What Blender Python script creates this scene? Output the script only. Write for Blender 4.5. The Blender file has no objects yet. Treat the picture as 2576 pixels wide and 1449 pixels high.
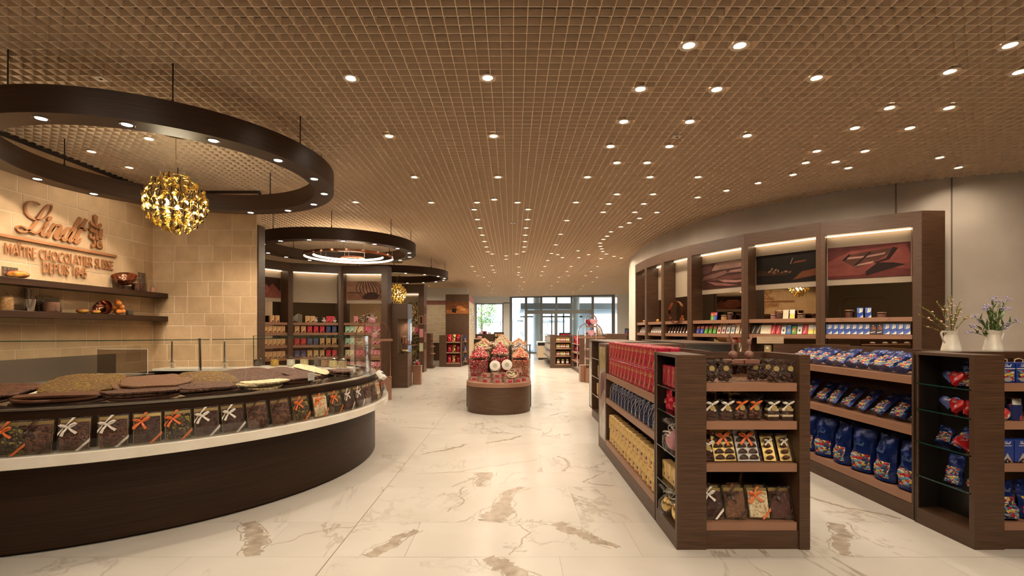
import bpy, bmesh, math, random
from math import pi, sin, cos, atan2, hypot, radians as R
from mathutils import Vector, Matrix, noise
S = bpy.context.scene
COL = S.collection
rnd = random.Random(11)
ORD = ('first second third fourth fifth sixth seventh eighth ninth tenth eleventh twelfth thirteenth fourteenth fifteenth '
       'sixteenth seventeenth eighteenth nineteenth twentieth twenty-first twenty-second twenty-third twenty-fourth').split()

# ------------------------------------------------------------------ materials
MATS = {}
def mat(name, col=(.5, .5, .5), rough=.5, metal=0, spec=.5, emit=None, es=1, coat=0):
    if name in MATS: return MATS[name]
    m = bpy.data.materials.new(name); m.use_nodes = True
    p = m.node_tree.nodes['Principled BSDF']
    p.inputs['Base Color'].default_value = (*col, 1)
    p.inputs['Roughness'].default_value = rough
    p.inputs['Metallic'].default_value = metal
    p.inputs['Specular IOR Level'].default_value = spec
    if coat: p.inputs['Coat Weight'].default_value = coat
    if emit:
        p.inputs['Emission Color'].default_value = (*emit, 1)
        p.inputs['Emission Strength'].default_value = es
    MATS[name] = m
    return m
def nd(m, t, **kw):
    n = m.node_tree.nodes.new(t)
    for k, v in kw.items():
        if k.startswith('i_'): n.inputs[k[2:].replace('_', ' ')].default_value = v
        else: setattr(n, k, v)
    return n
def ln(m, a, b): m.node_tree.links.new(a, b)
def pb(m): return m.node_tree.nodes['Principled BSDF']
def coords(m, scale=(1, 1, 1), kind='Object'):
    tc = nd(m, 'ShaderNodeTexCoord'); mp = nd(m, 'ShaderNodeMapping')
    mp.inputs['Scale'].default_value = scale
    ln(m, tc.outputs[kind], mp.inputs['Vector'])
    return mp.outputs['Vector']
def ramp(m, stops, interp='LINEAR'):
    r = nd(m, 'ShaderNodeValToRGB'); e = r.color_ramp; e.interpolation = interp
    while len(e.elements) < len(stops): e.elements.new(.5)
    for el, (p, c) in zip(e.elements, stops): el.position = p; el.color = (*c, 1)
    return r
def bump(m, height, strength=.3, dist=.01):
    b = nd(m, 'ShaderNodeBump'); b.inputs['Strength'].default_value = strength; b.inputs['Distance'].default_value = dist
    ln(m, height, b.inputs['Height']); ln(m, b.outputs['Normal'], pb(m).inputs['Normal'])
    return b
def noisy(name, c1, c2, scale=5, stretch=(1, 1, 1), rough=.5, metal=0, bmp=0, detail=4, lo=.3, hi=.7, kind='Object', dist=.01, coat=0):
    if name in MATS: return MATS[name]
    m = mat(name, c1, rough, metal, coat=coat)
    n = nd(m, 'ShaderNodeTexNoise', i_Scale=scale, i_Detail=detail)
    ln(m, coords(m, stretch, kind), n.inputs['Vector'])
    r = ramp(m, [(lo, c1), (hi, c2)])
    ln(m, n.outputs['Fac'], r.inputs['Fac']); ln(m, r.outputs['Color'], pb(m).inputs['Base Color'])
    if bmp: bump(m, n.outputs['Fac'], bmp, dist)
    return m
def cells(name, cols, scale=30, rough=.25, bmp=.6, dist=.004, stretch=(1, 1, 1), metal=0, gaps=0):
    """irregular cells, each in one of COLS: sweets seen through a clear bag, seeds, beads"""
    if name in MATS: return MATS[name]
    m = mat(name, cols[0], rough, metal)
    v = nd(m, 'ShaderNodeTexVoronoi', i_Scale=scale)
    ln(m, coords(m, stretch), v.inputs['Vector'])
    s = nd(m, 'ShaderNodeSeparateColor'); ln(m, v.outputs['Color'], s.inputs[0])
    n = len(cols)
    r = ramp(m, [(i / n, c) for i, c in enumerate(cols)], 'CONSTANT')
    ln(m, s.outputs[0], r.inputs['Fac'])
    if gaps:
        v2 = nd(m, 'ShaderNodeTexVoronoi', i_Scale=scale, feature='DISTANCE_TO_EDGE'); ln(m, v.inputs['Vector'].links[0].from_socket, v2.inputs['Vector'])
        g = ramp(m, [(0, (.04, .04, .05)), (gaps, (1, 1, 1))]); ln(m, v2.outputs['Distance'], g.inputs['Fac'])
        mu = nd(m, 'ShaderNodeMix', data_type='RGBA', blend_type='MULTIPLY'); mu.inputs[0].default_value = 1
        ln(m, r.outputs['Color'], mu.inputs[6]); ln(m, g.outputs['Color'], mu.inputs[7]); ln(m, mu.outputs[2], pb(m).inputs['Base Color'])
    else: ln(m, r.outputs['Color'], pb(m).inputs['Base Color'])
    b = nd(m, 'ShaderNodeBump', invert=True); b.inputs['Strength'].default_value = bmp; b.inputs['Distance'].default_value = dist
    ln(m, v.outputs['Distance'], b.inputs['Height']); ln(m, b.outputs['Normal'], pb(m).inputs['Normal'])
    return m
def islands(name, cols, rough=.35, metal=0, coat=0):
    """each loose piece of a heap in one of COLS"""
    if name in MATS: return MATS[name]
    m = mat(name, cols[0], rough, metal, coat=coat)
    g = nd(m, 'ShaderNodeNewGeometry'); n = len(cols)
    r = ramp(m, [(i / n, c) for i, c in enumerate(cols)], 'CONSTANT')
    ln(m, g.outputs['Random Per Island'], r.inputs['Fac']); ln(m, r.outputs['Color'], pb(m).inputs['Base Color'])
    return m
def clear(name, tint=(.97, .98, .97), base=.03, edge=.6, rough=.0, wrinkle=0, wscale=14):
    """thin clear sheet: see-through with a mirror-like sheen that grows at grazing angles"""
    if name in MATS: return MATS[name]
    m = bpy.data.materials.new(name); m.use_nodes = True; nt = m.node_tree
    nt.nodes.remove(nt.nodes['Principled BSDF'])
    out = nt.nodes['Material Output']
    tr = nd(m, 'ShaderNodeBsdfTransparent'); tr.inputs[0].default_value = (*tint, 1)
    gl = nd(m, 'ShaderNodeBsdfGlossy'); gl.inputs['Roughness'].default_value = rough; gl.inputs[0].default_value = (1, 1, 1, 1)
    lw = nd(m, 'ShaderNodeLayerWeight'); lw.inputs['Blend'].default_value = .35
    mr = nd(m, 'ShaderNodeMapRange'); mr.inputs['To Min'].default_value = base; mr.inputs['To Max'].default_value = edge
    ln(m, lw.outputs['Facing'], mr.inputs['Value'])
    pw = nd(m, 'ShaderNodeMath', operation='POWER'); pw.inputs[1].default_value = 3
    ln(m, lw.outputs['Facing'], pw.inputs[0]); ln(m, pw.outputs[0], mr.inputs['Value'])
    mx = nd(m, 'ShaderNodeMixShader')
    ln(m, mr.outputs['Result'], mx.inputs[0]); ln(m, tr.outputs[0], mx.inputs[1]); ln(m, gl.outputs[0], mx.inputs[2])
    if wrinkle:
        n = nd(m, 'ShaderNodeTexNoise', i_Scale=wscale, i_Detail=2, i_Distortion=1.2)
        ln(m, coords(m), n.inputs['Vector'])
        b = nd(m, 'ShaderNodeBump'); b.inputs['Strength'].default_value = wrinkle; b.inputs['Distance'].default_value = .06
        ln(m, n.outputs['Fac'], b.inputs['Height']); ln(m, b.outputs['Normal'], gl.inputs['Normal'])
    ln(m, mx.outputs[0], out.inputs['Surface'])
    MATS[name] = m
    return m

def wood(name, c1, c2, stretch=(1.6, 1.6, 60), rough=.42):
    m = noisy(name, c1, c2, 2.2, stretch, rough, bmp=.05, detail=6, lo=.3, hi=.72, dist=.004)
    return m
WOOD = wood('dark_stained_oak', (.038, .0172, .0078), (.102, .050, .0245))
WOODT = wood('dark_oak_top', (.05, .028, .017), (.10, .058, .036), (1.2, 30, 1.2))
WOODC = wood('deep_brown_veneer', (.015, .0065, .003), (.036, .016, .007), (.8, .8, 70), .42)
pb(WOODC).inputs['Specular IOR Level'].default_value = .22
RINGM = wood('ring_veneer', (.016, .0075, .004), (.040, .018, .009), (.8, .8, 50), .42)
pb(RINGM).inputs['Specular IOR Level'].default_value = .25
LIP = noisy('brown_shelf_lacquer', (.25, .125, .075), (.29, .148, .09), 3, rough=.42)
BLACK = mat('black_laminate', (.014, .011, .009), .3)
DARKM = mat('smoked_mirror', (.30, .23, .17), .03, 1)
MIRROR = mat('bronze_mirror', (.34, .275, .20), .02, 1)
BOARD = noisy('beige_board', (.31, .24, .17), (.34, .265, .19), 3, rough=.7)
CHROME = mat('chrome', (.72, .72, .72), .12, 1)
STEEL = noisy('brushed_steel', (.30, .28, .26), (.40, .37, .34), 4, (1, 1, 40), .32, 1)
ROSE = mat('rose_gold', (.80, .42, .30), .14, 1)
COPPER = mat('polished_copper', (.70, .32, .20), .14, 1)
GOLD = mat('mirror_gold', (1, .83, .44), .09, 1)
GOLDFOIL = noisy('gold_foil', (.78, .53, .16), (.92, .70, .30), 30, rough=.22, metal=1, bmp=.5, dist=.006)
GOLDC = mat('gold_card', (.62, .45, .16), .28, .85)
WHITE = mat('white_paint', (.78, .75, .70), .6)
WHITEG = mat('white_plastic', (.74, .71, .66), .3)
CERAM = noisy('aged_white_enamel', (.68, .63, .52), (.80, .77, .70), 9, rough=.2, lo=.35, hi=.6, coat=.3)
GLASS = clear('clear_glass', (.965, .98, .97), .035, .75)
GLASSEDGE = mat('green_glass_edge', (.012, .05, .035), .1, coat=.5)
JARG = clear('jar_glass', (.96, .97, .965), .075, .95, .02)
ACRYL = clear('clear_acrylic', (.93, .93, .92), .05, .6, .02)
CELLO = clear('cellophane', (.95, .95, .94), .085, .85, .10, 1.0, 18)
CELLO2 = clear('crinkled_cellophane', (.93, .93, .93), .13, .95, .06, 1.0, 26)
LED = mat('led_strip', (1, 1, 1), .5, emit=(1, .72, .42), es=6)
LAMP = mat('lamp_face', (1, 1, 1), .5, emit=(1, .86, .66), es=14)
LEDRING = mat('led_ring_face', (1, 1, 1), .5, emit=(1, .80, .56), es=9)
CREAM = noisy('cream_marble', (.70, .65, .55), (.78, .74, .66), 7, rough=.22, detail=8)
CHOC = noisy('milk_chocolate', (.085, .030, .016), (.115, .045, .024), 40, rough=.42, bmp=.35, dist=.006)
CHOCD = noisy('dark_chocolate', (.036, .014, .010), (.065, .026, .017), 45, rough=.38, bmp=.4, dist=.006)
CHOCM = noisy('pale_milk_chocolate', (.13, .056, .028), (.185, .085, .044), 60, rough=.45, bmp=.8, dist=.012)
for _m in (CHOC, CHOCD, CHOCM): pb(_m).inputs['Specular IOR Level'].default_value = .22
def chunky(name, base, bits, scale=60, frac=.35, rough=.45):
    if name in MATS: return MATS[name]
    m = mat(name, base, rough)
    v = nd(m, 'ShaderNodeTexVoronoi', i_Scale=scale); ln(m, coords(m), v.inputs['Vector'])
    s = nd(m, 'ShaderNodeSeparateColor'); ln(m, v.outputs['Color'], s.inputs[0])
    c = ramp(m, [(0, base), (1 - frac, bits[0]), (1 - frac / 2, bits[-1])], 'CONSTANT')
    ln(m, s.outputs[0], c.inputs['Fac']); ln(m, c.outputs['Color'], pb(m).inputs['Base Color'])
    b = nd(m, 'ShaderNodeBump', invert=True); b.inputs['Strength'].default_value = .8; b.inputs['Distance'].default_value = .008
    ln(m, v.outputs['Distance'], b.inputs['Height']); ln(m, b.outputs['Normal'], pb(m).inputs['Normal']); pb(m).inputs['Specular IOR Level'].default_value = .2
    return m
CHNUT = chunky('nutty_milk_chocolate', (.105, .040, .022), [(.14, .06, .034), (.06, .022, .013)], 55, .7)
CHPIST = chunky('pistachio_chocolate', (.10, .042, .018), [(.28, .18, .015), (.14, .075, .022)], 95, .42)
CHCRUMB = chunky('cocoa_nib_chocolate', (.10, .041, .024), [(.05, .019, .012), (.14, .062, .04)], 95, .7)
CHWHITE = chunky('white_nut_chocolate', (.72, .58, .36), [(.80, .68, .48), (.50, .32, .15)], 70, .4)
CHDPIST = chunky('dark_pistachio_chocolate', (.035, .018, .010), [(.22, .19, .03), (.10, .07, .02)], 75, .3)
REDF = noisy('red_foil', (.38, .006, .028), (.54, .015, .05), 18, rough=.25, metal=.35, bmp=.3, dist=.006)
REDP = mat('red_pack', (.36, .006, .034), .3, coat=.4)
BLUEF = noisy('blue_foil', (.006, .014, .085), (.012, .032, .17), 18, rough=.16, metal=.45, bmp=.6, dist=.012)
BLUEP = mat('blue_pack', (.012, .035, .22), .3, coat=.4)
NAVY = mat('navy_pack', (.012, .018, .055), .3, coat=.4)
GOLDP = noisy('gold_pack', (.60, .40, .15), (.68, .48, .21), 8, rough=.35, metal=.25)
TAN = mat('tan_pack', (.52, .31, .14), .4)
SWEETS = cells('mixed_sweets', [(.42, .012, .02), (.12, .26, .38), (.55, .38, .08), (.02, .03, .10), (.52, .47, .42), (.02, .025, .07), (.35, .02, .03), (.08, .15, .27), (.42, .27, .14)], 40, .14, 1, .012, (1, 1, 1.6), gaps=.075)
SWEETS2 = cells('mixed_sweets_large', [(.42, .012, .02), (.12, .26, .38), (.55, .38, .08), (.02, .03, .10), (.45, .42, .38), (.35, .02, .03), (.03, .05, .13), (.42, .27, .14)], 29, .14, 1, .014, (1, 1, 1.6), gaps=.075)
RIBW = mat('white_ribbon', (.74, .68, .60), .45)
RIBO = mat('orange_ribbon', (.70, .16, .035), .45)
RIBB = mat('brown_ribbon', (.05, .022, .014), .4)
SEAL = mat('gold_seal', (.72, .55, .22), .25, .6)
PAPER = mat('white_card', (.78, .75, .70), .6)

# ------------------------------------------------------------------ mesh builder
class MB:
    def __init__(s): s.v = []; s.f = []; s.m = []; s.M = None
    def add(s, vs, fs, mi=0):
        b = len(s.v)
        if s.M is not None: vs = [tuple(s.M @ Vector(p)) for p in vs]
        s.v += [tuple(p) for p in vs]
        for f in fs: s.f.append([b + i for i in f]); s.m.append(mi)
        return s
    def box(s, x0, y0, z0, x1, y1, z1, mi=0):
        return s.add([(x0, y0, z0), (x1, y0, z0), (x1, y1, z0), (x0, y1, z0), (x0, y0, z1), (x1, y0, z1), (x1, y1, z1), (x0, y1, z1)],
                     [(3, 2, 1, 0), (4, 5, 6, 7), (0, 1, 5, 4), (1, 2, 6, 5), (2, 3, 7, 6), (3, 0, 4, 7)], mi)
    def prism(s, pts, z0, z1, mi=0):
        n = len(pts); a = sum(pts[i][0] * pts[(i + 1) % n][1] - pts[(i + 1) % n][0] * pts[i][1] for i in range(n))
        if a < 0: pts = pts[::-1]
        vs = [(x, y, z0) for x, y in pts] + [(x, y, z1) for x, y in pts]
        return s.add(vs, [tuple(range(n - 1, -1, -1)), tuple(range(n, 2 * n))] + [(i, (i + 1) % n, n + (i + 1) % n, n + i) for i in range(n)], mi)
    def plate(s, pts, y0, y1, mi=0):
        """outline in x,z given thickness along y"""
        n = len(pts); a = sum(pts[i][0] * pts[(i + 1) % n][1] - pts[(i + 1) % n][0] * pts[i][1] for i in range(n))
        if a < 0: pts = pts[::-1]
        vs = [(x, y0, z) for x, z in pts] + [(x, y1, z) for x, z in pts]
        return s.add(vs, [tuple(range(n)), tuple(range(2 * n - 1, n - 1, -1))] + [((i + 1) % n, i, n + i, n + (i + 1) % n) for i in range(n)], mi)
    def lathe(s, prof, n=20, c=(0, 0, 0), mi=0, cap=True):
        vs = []
        for r, z in prof:
            vs += [(c[0] + r * cos(2 * pi * k / n), c[1] + r * sin(2 * pi * k / n), c[2] + z) for k in range(n)]
        fs = []
        for i in range(len(prof) - 1):
            for k in range(n):
                k2 = (k + 1) % n
                fs.append((i * n + k, i * n + k2, (i + 1) * n + k2, (i + 1) * n + k))
        if cap:
            if prof[0][0] > 1e-5: fs.append(tuple(range(n - 1, -1, -1)))
            if prof[-1][0] > 1e-5: fs.append(tuple((len(prof) - 1) * n + k for k in range(n)))
        return s.add(vs, fs, mi)
    def tube(s, path, r, n=8, mi=0, closed=False):
        P = [Vector(p) for p in path]; vs = []; L = len(P)
        up = None
        for i, p in enumerate(P):
            a = P[i - 1] if (i or closed) else p; b = P[(i + 1) % L] if (i < L - 1 or closed) else p
            t = (b - a).normalized()
            if up is None:
                up = Vector((0, 0, 1)) if abs(t.z) < .9 else Vector((1, 0, 0))
            u = t.cross(up)
            if u.length < 1e-6: u = t.orthogonal()
            u.normalize(); w = u.cross(t).normalized(); up = w
            rr = r[i] if isinstance(r, (list, tuple)) else r
            vs += [tuple(p + (u * cos(2 * pi * k / n) + w * sin(2 * pi * k / n)) * rr) for k in range(n)]
        fs = []
        for i in range(L if closed else L - 1):
            j = (i + 1) % L
            for k in range(n):
                k2 = (k + 1) % n
                fs.append((i * n + k2, i * n + k, j * n + k, j * n + k2))
        if not closed: fs += [tuple(range(n)), tuple(range(L * n - 1, (L - 1) * n - 1, -1))]
        return s.add(vs, fs, mi)
    def ball(s, c, r, n=10, m=7, mi=0):
        rx, ry, rz = (r, r, r) if not isinstance(r, (tuple, list)) else r
        vs = [(c[0], c[1], c[2] - rz)]
        for i in range(1, m):
            a = -pi / 2 + pi * i / m
            vs += [(c[0] + rx * cos(a) * cos(2 * pi * k / n), c[1] + ry * cos(a) * sin(2 * pi * k / n), c[2] + rz * sin(a)) for k in range(n)]
        vs.append((c[0], c[1], c[2] + rz)); T = len(vs) - 1
        fs = [(0, 1 + (k + 1) % n, 1 + k) for k in range(n)]
        for i in range(m - 2):
            for k in range(n):
                k2 = (k + 1) % n
                fs.append((1 + i * n + k, 1 + i * n + k2, 1 + (i + 1) * n + k2, 1 + (i + 1) * n + k))
        b = 1 + (m - 2) * n
        fs += [(b + k, b + (k + 1) % n, T) for k in range(n)]
        return s.add(vs, fs, mi)
    def strip(s, a, b, mi=0):
        """ribbon of quads between two equally long point lists"""
        n = len(a)
        return s.add(list(a) + list(b), [(i, i + 1, n + i + 1, n + i) for i in range(n - 1)], mi)
    def band(s, c, r0, r1, z0, z1, a0, a1, n, mi=0, mt=None):
        """solid arc of a ring, angles in degrees"""
        full = abs(a1 - a0) >= 359.9
        A = [R(a0 + (a1 - a0) * i / n) for i in range(n if full else n + 1)]
        vs = []
        for a in A:
            for r, z in ((r0, z0), (r1, z0), (r1, z1), (r0, z1)): vs.append((c[0] + r * cos(a), c[1] + r * sin(a), z))
        N = len(A)
        fs = []; ms = []
        for i in range(N if full else N - 1):
            j = (i + 1) % N
            for k in range(4):
                fs.append((4 * i + (k + 1) % 4, 4 * i + k, 4 * j + k, 4 * j + (k + 1) % 4)); ms.append(mi if (mt is None or k != 2) else mt)
        if not full: fs += [(0, 1, 2, 3), (4 * N - 1, 4 * N - 2, 4 * N - 3, 4 * N - 4)]; ms += [mi, mi]
        s.add(vs, fs, mi); s.m[-len(ms):] = ms
        return s
    def build(s, name, mats, parent=None, smooth=None, bev=0, seg=1, recalc=False):
        me = bpy.data.meshes.new(name)
        me.from_pydata(s.v, [], s.f)
        if not isinstance(mats, (list, tuple)): mats = [mats]
        for m in mats: me.materials.append(m)
        if len(mats) > 1: me.polygons.foreach_set('material_index', s.m)
        if bev or recalc:
            bm = bmesh.new(); bm.from_mesh(me)
            if recalc: bmesh.ops.recalc_face_normals(bm, faces=bm.faces)
            if bev:
                ed = [e for e in bm.edges if len(e.link_faces) == 2 and e.calc_face_angle(0) > .5]
                bmesh.ops.bevel(bm, geom=ed, offset=bev, segments=seg, profile=.7, affect='EDGES', clamp_overlap=True)
            bm.to_mesh(me); bm.free()
        if smooth is not None:
            me.polygons.foreach_set('use_smooth', [True] * len(me.polygons))
            me.set_sharp_from_angle(angle=R(smooth))
        me.update()
        return link(bpy.data.objects.new(name, me), parent)
def link(o, parent=None):
    COL.objects.link(o)
    if parent is not None: o.parent = parent
    return o
def tag(o, label=None, cat=None, group=None, kind=None):
    if label: o['label'] = label
    if cat: o['category'] = cat
    if group: o['group'] = group
    if kind: o['kind'] = kind
    return o
def thing(name, label, cat, loc=(0, 0, 0), rz=0, group=None):
    o = bpy.data.objects.new(name, None); o.empty_display_size = .1
    o.location = loc; o.rotation_euler = (0, 0, rz)
    return tag(link(o), label, cat, group)
def struct(o): o['kind'] = 'structure'; return o
def kids(o): return list(o.children)
def copy_tree(o, parent=None):
    c = o.copy(); COL.objects.link(c)
    if parent is not None: c.parent = parent
    for ch in KIDS.get(o.name, ()): copy_tree(ch, c)
    return c
KIDS = {}
PROTO = []
class Proto:
    """first use moves the source itself, later uses copy it with its parts"""
    def __init__(s, root):
        s.root = root; s.used = False
        def reg(o):
            KIDS[o.name] = list(o.children)
            for c in o.children: reg(c)
        reg(root)
        PROTO.append(s)
    def put(s, loc, rot=(0, 0, 0), label=None, group=None, cat=None, scale=None):
        o = s.root if not s.used else copy_tree(s.root)
        s.used = True
        o.location = loc; o.rotation_euler = rot if isinstance(rot, (tuple, list)) else (0, 0, rot)
        if scale: o.scale = scale if isinstance(scale, (tuple, list)) else (scale,) * 3
        tag(o, label, cat, group)
        return o
def drop_unused():
    for p in PROTO:
        if not p.used:
            def rm(o):
                for c in list(o.children): rm(c)
                bpy.data.objects.remove(o)
            rm(p.root)
class Frame:
    """floor frame of a cabinet front: x to its right-hand end, y into its depth"""
    def __init__(s, a, b):
        s.a = Vector((a[0], a[1])); d = Vector((b[0] - a[0], b[1] - a[1])); s.w = d.length; s.u = d / s.w; s.n = Vector((-s.u.y, s.u.x)); s.rz = atan2(s.u.y, s.u.x)
    def p(s, x, y, z=0):
        q = s.a + s.u * x + s.n * y
        return (q.x, q.y, z)

# ------------------------------------------------------------------ camera, world
cam = bpy.data.cameras.new('camera'); co = bpy.data.objects.new('camera', cam); COL.objects.link(co)
co.location = (0, 0, 1.56); co.rotation_euler = (pi / 2, 0, 0)
cam.sensor_width = 36; cam.lens = 17.0; cam.shift_y = 105.5 / 2576; cam.clip_end = 300; cam.clip_start = .05
S.camera = co
w = bpy.data.worlds.new('world'); S.world = w; w.use_nodes = True
sky = w.node_tree.nodes.new('ShaderNodeTexSky'); sky.sky_type = 'NISHITA'; sky.sun_disc = False; sky.sun_elevation = R(48); sky.sun_rotation = R(200)
w.node_tree.links.new(sky.outputs[0], w.node_tree.nodes['Background'].inputs[0])
w.node_tree.nodes['Background'].inputs[1].default_value = 1.6
S.view_settings.view_transform = 'Standard'; S.view_settings.look = 'None'; S.view_settings.gamma = 1; S.view_settings.exposure = .25
S.view_settings.use_curve_mapping = False
cy = S.cycles
cy.max_bounces = 8; cy.diffuse_bounces = 4; cy.glossy_bounces = 4; cy.transmission_bounces = 6; cy.transparent_max_bounces = 14
cy.caustics_reflective = False; cy.caustics_refractive = False; cy.sample_clamp_indirect = 4; cy.sample_clamp_direct = 20
cy.blur_glossy = .5; cy.adaptive_threshold = .014
CEIL = 3.79
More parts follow.
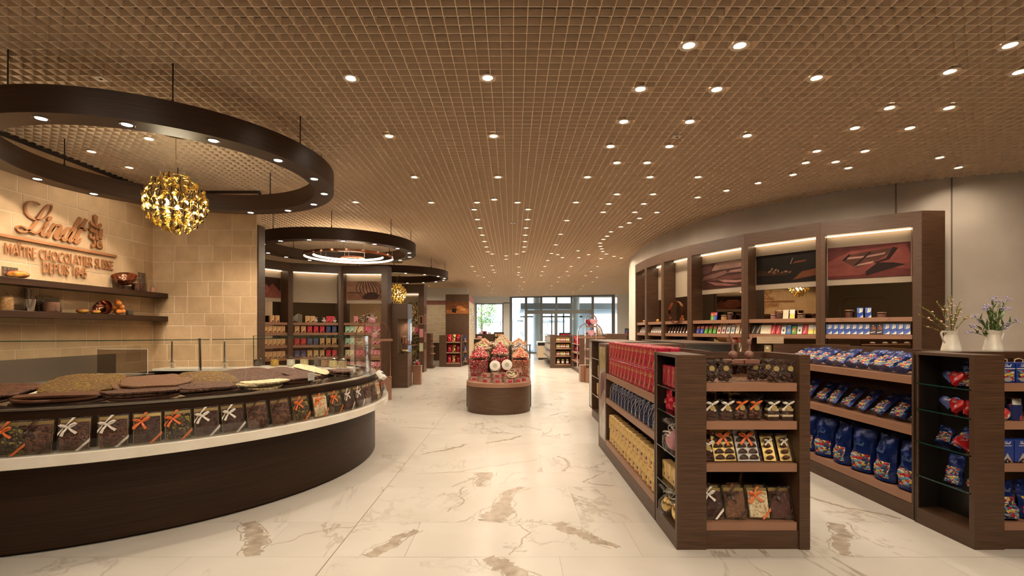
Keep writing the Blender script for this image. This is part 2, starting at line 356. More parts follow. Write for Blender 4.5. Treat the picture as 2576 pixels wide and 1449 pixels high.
SCRIPT = [([(5.858,3.078),(5.855,3.082),(5.849,3.087),(5.842,3.093),(5.833,3.098),(5.822,3.1),(5.81,3.101),(5.798,3.102),(5.786,3.101),(5.774,3.1),(5.762,3.098),(5.751,3.095),(5.739,3.092),(5.728,3.087),(5.718,3.081),(5.707,3.075),(5.697,3.066),(5.688,3.056),(5.68,3.044),(5.672,3.031),(5.667,3.018),(5.663,3.005),(5.662,2.992),(5.663,2.98),(5.664,2.969),(5.666,2.958),(5.669,2.946),(5.674,2.936),(5.679,2.926),(5.686,2.917),(5.693,2.909),(5.701,2.901),(5.711,2.895),(5.721,2.889),(5.733,2.884),(5.745,2.88),(5.758,2.877),(5.77,2.875),(5.781,2.875),(5.793,2.876),(5.805,2.877),(5.816,2.878),(5.828,2.88),(5.839,2.883),(5.851,2.886),(5.863,2.891),(5.875,2.896),(5.887,2.902),(5.898,2.909),(5.909,2.916),(5.919,2.925),(5.929,2.934),(5.938,2.945),(5.949,2.957),(5.959,2.971),(5.969,2.985),(5.979,3),(5.988,3.015),(5.996,3.031),(6.003,3.047),(6.009,3.061),(6.012,3.074),(6.014,3.086),(6.014,3.096),(6.013,3.105),(6.008,3.112),(6.001,3.116),(5.993,3.117),(5.985,3.116),(5.976,3.114),(5.965,3.111),(5.954,3.105),(5.943,3.097),(5.932,3.086),(5.921,3.073),(5.91,3.059),(5.9,3.045),(5.89,3.031),(5.879,3.015),(5.869,3),(5.859,2.984),(5.849,2.968),(5.839,2.951),(5.829,2.934),(5.819,2.917),(5.81,2.901),(5.8,2.884),(5.791,2.867),(5.783,2.852),(5.774,2.836),(5.765,2.821),(5.757,2.807),(5.749,2.795),(5.741,2.784),(5.734,2.774),(5.727,2.765),(5.719,2.756),(5.71,2.747),(5.7,2.739),(5.69,2.732),(5.68,2.725),(5.671,2.72),(5.661,2.716),(5.652,2.714),(5.642,2.712),(5.632,2.71),(5.621,2.71),(5.611,2.711),(5.604,2.713),(5.598,2.717),(5.593,2.722),(5.589,2.728),(5.588,2.733),(5.587,2.738),(5.589,2.743),(5.591,2.748),(5.594,2.752),(5.599,2.756),(5.605,2.759),(5.612,2.761),(5.62,2.763),(5.628,2.762),(5.638,2.76),(5.648,2.756),(5.658,2.753),(5.666,2.749),(5.674,2.744),(5.682,2.739),(5.692,2.734),(5.702,2.73),(5.713,2.726),(5.724,2.723),(5.735,2.72),(5.748,2.716),(5.762,2.713),(5.775,2.711),(5.789,2.711),(5.801,2.712),(5.812,2.715),(5.822,2.719),(5.833,2.726),(5.843,2.735),(5.852,2.745),(5.862,2.756),(5.871,2.768),(5.881,2.782),(5.892,2.797),(5.901,2.811),(5.908,2.821)],[(5.85,3.067),(5.845,3.07),(5.838,3.073),(5.831,3.076),(5.823,3.078),(5.814,3.079),(5.804,3.08),(5.793,3.08),(5.782,3.08),(5.771,3.08),(5.761,3.079),(5.751,3.077),(5.741,3.074),(5.733,3.07),(5.725,3.065),(5.718,3.059),(5.712,3.052),(5.706,3.044),(5.701,3.035),(5.696,3.025),(5.693,3.016),(5.692,3.008),(5.691,2.999),(5.691,2.989),(5.692,2.979),(5.693,2.97),(5.695,2.96),(5.698,2.951),(5.702,2.943),(5.707,2.936),(5.712,2.929),(5.719,2.923),(5.727,2.917),(5.736,2.911),(5.746,2.906),(5.756,2.901),(5.766,2.897),(5.776,2.895),(5.786,2.893),(5.796,2.892),(5.807,2.892),(5.818,2.892),(5.828,2.894),(5.839,2.896),(5.85,2.899),(5.861,2.903),(5.872,2.908),(5.882,2.913),(5.893,2.92),(5.902,2.926),(5.911,2.934),(5.92,2.943),(5.929,2.953),(5.938,2.964),(5.948,2.977),(5.957,2.991),(5.966,3.005),(5.973,3.02),(5.98,3.035),(5.986,3.05),(5.991,3.062),(5.993,3.073),(5.995,3.083),(5.995,3.09),(5.994,3.095),(5.993,3.098),(5.991,3.1),(5.988,3.101),(5.983,3.101),(5.977,3.099),(5.97,3.095),(5.962,3.09),(5.955,3.083),(5.948,3.074),(5.939,3.062),(5.93,3.048),(5.921,3.034),(5.913,3.02),(5.904,3.005),(5.895,2.989),(5.887,2.973),(5.878,2.957),(5.869,2.94),(5.861,2.922),(5.852,2.905),(5.843,2.888),(5.833,2.871),(5.824,2.854),(5.814,2.838),(5.805,2.822),(5.795,2.807),(5.785,2.792),(5.775,2.778),(5.765,2.766),(5.755,2.756),(5.744,2.746),(5.733,2.737),(5.722,2.729),(5.71,2.721),(5.698,2.714),(5.686,2.708),(5.675,2.703),(5.663,2.699),(5.652,2.696),(5.641,2.694),(5.629,2.694),(5.617,2.695),(5.606,2.697),(5.596,2.7),(5.588,2.705),(5.582,2.712),(5.577,2.72),(5.574,2.728),(5.574,2.736),(5.576,2.745),(5.58,2.754),(5.586,2.761),(5.593,2.767),(5.602,2.772),(5.611,2.776),(5.622,2.778),(5.633,2.778),(5.645,2.776),(5.656,2.774),(5.667,2.771),(5.677,2.767),(5.686,2.762),(5.694,2.758),(5.703,2.755),(5.713,2.751),(5.723,2.749),(5.734,2.746),(5.745,2.744),(5.758,2.742),(5.771,2.739),(5.783,2.738),(5.794,2.737),(5.802,2.738),(5.809,2.739),(5.816,2.741),(5.823,2.744),(5.832,2.749),(5.841,2.757),(5.85,2.766),(5.86,2.776),(5.87,2.788),(5.881,2.803),(5.891,2.817),(5.898,2.826)]),
 ([(5.935,2.895),(5.93,2.886),(5.923,2.872),(5.915,2.857),(5.907,2.842),(5.899,2.828),(5.891,2.813),(5.882,2.798),(5.875,2.784),(5.869,2.772),(5.864,2.76),(5.86,2.749),(5.858,2.737),(5.858,2.725),(5.861,2.714),(5.867,2.704),(5.877,2.698),(5.889,2.696),(5.901,2.699),(5.912,2.704),(5.923,2.712),(5.934,2.723),(5.945,2.736),(5.954,2.749),(5.961,2.758)],[(5.971,2.885),(5.966,2.875),(5.96,2.861),(5.952,2.846),(5.945,2.83),(5.937,2.815),(5.929,2.799),(5.922,2.785),(5.916,2.772),(5.911,2.761),(5.907,2.752),(5.904,2.745),(5.903,2.74),(5.902,2.736),(5.901,2.733),(5.901,2.731),(5.899,2.73),(5.898,2.729),(5.901,2.727),(5.907,2.727),(5.913,2.728),(5.922,2.734),(5.934,2.745),(5.945,2.756),(5.952,2.764)]),
 ([(5.993,2.968),(5.989,2.966),(5.983,2.965),(5.977,2.963),(5.972,2.961),(5.968,2.957),(5.963,2.953),(5.959,2.947),(5.955,2.941),(5.952,2.935),(5.949,2.929),(5.948,2.923),(5.947,2.917),(5.948,2.912),(5.951,2.907),(5.953,2.902),(5.955,2.9)],[(5.998,2.966),(6.001,2.964),(6.004,2.96),(6.006,2.954),(6.007,2.948),(6.005,2.942),(6.003,2.936),(6,2.93),(5.997,2.925),(5.994,2.92),(5.99,2.914),(5.986,2.91),(5.982,2.906),(5.977,2.903),(5.971,2.901),(5.965,2.899),(5.961,2.898)]),
 ([(6.03,2.892),(6.025,2.882),(6.018,2.869),(6.01,2.854),(6.001,2.84),(5.994,2.826),(5.986,2.812),(5.978,2.796),(5.97,2.78),(5.961,2.761),(5.951,2.74),(5.942,2.72),(5.936,2.707)],[(6.064,2.881),(6.059,2.872),(6.052,2.858),(6.045,2.843),(6.037,2.828),(6.03,2.814),(6.022,2.799),(6.014,2.785),(6.006,2.769),(5.996,2.751),(5.986,2.73),(5.976,2.711),(5.969,2.697)]),
 ([(6.001,2.774),(6.007,2.784),(6.015,2.797),(6.024,2.812),(6.033,2.824),(6.043,2.836),(6.053,2.846),(6.063,2.855),(6.072,2.862),(6.082,2.866),(6.092,2.869),(6.101,2.87),(6.104,2.869),(6.104,2.867),(6.105,2.864),(6.105,2.86),(6.105,2.855),(6.102,2.848),(6.096,2.838),(6.088,2.825),(6.08,2.813),(6.071,2.799),(6.061,2.785),(6.051,2.77),(6.042,2.755),(6.037,2.743),(6.033,2.731),(6.032,2.719),(6.035,2.707),(6.043,2.697),(6.053,2.692),(6.066,2.69),(6.08,2.693),(6.093,2.699),(6.106,2.708),(6.118,2.718),(6.129,2.728),(6.139,2.739),(6.148,2.75),(6.156,2.76),(6.162,2.767)],[(5.99,2.778),(5.996,2.788),(6.003,2.802),(6.012,2.817),(6.021,2.831),(6.03,2.844),(6.04,2.857),(6.051,2.868),(6.062,2.879),(6.075,2.887),(6.09,2.894),(6.104,2.898),(6.119,2.899),(6.131,2.893),(6.139,2.883),(6.143,2.871),(6.143,2.857),(6.14,2.842),(6.133,2.827),(6.126,2.812),(6.119,2.797),(6.11,2.782),(6.099,2.766),(6.09,2.752),(6.084,2.741),(6.08,2.734),(6.078,2.728),(6.076,2.726),(6.075,2.727),(6.074,2.726),(6.074,2.723),(6.076,2.721),(6.078,2.719),(6.085,2.721),(6.096,2.725),(6.108,2.732),(6.119,2.739),(6.129,2.747),(6.138,2.757),(6.146,2.767),(6.152,2.774)]),
 ([(6.275,2.891),(6.266,2.89),(6.252,2.888),(6.235,2.884),(6.217,2.877),(6.2,2.865),(6.184,2.851),(6.169,2.836),(6.156,2.821),(6.145,2.804),(6.136,2.787),(6.129,2.769),(6.126,2.751),(6.126,2.734),(6.13,2.717),(6.137,2.703),(6.147,2.692),(6.162,2.687),(6.178,2.689),(6.192,2.696),(6.205,2.705),(6.216,2.719),(6.227,2.734),(6.237,2.752),(6.248,2.769),(6.259,2.787),(6.272,2.808),(6.283,2.827),(6.291,2.84)],[(6.274,2.869),(6.265,2.867),(6.252,2.864),(6.24,2.86),(6.23,2.854),(6.22,2.844),(6.209,2.832),(6.199,2.817),(6.191,2.804),(6.184,2.791),(6.178,2.778),(6.174,2.766),(6.172,2.756),(6.171,2.746),(6.171,2.734),(6.173,2.725),(6.174,2.72),(6.175,2.718),(6.178,2.717),(6.184,2.717),(6.192,2.721),(6.201,2.729),(6.211,2.742),(6.222,2.758),(6.233,2.774),(6.245,2.793),(6.257,2.813),(6.268,2.832),(6.276,2.845)]),
 ([(6.386,3.053),(6.378,3.04),(6.366,3.02),(6.353,2.997),(6.34,2.976),(6.329,2.956),(6.318,2.936),(6.308,2.915),(6.297,2.895),(6.286,2.875),(6.275,2.855),(6.264,2.835),(6.254,2.816),(6.244,2.797),(6.233,2.778),(6.224,2.76),(6.218,2.741),(6.216,2.723),(6.219,2.708),(6.226,2.696),(6.237,2.688),(6.253,2.686),(6.267,2.691),(6.278,2.698),(6.288,2.706),(6.298,2.715),(6.308,2.726),(6.317,2.737),(6.323,2.743)],[(6.426,3.042),(6.419,3.027),(6.408,3.007),(6.395,2.985),(6.383,2.963),(6.373,2.944),(6.362,2.923),(6.35,2.903),(6.339,2.883),(6.328,2.862),(6.317,2.842),(6.306,2.822),(6.296,2.803),(6.286,2.784),(6.276,2.766),(6.268,2.751),(6.264,2.74),(6.262,2.732),(6.262,2.725),(6.262,2.72),(6.261,2.718),(6.258,2.717),(6.262,2.716),(6.27,2.717),(6.278,2.72),(6.287,2.726),(6.297,2.735),(6.307,2.744),(6.313,2.751)]),
 ([(6.473,3.052),(6.466,3.039),(6.455,3.021),(6.443,3),(6.431,2.979),(6.419,2.959),(6.408,2.939),(6.396,2.918),(6.384,2.898),(6.373,2.878),(6.362,2.857),(6.351,2.837),(6.34,2.817),(6.33,2.798),(6.319,2.779),(6.31,2.76),(6.303,2.742),(6.301,2.724),(6.304,2.71),(6.311,2.698),(6.323,2.69),(6.338,2.688),(6.353,2.692),(6.366,2.699),(6.378,2.71),(6.39,2.724),(6.403,2.742),(6.415,2.758),(6.422,2.77)],[(6.512,3.042),(6.505,3.029),(6.495,3.01),(6.483,2.989),(6.472,2.968),(6.461,2.948),(6.451,2.927),(6.439,2.906),(6.428,2.885),(6.417,2.865),(6.405,2.844),(6.394,2.824),(6.384,2.804),(6.373,2.785),(6.363,2.767),(6.355,2.751),(6.351,2.74),(6.349,2.733),(6.349,2.728),(6.35,2.725),(6.348,2.724),(6.346,2.723),(6.349,2.721),(6.355,2.721),(6.363,2.725),(6.374,2.734),(6.387,2.75),(6.399,2.766),(6.408,2.777)]),
 ([(6.374,2.897),(6.384,2.897),(6.398,2.897),(6.414,2.897),(6.43,2.896),(6.447,2.894),(6.466,2.892),(6.484,2.89),(6.496,2.888)],[(6.376,2.913),(6.387,2.915),(6.401,2.918),(6.419,2.921),(6.437,2.922),(6.456,2.922),(6.476,2.921),(6.495,2.919),(6.507,2.918)])]
DRAGON = [[(6.598,3.121),(6.626,3.14),(6.665,3.121),(6.655,3.068),(6.65,3.057),(6.653,3.035),(6.645,3.012),(6.621,3.011),(6.614,3.03),(6.617,3.051),(6.607,3.074)],
 [(6.555,3.036),(6.564,3.019),(6.583,3.025),(6.612,3.009),(6.631,2.964),(6.648,2.942),(6.621,2.937),(6.612,2.968),(6.564,2.978),(6.536,3.005)],
 [(6.626,3.008),(6.645,3.004),(6.674,3.002),(6.694,3.029),(6.704,3.013),(6.714,3.038),(6.731,3.01),(6.718,2.988),(6.684,2.977),(6.655,2.956),(6.641,2.941),(6.621,2.945)],
 [(6.522,2.929),(6.546,2.929),(6.548,2.94),(6.598,2.944),(6.612,2.927),(6.641,2.941),(6.662,2.92),(6.667,2.888),(6.655,2.861),(6.674,2.819),(6.674,2.79),(6.636,2.783),(6.626,2.851),(6.636,2.89),(6.593,2.884),(6.55,2.893),(6.532,2.91)],
 [(6.743,2.968),(6.743,2.929),(6.736,2.898),(6.748,2.883),(6.731,2.863),(6.728,2.812),(6.714,2.818),(6.655,2.844),(6.674,2.873),(6.679,2.92),(6.704,2.937)],
 [(6.541,2.865),(6.56,2.854),(6.553,2.837),(6.579,2.829),(6.602,2.838),(6.6,2.862),(6.617,2.886),(6.626,2.88),(6.612,2.861),(6.621,2.805),(6.593,2.787),(6.55,2.808),(6.546,2.79),(6.532,2.833)],
 [(6.598,2.796),(6.626,2.781),(6.655,2.807),(6.645,2.759),(6.626,2.727),(6.617,2.705),(6.612,2.683),(6.598,2.697),(6.579,2.671),(6.564,2.7),(6.579,2.735),(6.595,2.722),(6.602,2.743)],
 [(6.718,2.726),(6.743,2.718),(6.728,2.682),(6.714,2.7)]]
DTAIL = ([(6.634,2.793),(6.632,2.782),(6.631,2.765),(6.631,2.747),(6.635,2.732),(6.64,2.717),(6.649,2.705),(6.661,2.696),(6.675,2.69),(6.691,2.688),(6.707,2.692),(6.724,2.701),(6.737,2.716),(6.738,2.733),(6.734,2.748),(6.731,2.76),(6.729,2.769),(6.728,2.778),(6.725,2.787),(6.717,2.793),(6.708,2.796),(6.695,2.794),(6.686,2.785),(6.682,2.776),(6.679,2.766),(6.68,2.756),(6.683,2.746),(6.685,2.74)],[(6.677,2.795),(6.674,2.784),(6.671,2.769),(6.67,2.757),(6.672,2.746),(6.676,2.736),(6.681,2.729),(6.686,2.726),(6.692,2.723),(6.697,2.723),(6.703,2.722),(6.708,2.723),(6.71,2.721),(6.711,2.727),(6.709,2.739),(6.706,2.752),(6.705,2.762),(6.704,2.77),(6.703,2.773),(6.701,2.775),(6.7,2.777),(6.703,2.778),(6.703,2.778),(6.701,2.774),(6.699,2.768),(6.699,2.762),(6.701,2.753),(6.703,2.746)])
# ------------------------------------------------------------------ setting
YE = 36.5
def floor():
    rows = [-4.0, -3.2, -2.6, -1.85, -1.35, -.6, .0, .88, 1.38, 2.12, 2.72, 3.322, 3.922, 4.803, 5.30, 6.043, 6.642]
    wd = [.6, .88, .5, .74, .6, .82]
    i = 0
    while rows[-1] < 33: rows.append(rows[-1] + wd[i % 6]); i += 1
    known = {3.322: [-1.78, -.74, .9, 2.15, 3.3], 3.922: [-2.4, .56, 2.0, 3.45], 4.803: [-2.1, -.22, 1.05, 2.5, 3.7], 5.30: [-2.5, .337, 1.7, 2.95],
             6.043: [-2.6, -.32, 1.0, 2.3, 3.5], 2.72: [-2.2, .325, 1.6, 2.9]}
    b = MB()
    g = .0011
    for a, c in zip(rows, rows[1:]):
        js = next((list(v) for k, v in known.items() if abs(k - a) < .01), None)
        if js is None:
            x = -1.245 + rnd.uniform(.4, 1.4); js = []
            while x < 4: js.append(x); x += rnd.uniform(1.0, 1.5)
            x = -1.245 - rnd.uniform(.4, 1.3)
            while x > -4: js.append(x); x -= rnd.uniform(1.0, 1.5)
        js.append(-1.245); js = sorted(js)
        while js[0] > -8.4: js.insert(0, max(-8.5, js[0] - rnd.uniform(1.1, 1.5)))
        while js[-1] < 9.4: js.append(min(9.5, js[-1] + rnd.uniform(1.1, 1.5)))
        for p, q in zip(js, js[1:]):
            gl = .0034 if abs(p + 1.245) < 1e-4 else g
            gr = .0034 if abs(q + 1.245) < 1e-4 else g
            b.add([(p + gl, a + g, 0), (q - gr, a + g, 0), (q - gr, c - g, 0), (p + gl, c - g, 0)], [(0, 1, 2, 3)], 0)
    b.add([(-8.5, -4, -.002), (9.5, -4, -.002), (9.5, 33.5, -.002), (-8.5, 33.5, -.002)], [(0, 1, 2, 3)], 1)
    m = mat('marble_tiles', (.55, .522, .475), .22)
    g_ = nd(m, 'ShaderNodeNewGeometry')
    cb = nd(m, 'ShaderNodeCombineXYZ')
    for k, mul in enumerate((37., 53., 71.)):
        mm = nd(m, 'ShaderNodeMath', operation='MULTIPLY'); mm.inputs[1].default_value = mul
        ln(m, g_.outputs['Random Per Island'], mm.inputs[0]); ln(m, mm.outputs[0], cb.inputs[k])
    ad = nd(m, 'ShaderNodeVectorMath', operation='ADD'); ln(m, g_.outputs['Position'], ad.inputs[0]); ln(m, cb.outputs[0], ad.inputs[1])
    def veins(scale, width, stretch):
        mp = nd(m, 'ShaderNodeMapping'); mp.inputs['Scale'].default_value = stretch; mp.inputs['Rotation'].default_value = (0, 0, .7)
        ln(m, ad.outputs[0], mp.inputs['Vector'])
        n = nd(m, 'ShaderNodeTexNoise', i_Scale=scale, i_Detail=7, i_Roughness=.62, i_Distortion=.5); ln(m, mp.outputs[0], n.inputs['Vector'])
        s = nd(m, 'ShaderNodeMath', operation='SUBTRACT'); s.inputs[1].default_value = .5; ln(m, n.outputs['Fac'], s.inputs[0])
        a = nd(m, 'ShaderNodeMath', operation='ABSOLUTE'); ln(m, s.outputs[0], a.inputs[0])
        r = nd(m, 'ShaderNodeMapRange'); r.inputs['From Max'].default_value = width; r.inputs['To Min'].default_value = 1; r.inputs['To Max'].default_value = 0
        ln(m, a.outputs[0], r.inputs['Value'])
        return r.outputs[0]
    v1 = veins(.75, .012, (1, .55, 1)); 
    cl = nd(m, 'ShaderNodeTexNoise', i_Scale=.9, i_Detail=3); ln(m, ad.outputs[0], cl.inputs['Vector'])
    clr = nd(m, 'ShaderNodeMapRange'); clr.inputs['From Min'].default_value = .42; clr.inputs['From Max'].default_value = .68; ln(m, cl.outputs['Fac'], clr.inputs['Value'])
    t = nd(m, 'ShaderNodeMath', operation='MULTIPLY'); ln(m, v1, t.inputs[0]); ln(m, clr.outputs[0], t.inputs[1])
    mx = nd(m, 'ShaderNodeMix', data_type='RGBA'); mx.inputs[6].default_value = (.55, .522, .475, 1); mx.inputs[7].default_value = (.26, .215, .16, 1)
    t2 = nd(m, 'ShaderNodeMath', operation='MULTIPLY'); t2.inputs[1].default_value = .9; ln(m, t.outputs[0], t2.inputs[0])
    ln(m, t2.outputs[0], mx.inputs[0])
    cloud = nd(m, 'ShaderNodeTexNoise', i_Scale=1.6, i_Detail=5); ln(m, ad.outputs[0], cloud.inputs['Vector'])
    cr = ramp(m, [(.3, (.92, .91, .89)), (.65, (1, 1, 1))]); ln(m, cloud.outputs['Fac'], cr.inputs['Fac'])
    mu = nd(m, 'ShaderNodeMix', data_type='RGBA', blend_type='MULTIPLY'); mu.inputs[0].default_value = 1
    ln(m, mx.outputs[2], mu.inputs[6]); ln(m, cr.outputs['Color'], mu.inputs[7]); ln(m, mu.outputs[2], pb(m).inputs['Base Color'])
    f = struct(b.build('floor', [m, mat('grout', (.24, .18, .12), .8)]))
    # bold grey veins of the stone, inlaid in the tile faces
    vb = MB(); VZ = [.0004]
    def vein(pts):
        VZ[0] += .000012
        # pts: (x, y, half width): jagged ribbon
        L = []; Rr = []
        P = [(Vector((p[0], p[1])), p[2]) for p in pts]
        Q = []
        for (a, wa), (c, wc) in zip(P, P[1:]):
            for k in range(12): Q.append((a.lerp(c, k / 12), wa + (wc - wa) * k / 12))
        Q.append(P[-1]); sd = rnd.uniform(0, 99); N = len(Q) - 1
        for i, (p, h) in enumerate(Q):
            d = (Q[min(i + 8, N)][0] - Q[max(i - 8, 0)][0]).normalized(); n = Vector((-d.y, d.x))
            wob = n * (.045 * noise.noise(Vector((p.x * 7, p.y * 7, sd))) + .016 * noise.noise(Vector((p.x * 26, p.y * 26, sd))))
            j = .3 * h
            a = p + wob + n * (h + j * noise.noise(Vector((i * .9, sd, 1))) * 2); c = p + wob - n * (h + j * noise.noise(Vector((i * .9, sd, 7))) * 2)
            L.append((a.x, a.y, VZ[0])); Rr.append((c.x, c.y, VZ[0]))
        vb.strip(L, Rr)
        if max(p[2] for p in pts) > .035:
            for sgn in (-1, 1): vein([(p[0] + sgn * (p[2] * 1.25 + .012), p[1] + rnd.uniform(-.02, .02), rnd.uniform(.0015, .006)) for p in pts])
    vein([(-2.145, 3.92, .05), (-2.02, 3.75, .07), (-1.86, 3.55, .075), (-1.81, 3.33, .05)])
    vein([(-.76, 3.78, .03), (-.85, 3.62, .045), (-.93, 3.45, .05), (-1.0, 3.33, .045)])
    vein([(.12, 4.79, .03), (-.03, 4.62, .05), (-.07, 4.4, .06), (-.1, 4.2, .1), (-.14, 4.05, .12), (-.17, 3.93, .1)])
    vein([(-.3, 5.29, .1), (-.29, 5.15, .085), (-.33, 5.0, .05), (-.35, 4.82, .025)])
    vein([(.36, 3.91, .06), (.47, 3.75, .06), (.62, 3.6, .05), (.74, 3.45, .02)])
    vein([(-.17, 3.31, .05), (-.08, 3.2, .075), (.05, 3.05, .08), (.25, 2.85, .06), (.5, 2.74, .03)])
    vein([(-1.13, 6.06, .012), (-.9, 6.25, .025), (-.75, 6.4, .03), (-.6, 6.6, .016)])
    vein([(-.35, 6.66, .014), (-.1, 6.85, .03), (.15, 7.1, .022)])
    vein([(.55, 5.98, .012), (.66, 5.75, .022), (.62, 5.5, .016), (.57, 5.33, .02)])
    vein([(2.62, 3.9, .06), (2.5, 3.65, .055), (2.35, 3.5, .05), (2.3, 3.34, .03)])
    vein([(2.62, 4.77, .012), (2.8, 4.45, .02), (3.0, 4.2, .02), (3.2, 3.98, .014)])
    vein([(-1.05, 5.22, .004), (-.6, 5.33, .006), (-.1, 5.6, .006), (.3, 5.85, .004)])
    vein([(-.45, 4.8, .005), (-.5, 4.6, .007), (-.42, 4.4, .008), (-.55, 4.15, .005)])
    vein([(.02, 3.9, .004), (.15, 3.72, .008), (.05, 3.5, .007), (0, 3.34, .004)])
    vein([(-1.1, 3.9, .004), (-1.5, 3.75, .006), (-1.75, 3.5, .005)])
    vein([(1.0, 5.28, .005), (.7, 4.95, .01), (1.02, 4.82, .012)])
    for k in range(16):
        y = rnd.uniform(7, 17); x = rnd.uniform(-2.6, 1.1); a = rnd.uniform(-.5, .5); L = rnd.uniform(.3, .9)
        vein([(x, y, .006), (x + L * .4, y + a * .5, rnd.uniform(.01, .028)), (x + L, y + a, .006)])
    struct(vb.build('marble_veins', noisy('vein_grey', (.27, .225, .175), (.44, .38, .31), 14, rough=.18, detail=8), f))
floor()

def ceiling():
    b = MB(); h = .056; t = .0022; s = .1
    X0, X1, Y0, Y1 = -8.5, 9.5, -2.0, 33.4
    x = X0 + .012
    while x < X1: b.box(x - t, Y0, CEIL, x + t, Y1, CEIL + h); x += s
    y = Y0 + .04
    while y < Y1: b.box(X0, y - t, CEIL + .0004, X1, y + t, CEIL + h - .0004); y += s
    c = struct(b.build('ceiling', mat('lattice_beige', (.93, .745, .55), .5)))
    p = MB(); p.box(-8.6, -4.2, CEIL + .40, 9.6, 34.2, CEIL + .5)
    struct(p.build('ceiling_slab', mat('plenum_dark', (.045, .032, .024), .8), c))
ceiling()

# --- left stone wall: courses of tumbled blocks over a mortar bed
def ashlar(name, frame, length, z0, z1, seed):
    r = random.Random(seed); b = MB(); z = z0; hs = [.27, .24, .31, .26, .25, .3, .2]
    i = 0
    b.M = Matrix.Translation((frame.a.x, frame.a.y, 0)) @ Matrix.Rotation(frame.rz, 4, 'Z')
    while z < z1 - .01:
        h = min(hs[i % 7], z1 - z); i += 1
        x = -r.uniform(0, .3)
        while x < length:
            wv = r.choice((.22, .3, .36, .42, .5)) * r.uniform(.9, 1.1)
            a, c = max(0, x), min(length, x + wv)
            if c - a > .02:
                g = .0045; e = .003; pr = r.uniform(.002, .0045)
                xs = [a + g, a + g + e, c - g - e, c - g]; zs = [z + g, z + g + e, z + h - g - e, z + h - g]
                jit = lambda: r.uniform(-.002, .002)
                o = [(xs[0] + jit(), 0, zs[0] + jit()), (xs[3] + jit(), 0, zs[0] + jit()), (xs[3] + jit(), 0, zs[3] + jit()), (xs[0] + jit(), 0, zs[3] + jit())]
                f = [(xs[1], -pr, zs[1]), (xs[2], -pr, zs[1]), (xs[2], -pr, zs[2]), (xs[1], -pr, zs[2])]
                b.add(o + f, [(4, 5, 6, 7), (0, 1, 5, 4), (1, 2, 6, 5), (2, 3, 7, 6), (3, 0, 4, 7)], 0)
            x += wv
        z += h
    b.box(0, .0, z0, length, .14, z1, 1)
    m = MATS.get('tumbled_stone')
    if not m:
        m = mat('tumbled_stone', (.6, .46, .3), .75)
        g_ = nd(m, 'ShaderNodeNewGeometry'); rp = ramp(m, [(0, (.58, .405, .235)), (.5, (.66, .47, .285)), (1, (.62, .44, .26))])
        ln(m, g_.outputs['Random Per Island'], rp.inputs['Fac'])
        n = nd(m, 'ShaderNodeTexNoise', i_Scale=5, i_Detail=5); ln(m, g_.outputs['Position'], n.inputs['Vector'])
        rr = ramp(m, [(.3, (.86, .84, .82)), (.7, (1.06, 1.05, 1.03))]); ln(m, n.outputs['Fac'], rr.inputs['Fac'])
        mu = nd(m, 'ShaderNodeMix', data_type='RGBA', blend_type='MULTIPLY'); mu.inputs[0].default_value = 1
        ln(m, rp.outputs['Color'], mu.inputs[6]); ln(m, rr.outputs['Color'], mu.inputs[7]); ln(m, mu.outputs[2], pb(m).inputs['Base Color'])
        n2 = nd(m, 'ShaderNodeTexNoise', i_Scale=16, i_Detail=6, i_Roughness=.6); ln(m, g_.outputs['Position'], n2.inputs['Vector'])
        r2 = ramp(m, [(.28, (0, 0, 0)), (.45, (1, 1, 1))]); ln(m, n2.outputs['Fac'], r2.inputs['Fac'])
        bump(m, r2.outputs['Color'], .35, .006)
    struct(b.build(name, [m, mat('pale_mortar', (.80, .64, .46), .85)]))
ashlar('wall_left', Frame((-5.74, -4), (-5.74, 7.735)), 11.735, 0, 3.74, 3)
ashlar('wall_left_return', Frame((-5.74, 7.735), (-4.08, 7.735)), 1.66, 0, 3.74, 9)
b = MB(); b.box(-5.88, -4, 3.74, -5.745, 7.735, CEIL + .4); b.box(-5.74, 7.745, 3.74, -4.08, 7.875, CEIL + .4)
struct(b.build('trim_1', mat('shadow_gap', (.03, .02, .015), .8)))
b = MB(); b.box(-4.078, 7.735, 0, -4.05, 7.93, 3.24)
tag(b.build('end_panel', WOOD), 'tall dark wood end panel capping the stone wall beside the shop bays', 'panel')
# --- plain walls
def wall(name, pts, z0, z1, m, th=.12):
    b = MB()
    for a, c in zip(pts, pts[1:]):
        f = Frame(a, c)
        b.add([f.p(0, 0, z0), f.p(f.w, 0, z0), f.p(f.w, th, z0), f.p(0, th, z0), f.p(0, 0, z1), f.p(f.w, 0, z1), f.p(f.w, th, z1), f.p(0, th, z1)],
              [(3, 2, 1, 0), (4, 5, 6, 7), (0, 1, 5, 4), (1, 2, 6, 5), (2, 3, 7, 6), (3, 0, 4, 7)])
    return struct(b.build(name, m))
PLAST = mat('warm_plaster', (.66, .58, .47), .8)
wall('wall_back', [(9.4, -4), (-5.9, -4)], 0, CEIL + .4, PLAST)
wall('wall_left_far', [(-8.2, 7.9), (-8.2, 26)], 0, CEIL + .4, PLAST)
wall('wall_left_step', [(-5.88, 7.9), (-8.2, 7.9)], 0, CEIL + .4, PLAST)
